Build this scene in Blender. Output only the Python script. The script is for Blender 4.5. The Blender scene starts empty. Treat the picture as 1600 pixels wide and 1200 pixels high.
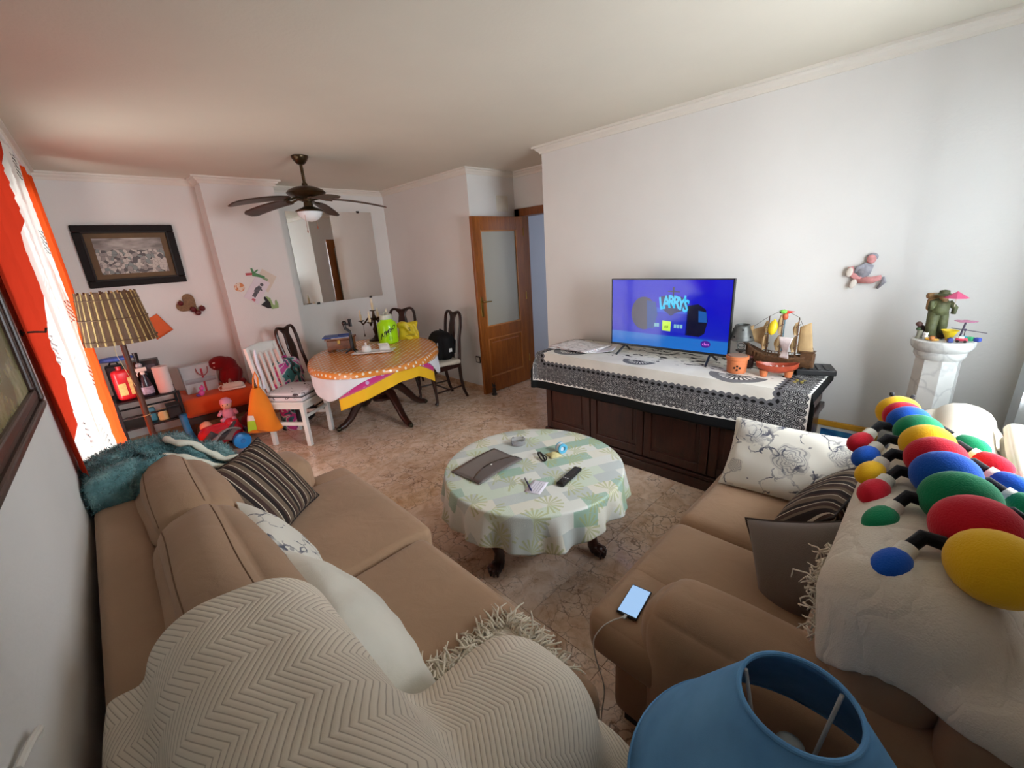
import bpy, bmesh, math, random
import numpy as np
from mathutils import Vector, Matrix
random.seed(7); np.random.seed(7)
PI = math.pi
SC = bpy.context.scene
COL = SC.collection

# ------------------------------------------------------------------ camera, world, lights, exposure
def _camera():
    y, p, r = (math.radians(a) for a in (43.715, -17.241, -3.671))
    f = np.array([math.sin(y)*math.cos(p), math.cos(y)*math.cos(p), math.sin(p)])
    rt = np.array([math.cos(y), -math.sin(y), 0.0]); up = np.cross(rt, f)
    c, s = math.cos(r), math.sin(r)
    R, U = c*rt+s*up, -s*rt+c*up
    cd = bpy.data.cameras.new('camera'); co = bpy.data.objects.new('camera', cd); COL.objects.link(co)
    m = Matrix.Identity(4)
    for i in range(3):
        m[i][0] = R[i]; m[i][1] = U[i]; m[i][2] = -f[i]
    m[2][3] = 1.63
    co.matrix_world = m
    cd.sensor_width = 36; cd.lens = 663.33/1600*36; cd.clip_start = 0.02; cd.clip_end = 100
    SC.camera = co
_camera()
vs = SC.view_settings
vs.view_transform = 'Standard'; vs.look = 'None'; vs.gamma = 1; vs.use_curve_mapping = False
vs.exposure = 0.60
W = bpy.data.worlds.new('world'); SC.world = W; W.use_nodes = True
_n = W.node_tree.nodes; _bg = _n['Background']
_bg.inputs[0].default_value = (0.62, 0.78, 1.0, 1); _bg.inputs[1].default_value = 1.6

def area_light(name, loc, target, sx, sy, power, col):
    l = bpy.data.lights.new(name, 'AREA'); l.shape = 'RECTANGLE'; l.size = sx; l.size_y = sy
    l.energy = power; l.color = col
    o = bpy.data.objects.new(name, l); COL.objects.link(o)
    d = Vector(target)-Vector(loc)
    o.location = loc; o.rotation_euler = d.to_track_quat('-Z', 'Y').to_euler()
    return o
# daylight outside the balcony window on the left wall and outside the window behind the right sofa
area_light('daylight_balcony_window', (-1.35, 3.60, 0.55), (1.2, 3.4, 2.2), 2.8, 1.3, 185, (1.0, 0.96, 0.90))
area_light('daylight_sofa_window', (1.9, -2.10, 1.75), (2.0, 2.2, 1.30), 4.2, 2.6, 640, (0.92, 0.96, 1.0))

area_light('hall_fill_light', (4.75, 1.85, 1.5), (4.6, 3.9, 1.2), 0.9, 1.5, 6, (0.80, 0.88, 1.0))  # added fill light that brightens the hallway seen through the door

# ------------------------------------------------------------------ mesh helpers
def V(*a): return np.array(a, float)
def srgb(r, g=None, b=None):
    if g is None: r, g, b = r
    def c(x):
        x = x/255.0
        return x/12.92 if x <= 0.04045 else ((x+0.055)/1.055)**2.4
    return (c(r), c(g), c(b), 1.0)

class MB:
    def __init__(s): s.v = []; s.f = []; s.m = []; s.uv = {}
    def add(s, vs, fs, mi=0, uvs=None):
        o = len(s.v); s.v += [tuple(map(float, p)) for p in vs]
        for k, f in enumerate(fs):
            s.f.append(tuple(o+i for i in f)); s.m.append(mi)
        if uvs is not None:
            for i, u in enumerate(uvs): s.uv[o+i] = (float(u[0]), float(u[1]))
        return s
    def box(s, c, d, mi=0, rot=None):
        x, y, z = (t/2 for t in d)
        p = [(-x,-y,-z),(x,-y,-z),(x,y,-z),(-x,y,-z),(-x,-y,z),(x,-y,z),(x,y,z),(-x,y,z)]
        if rot is not None: p = [tuple(rot @ Vector(q)) for q in p]
        p = [(q[0]+c[0], q[1]+c[1], q[2]+c[2]) for q in p]
        return s.add(p, [(0,3,2,1),(4,5,6,7),(0,1,5,4),(1,2,6,5),(2,3,7,6),(3,0,4,7)], mi)
    def bx(s, x0, x1, y0, y1, z0, z1, mi=0):
        return s.box(((x0+x1)/2,(y0+y1)/2,(z0+z1)/2), (x1-x0,y1-y0,z1-z0), mi)
    def tube(s, path, rad, n=8, mi=0, caps=True, closed=False):
        P = [Vector(p) for p in path]; m = len(P)
        R = rad if isinstance(rad, (list, tuple)) else [rad]*m
        vs = []; prev = None
        for i, p in enumerate(P):
            a = P[(i-1) % m] if (i or closed) else p
            b = P[(i+1) % m] if (i < m-1 or closed) else p
            t = (b-a)
            t = t.normalized() if t.length > 1e-9 else Vector((0,0,1))
            if prev is None:
                u = t.cross(Vector((0,0,1)))
                if u.length < 1e-3: u = t.cross(Vector((0,1,0)))
            else:
                u = prev-t*prev.dot(t)
                if u.length < 1e-4: u = t.cross(Vector((0,0,1)))
            u.normalize(); prev = u; w = t.cross(u)
            for k in range(n):
                an = 2*PI*k/n
                vs.append(p+(u*math.cos(an)+w*math.sin(an))*R[i])
        fs = []
        for i in range(m if closed else m-1):
            j = (i+1) % m
            for k in range(n):
                l = (k+1) % n
                fs.append((i*n+k, i*n+l, j*n+l, j*n+k))
        if caps and not closed:
            fs.append(tuple(reversed(range(n)))); fs.append(tuple((m-1)*n+k for k in range(n)))
        return s.add(vs, fs, mi)
    def lathe(s, prof, n=24, c=(0,0,0), mi=0, sx=1, sy=1, arc=2*PI, rot=None):
        vs = []; full = abs(arc-2*PI) < 1e-6; nn = n if full else n+1
        for r, z in prof:
            for k in range(nn):
                a = arc*k/n
                q = Vector((r*math.cos(a)*sx, r*math.sin(a)*sy, z))
                if rot is not None: q = rot @ q
                vs.append((q[0]+c[0], q[1]+c[1], q[2]+c[2]))
        fs = []
        for i in range(len(prof)-1):
            for k in range(n):
                l = (k+1) % nn
                fs.append((i*nn+k, i*nn+l, (i+1)*nn+l, (i+1)*nn+k))
        if full:
            if prof[0][0] > 1e-6: fs.append(tuple(reversed(range(nn))))
            if prof[-1][0] > 1e-6: fs.append(tuple((len(prof)-1)*nn+k for k in range(nn)))
        return s.add(vs, fs, mi)
    def ball(s, c, r, nu=16, nv=10, mi=0, rot=None):
        r = (r,r,r) if not isinstance(r, (list,tuple)) else r
        vs = []; fs = []
        for j in range(nv+1):
            th = PI*j/nv
            for i in range(nu):
                a = 2*PI*i/nu
                q = Vector((r[0]*math.sin(th)*math.cos(a), r[1]*math.sin(th)*math.sin(a), -r[2]*math.cos(th)))
                if rot is not None: q = rot @ q
                vs.append((q[0]+c[0], q[1]+c[1], q[2]+c[2]))
        for j in range(nv):
            for i in range(nu):
                l = (i+1) % nu
                fs.append((j*nu+i, j*nu+l, (j+1)*nu+l, (j+1)*nu+i))
        return s.add(vs, fs, mi)
    def prism(s, poly, h0, h1, plane='xy', mi=0):
        # poly: 2D outline (counter-clockwise); extruded between h0 and h1 along the third axis
        def mp(a, b, h):
            return {'xy': (a,b,h), 'xz': (a,h,b), 'yz': (h,a,b)}[plane]
        n = len(poly)
        vs = [mp(a,b,h0) for a,b in poly]+[mp(a,b,h1) for a,b in poly]
        fs = [tuple(reversed(range(n))), tuple(range(n,2*n))]+[(i,(i+1)%n,(i+1)%n+n,i+n) for i in range(n)]
        return s.add(vs, fs, mi)
    def grid(s, fn, nu, nv, mi=0, uvfn=None, closed_u=False):
        vs = []; uv = []
        for j in range(nv+1):
            for i in range(nu if closed_u else nu+1):
                u, v = i/nu, j/nv
                vs.append(fn(u, v)); uv.append(uvfn(u, v) if uvfn else (u, v))
        w = nu if closed_u else nu+1
        fs = []
        for j in range(nv):
            for i in range(nu):
                l = (i+1) % w
                fs.append((j*w+i, j*w+l, (j+1)*w+l, (j+1)*w+i))
        return s.add(vs, fs, mi, uv)
    def softbox(s, c, d, r=0.06, puff=(0,0,0), n=10, mi=0, rot=None, wob=0.0, seed=0, uvscale=1.0):
        # rounded upholstery block, faces bulging by `puff`, with low wrinkles
        hx, hy, hz = d[0]/2, d[1]/2, d[2]/2
        r = min(r, hx*0.98, hy*0.98, hz*0.98)
        rs = np.random.RandomState(seed); fr = rs.uniform(4, 14, (5,3)); ph = rs.uniform(0, 6.28, 5)
        def lin(h):
            k = max(2, int(n*min(1.0, h/0.3)))
            e = [(-h+r*(1-math.cos(t))) for t in np.linspace(0, PI/2, 5)]
            mid = list(np.linspace(-h+r, h-r, k+1))[1:-1]
            return e+mid+[-q for q in reversed(e)]
        L = [lin(hx), lin(hy), lin(hz)]
        idx = {}; vs = []; fs = []; H = (hx,hy,hz)
        def pt(x, y, z):
            key = (round(x,5), round(y,5), round(z,5))
            if key in idx: return idx[key]
            q = np.array([x,y,z]); core = np.clip(q, [-(h-r) for h in H], [h-r for h in H])
            dv = q-core; nl = np.linalg.norm(dv)
            nrm = dv/nl if nl > 1e-9 else np.array([0,0,0])
            p = core+nrm*r if nl > 1e-9 else q
            fx, fy, fz = 1-(q[0]/hx)**2, 1-(q[1]/hy)**2, 1-(q[2]/hz)**2
            fx, fy, fz = (max(t,0)**0.6 for t in (fx,fy,fz))
            p = p+np.array([nrm[0]*puff[0]*fy*fz, nrm[1]*puff[1]*fx*fz, nrm[2]*puff[2]*fx*fy])
            if wob:
                t = sum(math.sin(float(fr[k]@q)+ph[k]) for k in range(5))/5
                p = p+nrm*wob*t
            if rot is not None: p = np.array(rot @ Vector(p))
            idx[key] = len(vs); vs.append(p+np.array(c)); return idx[key]
        for ax in range(3):
            a, b = (ax+1) % 3, (ax+2) % 3
            for sg in (-1, 1):
                for i in range(len(L[a])-1):
                    for j in range(len(L[b])-1):
                        q = []
                        for (u, w) in ((i,j),(i+1,j),(i+1,j+1),(i,j+1)):
                            t = [0,0,0]; t[ax] = sg*H[ax]; t[a] = L[a][u]; t[b] = L[b][w]
                            q.append(pt(*t))
                        if sg < 0: q = q[::-1]
                        if len(set(q)) == 4: fs.append(tuple(q))
        return s.add(vs, fs, mi)
    def cushion(s, w, h, t, n=20, mi=0, pinch=0.10, wob=0.006, seed=1, back_mi=None, xf=None):
        # square scatter cushion in the local xz plane, front toward -y; uv in metres
        rs = np.random.RandomState(seed); fr = rs.uniform(8, 26, (6,2)); ph = rs.uniform(0, 6.28, 6)
        for side in (-1, 1):
            vs = []; uv = []
            for j in range(n+1):
                for i in range(n+1):
                    u, v = 2*i/n-1, 2*j/n-1
                    px = u*w/2*(1-pinch*(1-u*u)*0+(-pinch)*(1-v*v)*abs(u)**3)
                    pz = v*h/2*(1-pinch*(1-u*u)*abs(v)**3)
                    e = max(0, (1-u*u)*(1-v*v))**0.42
                    wv = sum(math.sin(fr[k,0]*u*w/2*2+fr[k,1]*v*h+ph[k]) for k in range(6))/6
                    y = side*(t/2*e+wob*wv*e**0.5)
                    p = Vector((px, y, pz))
                    if xf is not None: p = xf @ p
                    vs.append(p); uv.append((px, pz))
            fs = []
            for j in range(n):
                for i in range(n):
                    q = (j*(n+1)+i, j*(n+1)+i+1, (j+1)*(n+1)+i+1, (j+1)*(n+1)+i)
                    fs.append(q if side < 0 else q[::-1])
            s.add(vs, fs, mi if (side < 0 or back_mi is None) else back_mi, uv)
        return s

def obj(name, mb, mats, parent=None, smooth=True, sharp=38, bevel=0, bseg=2, solid=0, soff=0, merge=False, sub=0):
    me = bpy.data.meshes.new(name)
    me.from_pydata(mb.v, [], mb.f)
    if not isinstance(mats, (list, tuple)): mats = [mats]
    for m in mats: me.materials.append(m)
    if len(mats) > 1: me.polygons.foreach_set('material_index', mb.m)
    if mb.uv:
        ul = me.uv_layers.new(name='UVMap')
        vi = np.empty(len(me.loops), dtype=np.int32); me.loops.foreach_get('vertex_index', vi)
        tab = np.zeros((len(mb.v), 2))
        for k, u in mb.uv.items(): tab[k] = u
        ul.data.foreach_set('uv', tab[vi].ravel())
    if merge:
        bm = bmesh.new(); bm.from_mesh(me); bmesh.ops.remove_doubles(bm, verts=bm.verts, dist=1e-4)
        bm.to_mesh(me); bm.free()
    me.validate()
    if smooth:
        me.polygons.foreach_set('use_smooth', [True]*len(me.polygons))
        if sharp and sharp < 180: me.set_sharp_from_angle(angle=math.radians(sharp))
    me.update()
    o = bpy.data.objects.new(name, me); COL.objects.link(o)
    if parent is not None: o.parent = parent
    if solid:
        md = o.modifiers.new('solid', 'SOLIDIFY'); md.thickness = solid; md.offset = soff
    if bevel:
        md = o.modifiers.new('bevel', 'BEVEL'); md.width = bevel; md.segments = bseg; md.limit_method = 'ANGLE'
        md.angle_limit = math.radians(35)
    if sub:
        md = o.modifiers.new('sub', 'SUBSURF'); md.levels = sub; md.render_levels = sub
    return o
def tag(o, label, cat, group=None):
    o['label'] = label; o['category'] = cat
    if group: o['group'] = group
    return o
def thing(name, label, cat, loc=(0,0,0), rz=0, group=None, rot=None):
    o = bpy.data.objects.new(name, None); COL.objects.link(o); o.empty_display_size = 0.1
    o.location = loc; o.rotation_euler = rot if rot is not None else (0,0,rz)
    return tag(o, label, cat, group)
def struct(o): o['kind'] = 'structure'; return o
def place(o, loc, rot=(0,0,0)): o.location = loc; o.rotation_euler = rot; return o
def dup(root, loc, rz=0, label=None, group=None):
    r = root.copy(); COL.objects.link(r); r.location = loc; r.rotation_euler = (0,0,rz)
    if label: r['label'] = label
    if group: r['group'] = group
    for ch in list(root.children):
        c = ch.copy(); COL.objects.link(c); c.parent = r
        for g in list(ch.children):
            d = g.copy(); COL.objects.link(d); d.parent = c
    return r
def text_mb(body, size, ext=0.001, bold=0.0):
    cu = bpy.data.curves.new('t', 'FONT'); cu.body = body; cu.size = size; cu.extrude = ext; cu.offset = bold
    cu.align_x = 'CENTER'; cu.align_y = 'CENTER'; cu.resolution_u = 2
    o = bpy.data.objects.new('t', cu); COL.objects.link(o)
    bpy.context.view_layer.update()
    me = bpy.data.meshes.new_from_object(o.evaluated_get(bpy.context.evaluated_depsgraph_get()))
    mb = MB().add([v.co[:] for v in me.vertices], [tuple(p.vertices) for p in me.polygons])
    bpy.data.objects.remove(o); bpy.data.meshes.remove(me); bpy.data.curves.remove(cu)
    return mb
def xform(mb, fn):
    mb.v = [tuple(fn(Vector(p))) for p in mb.v]; return mb

# ------------------------------------------------------------------ node helpers
class M:
    def __init__(s, name):
        s.mat = bpy.data.materials.new(name); s.mat.use_nodes = True
        s.t = s.mat.node_tree; s.b = s.t.nodes['Principled BSDF']; s.out = s.t.nodes['Material Output']
    def node(s, ty, **kw):
        n = s.t.nodes.new(ty)
        for k, v in kw.items():
            if hasattr(n, k) and not k[0].isupper(): setattr(n, k, v)
            else: s.set(n, k, v)
        return n
    def set(s, n, k, v):
        k = k.replace('_', ' ') if isinstance(k, str) and k not in n.inputs else k
        i = n.inputs[k]
        if isinstance(v, bpy.types.NodeSocket): s.t.links.new(v, i)
        else: i.default_value = v
    def math(s, op, a, b=None, c=None, clamp=False):
        n = s.t.nodes.new('ShaderNodeMath'); n.operation = op; n.use_clamp = clamp
        for k, x in enumerate((a, b, c)):
            if x is None: continue
            if isinstance(x, bpy.types.NodeSocket): s.t.links.new(x, n.inputs[k])
            else: n.inputs[k].default_value = x
        return n.outputs[0]
    def mix(s, f, a, b):
        n = s.t.nodes.new('ShaderNodeMix'); n.data_type = 'RGBA'
        for k, x in ((0, f), (6, a), (7, b)):
            if isinstance(x, bpy.types.NodeSocket): s.t.links.new(x, n.inputs[k])
            else: n.inputs[k].default_value = x
        return n.outputs[2]
    def ramp(s, f, stops, interp='LINEAR'):
        n = s.t.nodes.new('ShaderNodeValToRGB'); r = n.color_ramp; r.interpolation = interp
        while len(r.elements) < len(stops): r.elements.new(0.5)
        for e, (p, c) in zip(r.elements, stops): e.position = p; e.color = c
        s.t.links.new(f, n.inputs[0]); return n.outputs[0]
    def coord(s, kind='Object', scale=(1,1,1), loc=(0,0,0), rot=(0,0,0)):
        c = s.t.nodes.new('ShaderNodeTexCoord'); m = s.t.nodes.new('ShaderNodeMapping')
        m.inputs['Scale'].default_value = scale; m.inputs['Location'].default_value = loc; m.inputs['Rotation'].default_value = rot
        s.t.links.new(c.outputs[kind], m.inputs[0]); return m.outputs[0]
    def noise(s, vec, scale, detail=3, rough=0.5, dist=0.0, col=False):
        n = s.t.nodes.new('ShaderNodeTexNoise')
        s.t.links.new(vec, n.inputs['Vector']); n.inputs['Scale'].default_value = scale
        n.inputs['Detail'].default_value = detail; n.inputs['Roughness'].default_value = rough; n.inputs['Distortion'].default_value = dist
        return n.outputs['Color' if col else 'Fac']
    def voro(s, vec, scale, feature='F1', out='Distance', rnd=1.0):
        n = s.t.nodes.new('ShaderNodeTexVoronoi'); n.feature = feature
        s.t.links.new(vec, n.inputs['Vector']); n.inputs['Scale'].default_value = scale
        n.inputs['Randomness'].default_value = rnd
        return n.outputs[out]
    def sep(s, vec):
        n = s.t.nodes.new('ShaderNodeSeparateXYZ'); s.t.links.new(vec, n.inputs[0]); return n.outputs
    def comb(s, x, y, z=0.0):
        n = s.t.nodes.new('ShaderNodeCombineXYZ')
        for k, v in enumerate((x,y,z)):
            if isinstance(v, bpy.types.NodeSocket): s.t.links.new(v, n.inputs[k])
            else: n.inputs[k].default_value = v
        return n.outputs[0]
    def vadd(s, a, b, sc=1.0):
        n = s.t.nodes.new('ShaderNodeVectorMath'); n.operation = 'MULTIPLY_ADD'
        s.t.links.new(b, n.inputs[0]); n.inputs[1].default_value = (sc,sc,sc); s.t.links.new(a, n.inputs[2])
        return n.outputs[0]
    def bump(s, h, strength=0.3, dist=0.01):
        n = s.t.nodes.new('ShaderNodeBump'); n.inputs['Strength'].default_value = strength; n.inputs['Distance'].default_value = dist
        s.t.links.new(h, n.inputs['Height']); s.t.links.new(n.outputs[0], s.b.inputs['Normal'])
    def fin(s, col=None, rough=0.6, metal=0.0, spec=None, **kw):
        if col is not None: s.set(s.b, 'Base Color', col)
        s.set(s.b, 'Roughness', rough); s.b.inputs['Metallic'].default_value = metal
        if spec is not None: s.b.inputs['Specular IOR Level'].default_value = spec
        for k, v in kw.items(): s.set(s.b, k, v)
        return s.mat
_pc = {}
def plain(col, rough=0.55, metal=0.0, var=0.10, vscale=9.0, bump=0.0, bscale=120.0, spec=None, name=None, **kw):
    # paint / plastic / plain cloth: one colour, slight mottling, optional fine relief
    key = (tuple(col), rough, metal, var, vscale, bump, bscale, spec, tuple(kw.items()))
    if key in _pc: return _pc[key]
    m = M(name or 'plain_%d_%d_%d' % tuple(col)); c = srgb(*col)
    o = m.coord('Object')
    f = m.noise(o, vscale, 3)
    lo = tuple(x*(1-var) for x in c[:3])+(1,); hi = tuple(min(1, x*(1+var)) for x in c[:3])+(1,)
    colr = m.ramp(f, [(0.3, lo), (0.7, hi)])
    if bump: m.bump(m.noise(o, bscale, 2), bump, 0.004)
    _pc[key] = m.fin(colr, rough, metal, spec, **kw); return _pc[key]
def wood(name, dark, light, rough=0.35, scale=(1.2, 14, 14), bump=0.05, spec=0.5):
    m = M(name); o = m.coord('Object', scale)
    f = m.noise(o, 3.0, 5, 0.6, 0.6)
    g = m.noise(m.coord('Object', tuple(x*6 for x in scale)), 3.0, 3)
    col = m.ramp(m.math('ADD', m.math('MULTIPLY', f, 0.75), m.math('MULTIPLY', g, 0.25)), [(0.3, srgb(*dark)), (0.7, srgb(*light))])
    m.bump(g, bump, 0.002)
    return m.fin(col, rough, 0, spec)
# ------------------------------------------------------------------ room materials
def wall_mat(name, col, bump=0.25):
    m = M(name); o = m.coord('Object'); c = srgb(*col)
    f = m.noise(o, 1.3, 4, 0.55)
    lo = tuple(x*0.93 for x in c[:3])+(1,)
    m.bump(m.math('ADD', m.noise(o, 70, 3), m.math('MULTIPLY', m.noise(o, 18, 2), 0.6)), bump, 0.004)
    return m.fin(m.ramp(f, [(0.3, lo), (0.75, c)]), 0.75, 0, 0.25)
WALL = wall_mat('painted_plaster_wall', (232, 230, 226))
CEIL = wall_mat('painted_ceiling', (226, 219, 203), 0.15)
CORN = wall_mat('cornice_plaster', (233, 227, 216), 0.05)
HALLW = wall_mat('hall_plaster', (196, 198, 208))  # grey-blue cast of the hall's light is put into this plaster colour

def tile_mat():
    m = M('pink_beige_marble')
    g = m.node('ShaderNodeNewGeometry'); oi = m.node('ShaderNodeObjectInfo')
    off = m.node('ShaderNodeVectorMath', operation='SCALE')
    cmb = m.comb(oi.outputs['Random'], m.math('MULTIPLY', oi.outputs['Random'], 7.3), m.math('MULTIPLY', oi.outputs['Random'], 3.1))
    m.t.links.new(cmb, off.inputs[0]); off.inputs['Scale'].default_value = 9.0
    p = m.vadd(g.outputs['Position'], off.outputs[0])
    w = m.vadd(p, m.noise(p, 6.0, 4, 0.6, col=True), 0.16)
    v1 = m.voro(w, 13.0, 'DISTANCE_TO_EDGE'); v2 = m.voro(w, 34.0, 'DISTANCE_TO_EDGE')
    blot = m.noise(p, 9.0, 5, 0.65, 0.8)
    base = m.ramp(blot, [(0.30, srgb(205, 167, 136)), (0.48, srgb(228, 198, 171)), (0.62, srgb(240, 216, 195)), (0.75, srgb(215, 177, 141))])
    gate = m.ramp(m.noise(p, 4.5, 3), [(0.42, (0,0,0,1)), (0.60, (1,1,1,1))])
    k1 = m.math('MULTIPLY', m.ramp(v1, [(0.0, (1,1,1,1)), (0.055, (0,0,0,1))]), gate)
    k2 = m.math('MULTIPLY', m.ramp(v2, [(0.0, (1,1,1,1)), (0.05, (0,0,0,1))]), m.ramp(m.noise(p, 11, 2), [(0.5, (0,0,0,1)), (0.62, (1,1,1,1))]))
    col = m.mix(m.math('MULTIPLY', k1, 0.75), base, srgb(112, 78, 58))
    col = m.mix(m.math('MULTIPLY', k2, 0.6), col, srgb(128, 92, 72))
    tone = m.math('ADD', 0.93, m.math('MULTIPLY', oi.outputs['Random'], 0.12))
    hs = m.node('ShaderNodeHueSaturation'); m.t.links.new(col, hs.inputs['Color']); m.t.links.new(tone, hs.inputs['Value'])
    return m.fin(hs.outputs[0], 0.15, 0, 0.5)
TILE = tile_mat()
GROUT = plain((142, 112, 92), 0.8)
SKIRT = M('tan_marble_skirting')
_o = SKIRT.coord('Object')
SKIRT = SKIRT.fin(SKIRT.ramp(SKIRT.noise(_o, 14, 5, 0.6, 1.0), [(0.3, srgb(170, 126, 92)), (0.65, srgb(208, 172, 140))]), 0.3)

# ------------------------------------------------------------------ room shell
ZC = 2.52
XL = lambda y: -0.265+0.0285*y           # the left wall runs slightly askew
room = [(XL(-0.38), -0.38), (3.25, -0.38), (3.25, 2.82), (3.93, 2.82), (3.93, 3.87), (3.22, 3.87),
        (3.22, 5.70), (1.73, 5.70), (1.73, 5.33), (1.06, 5.33), (1.06, 5.58), (XL(5.58), 5.58)]
floor = struct(obj('floor', MB().bx(-0.6, 5.6, -0.6, 6.0, -0.12, -0.005), GROUT, smooth=False))
# marble tiles, each its own piece
tm = MB().box((0,0,-0.004), (0.3985, 0.3985, 0.008))
t0 = obj('tile', tm, TILE, floor, smooth=False, bevel=0.0008, bseg=1)
first = True
for ix in range(-2, 14):
    for iy in range(-2, 15):
        cx, cy = 0.11+0.4*ix, 0.14+0.4*iy
        inside = (-0.45 < cx < 3.45 and -0.55 < cy < 5.8) or (3.4 < cx < 5.2 and 2.2 < cy < 4.2)
        if not inside: continue
        if first: t0.location = (cx, cy, 0); first = False; continue
        c = t0.copy(); COL.objects.link(c); c.parent = floor; c.location = (cx, cy, 0)

struct(obj('ceiling', MB().bx(-0.6, 5.6, -0.6, 6.0, ZC, ZC+0.12), CEIL, smooth=False))
T = 0.22
# left wall with the balcony opening (y 2.45-4.85, z 0-2.18)
WY0, WY1, WZ1 = 2.45, 4.80, 2.16
def lw(mb, y0, y1, z0, z1):
    p = [(XL(y0)-T,y0),(XL(y0),y0),(XL(y1),y1),(XL(y1)-T,y1)]
    return mb.prism(p, z0, z1)
mb = MB(); lw(mb, -0.6, WY0, 0, ZC); lw(mb, WY1, 6.0, 0, ZC); lw(mb, WY0, WY1, WZ1, ZC)
struct(obj('wall_left', mb, WALL, smooth=False))
struct(obj('wall_back_left', MB().bx(-0.30, 1.06, 5.58, 6.0, 0, ZC), WALL, smooth=False))
struct(obj('wall_pillar', MB().bx(1.06, 1.73, 5.33, 6.0, 0, ZC), WALL, smooth=False))
struct(obj('wall_back_recess', MB().bx(1.73, 3.22, 5.70, 6.0, 0, ZC), WALL, smooth=False))
struct(obj('wall_dining_side', MB().bx(3.22, 4.05, 3.87, 6.0, 0, ZC), WALL, smooth=False))
DY0, DY1, DZ = 2.93, 3.78, 2.03
struct(obj('wall_doorway', MB().bx(3.93, 4.05, 2.70, DY0-0.03, 0, ZC).bx(3.93, 4.05, DY1+0.03, 3.87, 0, ZC).bx(3.93, 4.05, DY0-0.03, DY1+0.03, DZ+0.04, ZC), WALL, smooth=False))
struct(obj('wall_right', MB().bx(3.25, 3.93, -0.6, 2.82, 0, ZC), WALL, smooth=False))
# wall behind the right sofa, with a window opening
NX0, NX1, NZ0, NZ1 = 1.55, 2.92, 0.90, 2.16
struct(obj('wall_near', MB().bx(-0.6, NX0, -0.60, -0.38, 0, ZC).bx(NX1, 3.25, -0.60, -0.38, 0, ZC)
    .bx(NX0, NX1, -0.60, -0.38, 0, NZ0).bx(NX0, NX1, -0.60, -0.38, NZ1, ZC), WALL, smooth=False))
# hallway beyond the door
struct(obj('wall_hall_side', MB().bx(4.05, 5.35, 3.93, 4.05, 0, ZC), HALLW, smooth=False))
struct(obj('wall_hall_end', MB().bx(5.30, 5.42, 2.2, 3.93, 0, ZC), HALLW, smooth=False))
struct(obj('wall_hall_near', MB().bx(3.93, 4.35, 2.15, 2.27, 0, ZC).bx(5.15, 5.30, 2.15, 2.27, 0, ZC).bx(4.35, 5.15, 2.15, 2.27, 0, 0.7).bx(4.35, 5.15, 2.15, 2.27, 2.15, ZC), HALLW, smooth=False))  # opening added in this unseen wall to let the fill light in

def sweep(path, prof, closed=True, skip=()):
    # mitred mouldings, one mesh per wall; prof = [(out from wall, height)] ; path counter-clockwise inside
    n = len(path); out = []
    def miter(i):
        a, b, c = (Vector(path[k % n]) for k in (i-1, i, i+1))
        d1 = (b-a).normalized(); d2 = (c-b).normalized()
        n1 = Vector((-d1.y, d1.x)); n2 = Vector((-d2.y, d2.x))
        m = (n1+n2); m = m/max(m.dot(n1), 1e-6) if m.length > 1e-6 else n1
        return m
    ms = [miter(i) for i in range(n)]
    for i in range(n):
        if i in skip: continue
        j = (i+1) % n
        mb = MB(); vs = []
        for k in (i, j):
            p = Vector(path[k])
            for (o, z) in prof:
                q = p+ms[k]*o
                vs.append((q.x, q.y, z))
        m = len(prof)
        fs = [(a, m+a, m+(a+1) % m, (a+1) % m) for a in range(m)]+[tuple(range(m)), tuple(reversed(range(m, 2*m)))]
        mb.add(vs, fs); out.append((i, mb))
    return out
cp = [(-0.002, ZC-0.062), (0.014, ZC-0.062), (0.020, ZC-0.045), (0.040, ZC-0.030), (0.046, ZC-0.018), (0.066, ZC-0.016), (0.066, ZC), (-0.002, ZC)]
for k, (i, mb) in enumerate(sweep(room, cp)): struct(obj('trim_%d' % (k+1), mb, CORN, smooth=False))
bp = [(-0.002, 0.0), (0.012, 0.0), (0.012, 0.066), (0.008, 0.070), (-0.002, 0.070)]
sides = {0:'near',1:'right',2:'return',4:'stub',5:'dining',6:'recess',7:'pillar_right',8:'pillar',9:'pillar_left',10:'back'}
for i, mb in sweep(room, bp, skip=(3, 11)): struct(obj('baseboard_'+sides[i], mb, SKIRT, smooth=False))
mb = MB(); lw2 = lambda y0, y1: mb.prism([(XL(y0),y0),(XL(y0)+0.012,y0),(XL(y1)+0.012,y1),(XL(y1),y1)], 0, 0.07)
lw2(-0.37, WY0); lw2(WY1, 5.57); struct(obj('baseboard_left', mb, SKIRT, smooth=False))
struct(obj('baseboard_hall', MB().bx(4.05, 5.30, 3.918, 3.93, 0, 0.07), SKIRT, smooth=False))

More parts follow.
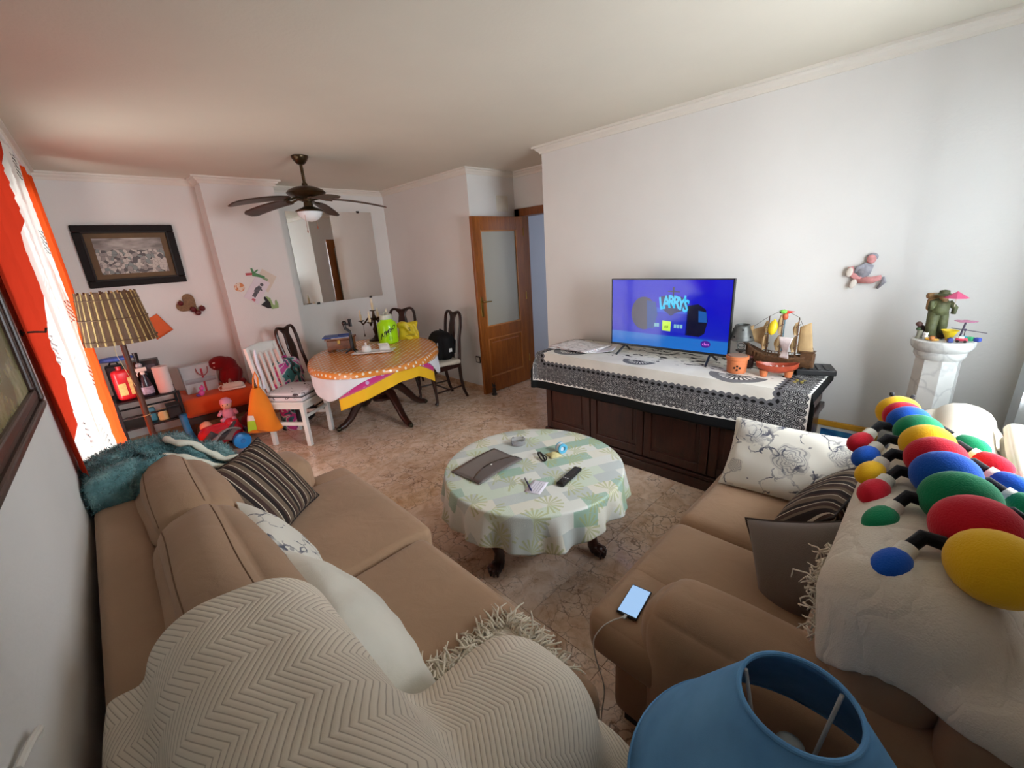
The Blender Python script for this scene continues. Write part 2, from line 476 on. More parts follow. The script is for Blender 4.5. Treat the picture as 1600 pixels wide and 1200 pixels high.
# ------------------------------------------------------------------ windows
GLASS = M('window_glass')
_g = GLASS.node('ShaderNodeBsdfTransparent'); _r = GLASS.node('ShaderNodeBsdfGlossy', Roughness=0.02); _mx = GLASS.node('ShaderNodeMixShader')
_mx.inputs[0].default_value = 0.08; GLASS.t.links.new(_g.outputs[0], _mx.inputs[1]); GLASS.t.links.new(_r.outputs[0], _mx.inputs[2])
GLASS.t.links.new(_mx.outputs[0], GLASS.out.inputs[0]); GLASS = GLASS.mat
ALU = plain((226, 226, 224), 0.35)
w1 = thing('window_1', 'balcony window with white frame behind the red and white curtain', 'window', (XL(3.6)-0.14, (WY0+WY1)/2, 0), -math.atan(0.0285)); struct(w1)
hw = (WY1-WY0)/2
obj('window_frame', MB().bx(-0.03,0.03,-hw,-hw+0.06,0.0,WZ1).bx(-0.03,0.03,hw-0.06,hw,0.0,WZ1).bx(-0.03,0.03,-hw,hw,WZ1-0.06,WZ1)
    .bx(-0.03,0.03,-hw,hw,0.0,0.07).bx(-0.03,0.03,-0.04,0.04,0.0,WZ1), ALU, w1, smooth=False, bevel=0.004)
for s in (-1, 1):
    obj('pane', MB().bx(-0.004,0.004, min(s*0.04, s*(hw-0.06)), max(s*0.04, s*(hw-0.06)), 0.07, WZ1-0.06), GLASS, w1, smooth=False)
w2 = thing('window_2', 'window with white frame above the back of the right sofa', 'window', ((NX0+NX1)/2, -0.54, NZ0)); struct(w2)
hw = (NX1-NX0)/2; hh = NZ1-NZ0
obj('window_frame', MB().bx(-hw,-hw+0.05,-0.03,0.03,0,hh).bx(hw-0.05,hw,-0.03,0.03,0,hh).bx(-hw,hw,-0.03,0.03,0,0.05).bx(-hw,hw,-0.03,0.03,hh-0.05,hh)
    .bx(-0.03,0.03,-0.03,0.03,0,hh), ALU, w2, smooth=False, bevel=0.004)
obj('window_sill', MB().bx(-hw-0.03,hw+0.03,0.02,0.19,-0.03,0.0), plain((222,218,208),0.3), w2, smooth=False, bevel=0.004)
for s in (-1, 1):
    obj('pane', MB().bx(min(s*0.03,s*(hw-0.05)), max(s*0.03,s*(hw-0.05)), -0.004, 0.004, 0.05, hh-0.05), GLASS, w2, smooth=False)

w3 = thing('added_hall_window', 'white framed window added unseen in the hallway for its fill light', 'window', (4.75, 2.20, 0.7)); struct(w3)  # made-up window, out of view, framing the hall fill light
obj('window_frame', MB().bx(-0.40,-0.35,-0.02,0.02,0,1.45).bx(0.35,0.40,-0.02,0.02,0,1.45).bx(-0.35,0.35,-0.02,0.02,0,0.05).bx(-0.35,0.35,-0.02,0.02,1.40,1.45), ALU, w3, smooth=False, bevel=0.004)
obj('pane', MB().bx(-0.35,0.35,-0.003,0.003,0.05,1.40), GLASS, w3, smooth=False)

# ------------------------------------------------------------------ curtains
def cloth_tr(name, col, trans=0.5, uvprint=None, sheer=0.0):
    m = M(name); o = m.coord('Object')
    c = m.ramp(m.noise(o, 6, 3), [(0.3, tuple(x*0.92 for x in srgb(*col)[:3])+(1,)), (0.7, srgb(*col))])
    if uvprint: c = uvprint(m, c)
    d = m.node('ShaderNodeBsdfDiffuse'); t = m.node('ShaderNodeBsdfTranslucent'); mx = m.node('ShaderNodeMixShader')
    m.t.links.new(c, d.inputs[0]); m.t.links.new(c, t.inputs[0]); mx.inputs[0].default_value = trans
    wv = m.noise(m.coord('Object', (300, 300, 300)), 1.0, 2)
    bp_ = m.node('ShaderNodeBump', Strength=0.15); m.t.links.new(wv, bp_.inputs['Height']); m.t.links.new(bp_.outputs[0], d.inputs['Normal'])
    m.t.links.new(d.outputs[0], mx.inputs[1]); m.t.links.new(t.outputs[0], mx.inputs[2]); m.t.links.new(mx.outputs[0], m.out.inputs[0])
    if sheer:
        tp = m.node('ShaderNodeBsdfTransparent'); m2 = m.node('ShaderNodeMixShader'); m2.inputs[0].default_value = sheer
        m.t.links.new(mx.outputs[0], m2.inputs[1]); m.t.links.new(tp.outputs[0], m2.inputs[2]); m.t.links.new(m2.outputs[0], m.out.inputs[0])
    return m.mat
def script_print(m, c):
    # small slanted handwriting-like black strokes in scattered bands
    uv = m.sep(m.coord('UV'))
    a = m.math('SUBTRACT', m.math('FRACT', m.math('MULTIPLY', uv[0], 1.6)), 0.5)
    cellv = m.math('MULTIPLY', uv[1], 2.3); bnd = m.math('ABSOLUTE', m.math('SUBTRACT', m.math('FRACT', m.math('ADD', cellv, m.math('MULTIPLY', m.math('FLOOR', m.math('MULTIPLY', uv[0], 1.6)), 0.37))), 0.5))
    st = m.math('GREATER_THAN', m.math('SINE', m.math('ADD', m.math('MULTIPLY', uv[1], 190), m.math('MULTIPLY', uv[0], 120))), 0.25)
    k = m.math('MULTIPLY', st, m.math('MULTIPLY', m.math('LESS_THAN', m.math('ABSOLUTE', a), 0.13), m.math('LESS_THAN', bnd, 0.16)))
    return m.mix(k, c, srgb(60, 56, 60))
CUR_W = cloth_tr('sheer_white_curtain', (236, 234, 228), 0.08, script_print, 0.16)
CUR_R = cloth_tr('red_orange_curtain', (192, 56, 34), 0.14)
CUR_O = cloth_tr('orange_curtain_hem', (236, 92, 40), 0.25)
cur = thing('window_curtain', 'red orange and white curtain with black scribble print at the balcony window', 'curtain', (0, 0, 0))
def cur_pt(y, z):
    # base line runs from the wall near the hook to the far end, pleated; the foot swings out a little
    b = -0.190+0.046*(y-2.2)
    near = max(0, 1-(y-2.2)/0.5)
    tie = math.exp(-((z-1.45)/0.35)**2)*near
    k = (2.4-z)/2.4
    pl = 0.020*math.sin(y*17+0.8*z)+0.011*math.sin(y*39+1.5*z+1)+0.005*math.sin(y*71+3*z)
    return (max(b+pl*(0.5+0.5*k)-0.01*tie, XL(y)+0.006), y+0.06*tie, z)
def bnd_rw(z): return 2.47+(z-0.95)*0.86
def bnd_wo(z): return 3.86+(z-0.3)*0.24
for nm, m_, y0f, y1f, n in (('red_panel', CUR_R, lambda z: 2.2+0.06*math.sin(z*2), lambda z: max(2.36, bnd_rw(z)), 26),
                           ('white_panel', CUR_W, lambda z: max(2.36, bnd_rw(z)), bnd_wo, 44), ('orange_hem', CUR_O, bnd_wo, lambda z: 4.80, 20)):
    ztop = {'red_panel':2.40,'white_panel':2.40,'orange_hem':2.36}[nm]
    def fn(u, v, y0f=y0f, y1f=y1f, ztop=ztop):
        z = 0.03+(ztop-0.03)*v
        return cur_pt(y0f(z)+(y1f(z)-y0f(z))*u, z)
    obj(nm, MB().grid(fn, n, 40, uvfn=lambda u, v, y0f=y0f, y1f=y1f: (y0f(2.4*v)+(y1f(2.4*v)-y0f(2.4*v))*u, 2.4*v)), m_, cur, sharp=180)
obj('curtain_rail', MB().tube([(XL(2.1)+0.05,2.1,2.405),(XL(5.0)+0.05,5.0,2.405)], 0.009, 8), ALU, cur)
hook = MB().tube([(XL(2.33)+0.0,2.33,1.46),(XL(2.33)+0.035,2.335,1.458),(XL(2.33)+0.06,2.35,1.452),(XL(2.33)+0.065,2.36,1.465)], 0.004, 6).lathe([(0.012,0),(0.012,0.004)],10,(XL(2.33)+0.001,2.33,1.46),rot=Matrix.Rotation(PI/2,3,'Y'))
tag(obj('curtain_hook', hook, plain((48,34,30),0.4)), 'small dark metal hook on the wall beside the red curtain edge', 'hook')
wc = thing('white_curtain', 'plain white curtain hanging at the corner beside the marble pedestal', 'curtain', (0,0,0))
CUR_P = cloth_tr('plain_white_curtain', (232, 238, 240), 0.5)
obj('curtain_panel', MB().grid(lambda u, v: (2.45+0.66*u+0.05*(1-v), -0.335+0.018*math.sin(u*30)+0.014*math.sin(u*13+2)+0.01*(1-v), 0.06+2.3*v), 50, 20), CUR_P, wc, sharp=180)
obj('curtain_rod', MB().tube([(1.45,-0.33,2.37),(3.15,-0.33,2.37)], 0.010, 8).ball((1.45,-0.33,2.37),0.02,10,6).ball((3.15,-0.33,2.37),0.02,10,6), ALU, wc)

# ------------------------------------------------------------------ door
OAK = wood('varnished_oak', (118, 62, 20), (168, 98, 36), 0.32, (14, 14, 1.2))
OAKD = wood('varnished_oak_frame', (104, 54, 18), (150, 86, 32), 0.35, (14, 14, 1.2))
BRASS = plain((150, 120, 62), 0.3, 0.9, 0.15)
fr = MB().bx(3.905, 4.065, DY1-0.005, DY1+0.075, 0, DZ+0.085).bx(3.905, 4.065, DY0-0.075, DY0+0.005, 0, DZ+0.085).bx(3.905, 4.065, DY0-0.075, DY1+0.075, DZ, DZ+0.085)
struct(obj('trim_door_frame', fr, OAKD, smooth=False, bevel=0.004))
door = thing('door_1', 'open oak door with frosted glass pane', 'door', (3.915, 3.772, 0.008)); struct(door)
DW, DH = 0.79, 2.015     # leaf runs from the hinge at x=0 to x=-DW
TH = 0.036
leafy0, leafy1 = -0.018-TH/2, -0.018+TH/2
s0, s1 = 0.115, 0.115
gz0, gz1 = 0.80, 1.87
pz0, pz1 = 0.19, 0.66
lf = MB().bx(-s0,0,leafy0,leafy1,0,DH).bx(-DW,-DW+s1,leafy0,leafy1,0,DH).bx(-DW+s1,-s0,leafy0,leafy1,gz1,DH).bx(-DW+s1,-s0,leafy0,leafy1,pz1,gz0).bx(-DW+s1,-s0,leafy0,leafy1,0,pz0)
obj('leaf', lf, OAK, door, smooth=False, bevel=0.002)
FROST = M('frosted_glass'); _o = FROST.coord('Object')
FROST.bump(FROST.voro(_o, 130), 0.25, 0.002)
FROST = FROST.fin(srgb(186,182,168), 0.35, 0, 0.5, **{'Transmission_Weight': 0.2})
obj('glass_pane', MB().bx(-DW+s1,-s0,-0.021,-0.015,gz0,gz1), FROST, door, smooth=False)
def bead(x0, x1, z0, z1, w, y):
    m = MB()
    for (a,b,c,d) in ((x0,x1,z0,z0+w),(x0,x1,z1-w,z1),(x0,x0+w,z0+w,z1-w),(x1-w,x1,z0+w,z1-w)): m.bx(a,b,y-0.006,y+0.006,c,d)
    return m
obj('glazing_bead', bead(-DW+s1,-s0,gz0,gz1,0.014,leafy0+0.006), plain((186,122,62),0.35), door, smooth=False, bevel=0.002)
obj('panel', MB().bx(-DW+s1,-s0,-0.026,-0.010,pz0,pz1).bx(-DW+s1+0.05,-s0-0.05,-0.031,-0.010,pz0+0.05,pz1-0.05), OAK, door, smooth=False, bevel=0.006)
obj('panel_bead', bead(-DW+s1,-s0,pz0,pz1,0.014,leafy0+0.006), plain((178,112,54),0.35), door, smooth=False, bevel=0.002)
hd = obj('handle_plate', MB().bx(-DW+0.038,-DW+0.076,leafy0-0.004,leafy0,0.93,1.15), BRASS, door, smooth=False, bevel=0.003)
obj('lever', MB().tube([(-DW+0.057,leafy0,1.10),(-DW+0.057,leafy0-0.045,1.10),(-DW+0.075,leafy0-0.052,1.10),(-DW+0.165,leafy0-0.048,1.095)], [0.008,0.008,0.008,0.006], 8), BRASS, hd)
for z in (0.25, 1.05, 1.8): obj('hinge', MB().tube([(0.004,leafy0-0.004,z),(0.004,leafy0-0.004,z+0.09)], 0.007, 8), BRASS, door)
# small dark door-stop figure in front of the leaf
ds = thing('door_stop', 'small dark figurine door stop at the foot of the open door', 'door stop', (3.20, 3.66, 0))
DARKIRON = plain((36, 28, 26), 0.5)
obj('body', MB().lathe([(0.030,0),(0.034,0.012),(0.020,0.03),(0.026,0.06),(0.018,0.085),(0.006,0.10)],14), DARKIRON, ds)
obj('head', MB().ball((0,0,0.115),(0.020,0.020,0.022),12,8).ball((0.016,0.008,0.14),(0.006,0.004,0.016),8,6).ball((-0.016,0.008,0.14),(0.006,0.004,0.016),8,6), DARKIRON, ds)
# wall socket and blanking plate
so = thing('wall_socket', 'dark framed wall socket beside the open door', 'socket', (3.219, 3.93, 0.40), 0)
obj('plate', MB().bx(-0.010,0.001,-0.042,0.042,-0.042,0.042), plain((44,38,36),0.4), so, smooth=False, bevel=0.004)
obj('insert', MB().bx(-0.014,-0.008,-0.028,0.028,-0.028,0.028).lathe([(0.016,0),(0.016,0.004),(0.012,0.004),(0.012,0.001)],16,(-0.014,0,0),rot=Matrix.Rotation(-PI/2,3,'Y')), plain((222,218,208),0.4), so, smooth=False, bevel=0.002)
tag(place(obj('junction_plate', MB().bx(-0.09,0.09,-0.008,0.001,-0.085,0.085).bx(-0.08,0.08,-0.011,-0.006,-0.075,0.075), plain((222,216,200),0.5), smooth=False, bevel=0.003), (3.725, 3.869, 2.175)), 'pale square cover plate on the wall above the open door', 'cover plate')
# ------------------------------------------------------------------ helpers for world-space parts and cloth
def wobj(name, mb, mats, parent, **k):
    # mesh given in world coordinates, stored relative to its parent empty
    inv = (Matrix.Translation(parent.location) @ parent.rotation_euler.to_matrix().to_4x4()).inverted()
    return obj(name, xform(mb, lambda p: inv @ p), mats, parent, **k)
def frame(center, u, v):
    u = Vector(u).normalized(); v = Vector(v); v = (v-u*v.dot(u)).normalized(); y = v.cross(u)
    m = Matrix(((u.x,y.x,v.x,center[0]),(u.y,y.y,v.y,center[1]),(u.z,y.z,v.z,center[2]),(0,0,0,1)))
    return m
def sd_boxes(boxes):
    B = [(np.array([(b[0]+b[1])/2,(b[2]+b[3])/2,(b[4]+b[5])/2]), np.array([(b[1]-b[0])/2,(b[3]-b[2])/2,(b[5]-b[4])/2]), b[6]) for b in boxes]
    def sd(P):
        D = None
        for c, h, r in B:
            q = np.abs(P-c)-(h-r)
            d = np.linalg.norm(np.maximum(q, 0), axis=1)+np.minimum(q.max(1), 0)-r
            D = d if D is None else np.minimum(D, d)
        return np.minimum(D, P[:,2])
    return sd
def drape(A, U, Vv, nu, nv, sd, steps=140, iters=6, thick=0.006, fric=0.5, wind=None, bend=0.25, pins=None):
    # position-based cloth: a flat sheet with corner A and edge vectors U, Vv falls on the solids in sd
    A, U, Vv = (np.array(t, float) for t in (A, U, Vv))
    gu, gv = np.meshgrid(np.linspace(0,1,nu+1), np.linspace(0,1,nv+1))
    P = A+gu[...,None]*U+gv[...,None]*Vv
    rs = np.random.RandomState(3); P[...,2] += rs.uniform(-.002,.002,P.shape[:2])
    lu, lv = np.linalg.norm(U)/nu, np.linalg.norm(Vv)/nv; ld = math.hypot(lu, lv)
    Q = P.copy(); dt2 = 0.0016
    def con(a, b, L, k):
        d = P[b]-P[a]; l = np.linalg.norm(d, axis=-1, keepdims=True)+1e-9
        c = d*(0.5*k*(l-L)/l); P[a] += c; P[b] -= c
    S = np.s_
    groups = []
    for o in (0, 1):
        e = nu+1-((nu+1-o) % 2); groups.append((S[:, o:e:2], S[:, o+1:e:2], lu, 1.0))
        e = nv+1-((nv+1-o) % 2); groups.append((S[o:e:2, :], S[o+1:e:2, :], lv, 1.0))
    for o in (0, 1):
        e = nv+1-((nv+1-o) % 2)
        groups.append((S[o:e:2, :-1], S[o+1:e:2, 1:], ld, 0.35)); groups.append((S[o:e:2, 1:], S[o+1:e:2, :-1], ld, 0.35))
    def bendc():
        for a, b, L in ((S[:, :-4], S[:, 4:], 4*lu), (S[:-4, :], S[4:, :], 4*lv)):
            d = P[b]-P[a]; l = np.linalg.norm(d, axis=-1, keepdims=True)+1e-9
            c = d*(0.5*bend*0.25*np.minimum(l-L*0.97, 0)/l)
            acc = np.zeros_like(P); acc[a] += c; acc[b] -= c; P[...] += acc
    P0 = P.copy()
    for st in range(steps):
        vel = (P-Q)*0.97; Q = P.copy(); P = P+vel; P[...,2] -= 9.8*dt2*0.35
        for it in range(iters):
            for g in groups: con(*g)
            bendc()
            if pins is not None: P[pins] = P0[pins]
            if it % 3 == 2 or it == iters-1:
                F = P.reshape(-1,3); d = sd(F); m = d < thick
                if m.any():
                    p = F[m]; e = 0.002; g = np.stack([sd(p+np.eye(3)[k]*e)-sd(p-np.eye(3)[k]*e) for k in range(3)], 1)
                    g /= np.linalg.norm(g, axis=1, keepdims=True)+1e-9
                    p2 = p+g*(thick-d[m])[:,None]
                    mv = p2-Q.reshape(-1,3)[m]; tn = mv-g*(mv*g).sum(1,keepdims=True)
                    F[m] = p2-tn*fric; P = F.reshape(P.shape)
    return P
def sheet_mb(P, su, sv):
    nv, nu = P.shape[0]-1, P.shape[1]-1
    return MB().grid(lambda u, v: P[int(round(v*nv)), int(round(u*nu))], nu, nv, uvfn=lambda u, v: (u*su, v*sv))

# ------------------------------------------------------------------ fabrics
def fabric(name, col, rough=0.85, wsc=420, var=0.08, wrinkle=0.0, sheen=0.15):
    m = M(name); o = m.coord('Object'); c = srgb(*col)
    f = m.noise(o, 3.5, 4); hi = tuple(min(1,x*(1+var)) for x in c[:3])+(1,); lo = tuple(x*(1-var) for x in c[:3])+(1,)
    col_ = m.ramp(f, [(0.3, lo), (0.7, hi)])
    h = m.noise(o, wsc, 2)
    if wrinkle: h = m.math('ADD', m.math('MULTIPLY', h, 0.35), m.math('MULTIPLY', m.noise(o, 9, 3, 0.5, 1.2), wrinkle))
    m.bump(h, 0.35, 0.004)
    return m.fin(col_, rough, 0, 0.2, **{'Sheen_Weight': sheen, 'Sheen_Roughness': 0.5})
TAN = fabric('tan_microfibre', (164, 132, 104), 0.9, wrinkle=1.6)
TAN2 = fabric('tan_microfibre_cushion', (168, 136, 108), 0.9, wrinkle=2.6)
CREAM = fabric('cream_cotton', (228, 218, 198), 0.9)
DARKLEG = plain((40, 26, 20), 0.4)
def stripes(name, uv_axis=0, period=0.165, ang=0.0):
    m = M(name); c = m.coord('UV', rot=(0,0,ang)); x = m.sep(c)[uv_axis]
    t = m.math('FRACT', m.math('ADD', m.math('DIVIDE', x, period), 100.0))
    D, Br, Tp, Wh = srgb(34,24,22), srgb(66,46,40), srgb(108,92,76), srgb(196,184,164)
    st = [(0,D),(0.10,Wh),(0.125,Br),(0.24,Tp),(0.33,Wh),(0.355,D),(0.47,Br),(0.54,Wh),(0.565,Tp),(0.70,D),(0.80,Wh),(0.825,Br),(0.93,Tp)]
    col = m.ramp(t, st, 'CONSTANT')
    m.bump(m.noise(m.coord('UV'), 700, 2), 0.25, 0.002)
    return m.fin(col, 0.75, 0, 0.3)
STRIPE = stripes('brown_stripe_satin')
def floral(name, base=(224, 220, 208), ink=(92, 94, 106), scale=4.2, amount=0.75, roses=()):
    m = M(name); uv = m.coord('UV')
    w = m.vadd(uv, m.noise(uv, 9, 3, col=True), 0.06)
    d = m.voro(w, scale); g = m.noise(uv, 7, 2)
    # roses: wobbling petal rings around scattered centres; sprigs: thin broken lines
    ring = m.math('ABSOLUTE', m.math('SINE', m.math('ADD', m.math('MULTIPLY', d, 38), m.math('MULTIPLY', m.noise(uv, 26, 3), 9))))
    rk = m.math('MULTIPLY', m.math('LESS_THAN', ring, 0.38), m.math('LESS_THAN', d, 0.30))
    fade = m.ramp(m.noise(uv, 16, 3), [(0.40, (0,0,0,1)), (0.62, (1,1,1,1))])
    sp = m.math('MULTIPLY', m.math('LESS_THAN', m.voro(m.vadd(uv, m.noise(uv, 14, 4, col=True), 0.09), 13, 'DISTANCE_TO_EDGE'), 0.045), m.math('GREATER_THAN', g, 0.50))
    leaf = m.math('MULTIPLY', m.math('LESS_THAN', m.voro(m.vadd(uv, m.noise(uv, 20, 2, col=True), 0.05), 21), 0.30), m.math('GREATER_THAN', g, 0.56))
    k = m.math('MULTIPLY', m.math('MAXIMUM', m.math('MULTIPLY', rk, 0.75), m.math('MAXIMUM', m.math('MULTIPLY', sp, 0.7), m.math('MULTIPLY', leaf, 0.55))), m.math('ADD', 0.25, m.math('MULTIPLY', fade, 0.75)))
    halo = m.math('MULTIPLY', m.math('LESS_THAN', d, 0.34), 0.16)
    s_ = m.sep(uv)
    for (cu, cv, R) in roses:
        du = m.math('SUBTRACT', s_[0], cu); dv = m.math('SUBTRACT', s_[1], cv)
        rr_ = m.math('DIVIDE', m.math('SQRT', m.math('ADD', m.math('MULTIPLY', du, du), m.math('MULTIPLY', dv, dv))), R)
        an = m.math('ARCTAN2', dv, du); wob = m.math('ADD', rr_, m.math('ADD', m.math('MULTIPLY', m.math('SINE', m.math('ADD', m.math('MULTIPLY', an, 5), m.math('MULTIPLY', rr_, 7))), 0.09), m.math('MULTIPLY', m.noise(uv, 30, 2), 0.18)))
        pet = m.math('MULTIPLY', m.math('LESS_THAN', m.math('FRACT', m.math('MULTIPLY', wob, 5.5)), 0.36), m.math('LESS_THAN', wob, 1.05))
        k = m.math('MAXIMUM', k, m.math('MULTIPLY', pet, 0.42)); halo = m.math('MAXIMUM', halo, m.math('MULTIPLY', m.math('LESS_THAN', wob, 1.1), 0.12))
    col = m.mix(m.math('MULTIPLY', m.math('MAXIMUM', k, halo), amount*2, clamp=True), srgb(*base), srgb(*ink))
    m.bump(m.noise(uv, 500, 2), 0.2, 0.002)
    return m.fin(col, 0.8, 0, 0.2)
FLORAL = floral('grey_rose_print_cotton')
FLORALR = floral('grey_large_rose_print', roses=((-0.02,0.0,0.075),(-0.17,0.09,0.04),(0.16,0.07,0.05),(0.22,-0.09,0.04),(-0.24,-0.08,0.035)))

# ------------------------------------------------------------------ left sofa
sl = thing('sofa', 'long tan sofa standing along the left wall under the herringbone throw', 'sofa', (0.33, 1.45, 0))
def sbx(x0,x1,y0,y1,z0,z1,r=0.05,puff=(0,0,0),wob=0,seed=0,n=10,rot=None):
    return dict(c=((x0+x1)/2,(y0+y1)/2,(z0+z1)/2), d=(x1-x0,y1-y0,z1-z0), r=r, puff=puff, wob=wob, seed=seed, n=n, rot=rot)
wobj('base', MB().softbox(**sbx(-0.19,0.735,0.37,2.60,0.06,0.29,0.035)), TAN, sl, sharp=180)
wobj('back_frame', MB().softbox(**sbx(-0.19,-0.045,0.36,2.61,0.08,0.78,0.035,(0.004,0,0.004))), TAN, sl, sharp=180)
wobj('arm', MB().softbox(**sbx(-0.16,0.66,2.335,2.62,0.10,0.60,0.07,(0.02,0.02,0.02),0.006,3)), TAN2, sl, sharp=180)
wobj('arm', MB().softbox(**sbx(-0.16,0.60,0.38,0.71,0.10,0.64,0.11,(0.03,0.02,0.03),0.006,4)), TAN2, sl, sharp=180)
wobj('seat_cushion', MB().softbox(**sbx(0.02,0.875,1.495,2.345,0.275,0.445,0.045,(0.01,0,0.012),0.005,5)).softbox(**sbx(0.64,0.875,1.9,2.47,0.277,0.443,0.045,(0.008,0.008,0.002))), TAN2, sl, sharp=180)
wobj('seat_cushion', MB().softbox(**sbx(0.02,0.805,0.70,1.485,0.275,0.450,0.045,(0.012,0,0.014),0.006,6)).softbox(**sbx(0.56,0.765,0.50,0.95,0.277,0.446,0.045,(0.008,0.008,0.002))), TAN2, sl, sharp=180)
rl = Matrix.Rotation(math.radians(-16), 3, 'Y')
wobj('back_cushion', MB().softbox(**sbx(-0.015,0.215,1.70,2.40,0.44,0.85,0.085,(0.05,0.02,0.045),0.012,7,14,rl)), TAN2, sl, sharp=180)
wobj('back_cushion', MB().softbox(**sbx(-0.015,0.225,0.62,1.73,0.43,0.86,0.085,(0.055,0.02,0.05),0.012,8,14,rl)), TAN2, sl, sharp=180)
from mathutils.bvhtree import BVHTree
def seam_on(mb, pts):
    # drop a line of points onto a mesh from above (world coordinates) and return the seam path
    bv = BVHTree.FromPolygons(mb.v, mb.f); out = []
    for p in pts:
        h = bv.ray_cast(Vector((p[0],p[1],3.0)), Vector((0,0,-1)))
        if h[0] is not None: out.append(h[0]+Vector((0,0,0.0005)))
    return out
SEAM = plain((122, 94, 72), 0.9)
for (y0, y1, cb_) in ((1.735,2.37,sbx(-0.015,0.215,1.70,2.40,0.44,0.85,0.085,(0.05,0.02,0.045),0.012,7,14,rl)), (0.66,1.70,sbx(-0.015,0.225,0.62,1.73,0.43,0.86,0.085,(0.055,0.02,0.05),0.012,8,14,rl))):
    cm = MB().softbox(**cb_)
    for dx in (-0.055, 0.085):
        pth = seam_on(cm, [(0.035+dx+0.004*math.sin(y*9), y) for y in np.linspace(y0+0.02, y1-0.02, 40)])
        if len(pth) > 4: wobj('seam', MB().tube(pth, 0.0022, 5), SEAM, sl)
for x in (-0.12, 0.72):
    for y in (0.44, 2.54): wobj('foot', MB().lathe([(0.025,0.0),(0.03,0.065)],12,(x,y,0)), DARKLEG, sl)

# scatter cushions on the left sofa
def scatter(name, label, center, u, v, w, h, t, mats, back=None, seed=1, pinch=0.08, trim=None):
    c = thing(name, label, 'cushion', center)
    X = frame(center, u, v)
    wobj('cover', MB().cushion(w, h, t, seed=seed, pinch=pinch, back_mi=back, xf=X, n=26), mats, c, sharp=180, merge=False)
    if trim is not None:
        pts = []
        for k in range(80):
            s = k/80*4; e = int(s); f = (s-e)*2-1
            a, b = ((f,-1),(1,f),(-f,1),(-1,-f))[e]
            pts.append(X @ Vector((a*w/2*(1-pinch*(1-b*b)*abs(a)**3), 0, b*h/2*(1-pinch*(1-a*a)*abs(b)**3))))
        wobj('piping', MB().tube(pts, 0.0045, 6, closed=True), trim, c)
    return c
scatter('striped_cushion', 'dark brown and cream striped cushion leaning at the far arm of the left sofa', (0.375,2.13,0.63), (0.72,0.69,0), (-0.23,0.57,0.79), 0.43, 0.43, 0.15, STRIPE, seed=2, trim=plain((30,22,20),0.7))
scatter('floral_cushion', 'white cushion with grey flowers between the striped and the plain white cushion', (0.285,1.56,0.61), (0.12,0.99,0), (-0.50,0.02,0.86), 0.44, 0.40, 0.15, FLORAL, seed=3)
PWHITE = fabric('off_white_satin_cotton', (226, 222, 208), 0.6, wrinkle=1.8)
scatter('white_pillow', 'plain off-white pillow tucked beside the herringbone throw', (0.325,1.06,0.605), (0.10,0.99,-0.06), (-0.52,0,0.85), 0.56, 0.42, 0.17, PWHITE, seed=4)

# ------------------------------------------------------------------ herringbone throw on the left sofa
def herring():
    m = M('cream_herringbone_knit'); uv = m.sep(m.coord('UV'))
    bw = 0.075
    t = m.math('DIVIDE', uv[1], bw); fb = m.math('FLOOR', t)
    odd = m.math('SUBTRACT', m.math('MULTIPLY', m.math('FLOORED_MODULO', fb, 2.0), 2.0), 1.0)
    ph = m.math('ADD', m.math('MULTIPLY', uv[0], 1.0), m.math('MULTIPLY', m.math('MULTIPLY', odd, m.math('SUBTRACT', m.math('FRACT', t), 0.5)), bw*0.5))
    rib = m.math('ABSOLUTE', m.math('SINE', m.math('MULTIPLY', ph, PI/0.0095)))
    k = m.ramp(rib, [(0.0, (1,1,1,1)), (0.45, (0,0,0,1))])
    col = m.mix(m.math('MULTIPLY', k, 0.62), srgb(232, 221, 203), srgb(140, 120, 98))
    m.bump(m.math('ADD', rib, m.math('MULTIPLY', m.noise(m.coord('UV'), 400, 2), 0.2)), 0.4, 0.003)
    return m.fin(col, 0.9, 0, 0.15)
HERR = herring()
FRINGE = plain((226, 214, 192), 0.9, bump=0.3)
sdl = sd_boxes([(-0.192,-0.04,0.26,2.62,0,0.785,0.04), (-0.10,0.23,0.30,1.73,0.40,0.93,0.13), (-0.16,0.635,0.37,0.74,0,0.70,0.15), (0.02,0.81,0.33,1.5,0,0.46,0.05), (-0.6,-0.236,-1,3,-1,3,0.001)])
PT = drape((-0.222,1.13,0.98), (0.95,-0.30,0.0), (-0.03,-0.86,0.0), 70, 60, sdl, steps=110, iters=7, thick=0.008, fric=0.6)
thr = thing('herringbone_throw', 'cream herringbone knit throw with fringe draped over the near end of the left sofa', 'throw', (0.3,0.6,0.45))
wobj('blanket', sheet_mb(PT, 0.996, 0.86), HERR, thr, sharp=180, solid=0.008, sub=1)
def fringe(pts, dirs, length, rad=0.0028, per=5, seed=1, curl=0.02, sd=None):
    rs = np.random.RandomState(seed); mb = MB()
    for p, d in zip(pts, dirs):
        for k in range(per):
            d2 = d+rs.normal(0, 0.35, 3); d2 /= np.linalg.norm(d2)
            L = length*rs.uniform(0.6, 1.1); q = p+rs.normal(0, 0.004, 3); path = [q]
            for s in range(4):
                q = q+d2*L/4+rs.normal(0, curl*0.35, 3)
                d2 = d2+np.array([0,0,-0.35])+rs.normal(0,0.35,3); d2 /= np.linalg.norm(d2)
                if sd is not None:
                    dd = sd(q[None])[0]
                    if dd < 0.006: q = q+np.array([0,0,1])*(0.007-dd)
                path.append(q)
            mb.tube([tuple(t) for t in path], [rad]*4+[rad*0.5], 5)
    return mb
e0 = PT[0, 38:]; dv = PT[0, 38:]-PT[2, 38:]; dv /= np.linalg.norm(dv, axis=1, keepdims=True)+1e-9
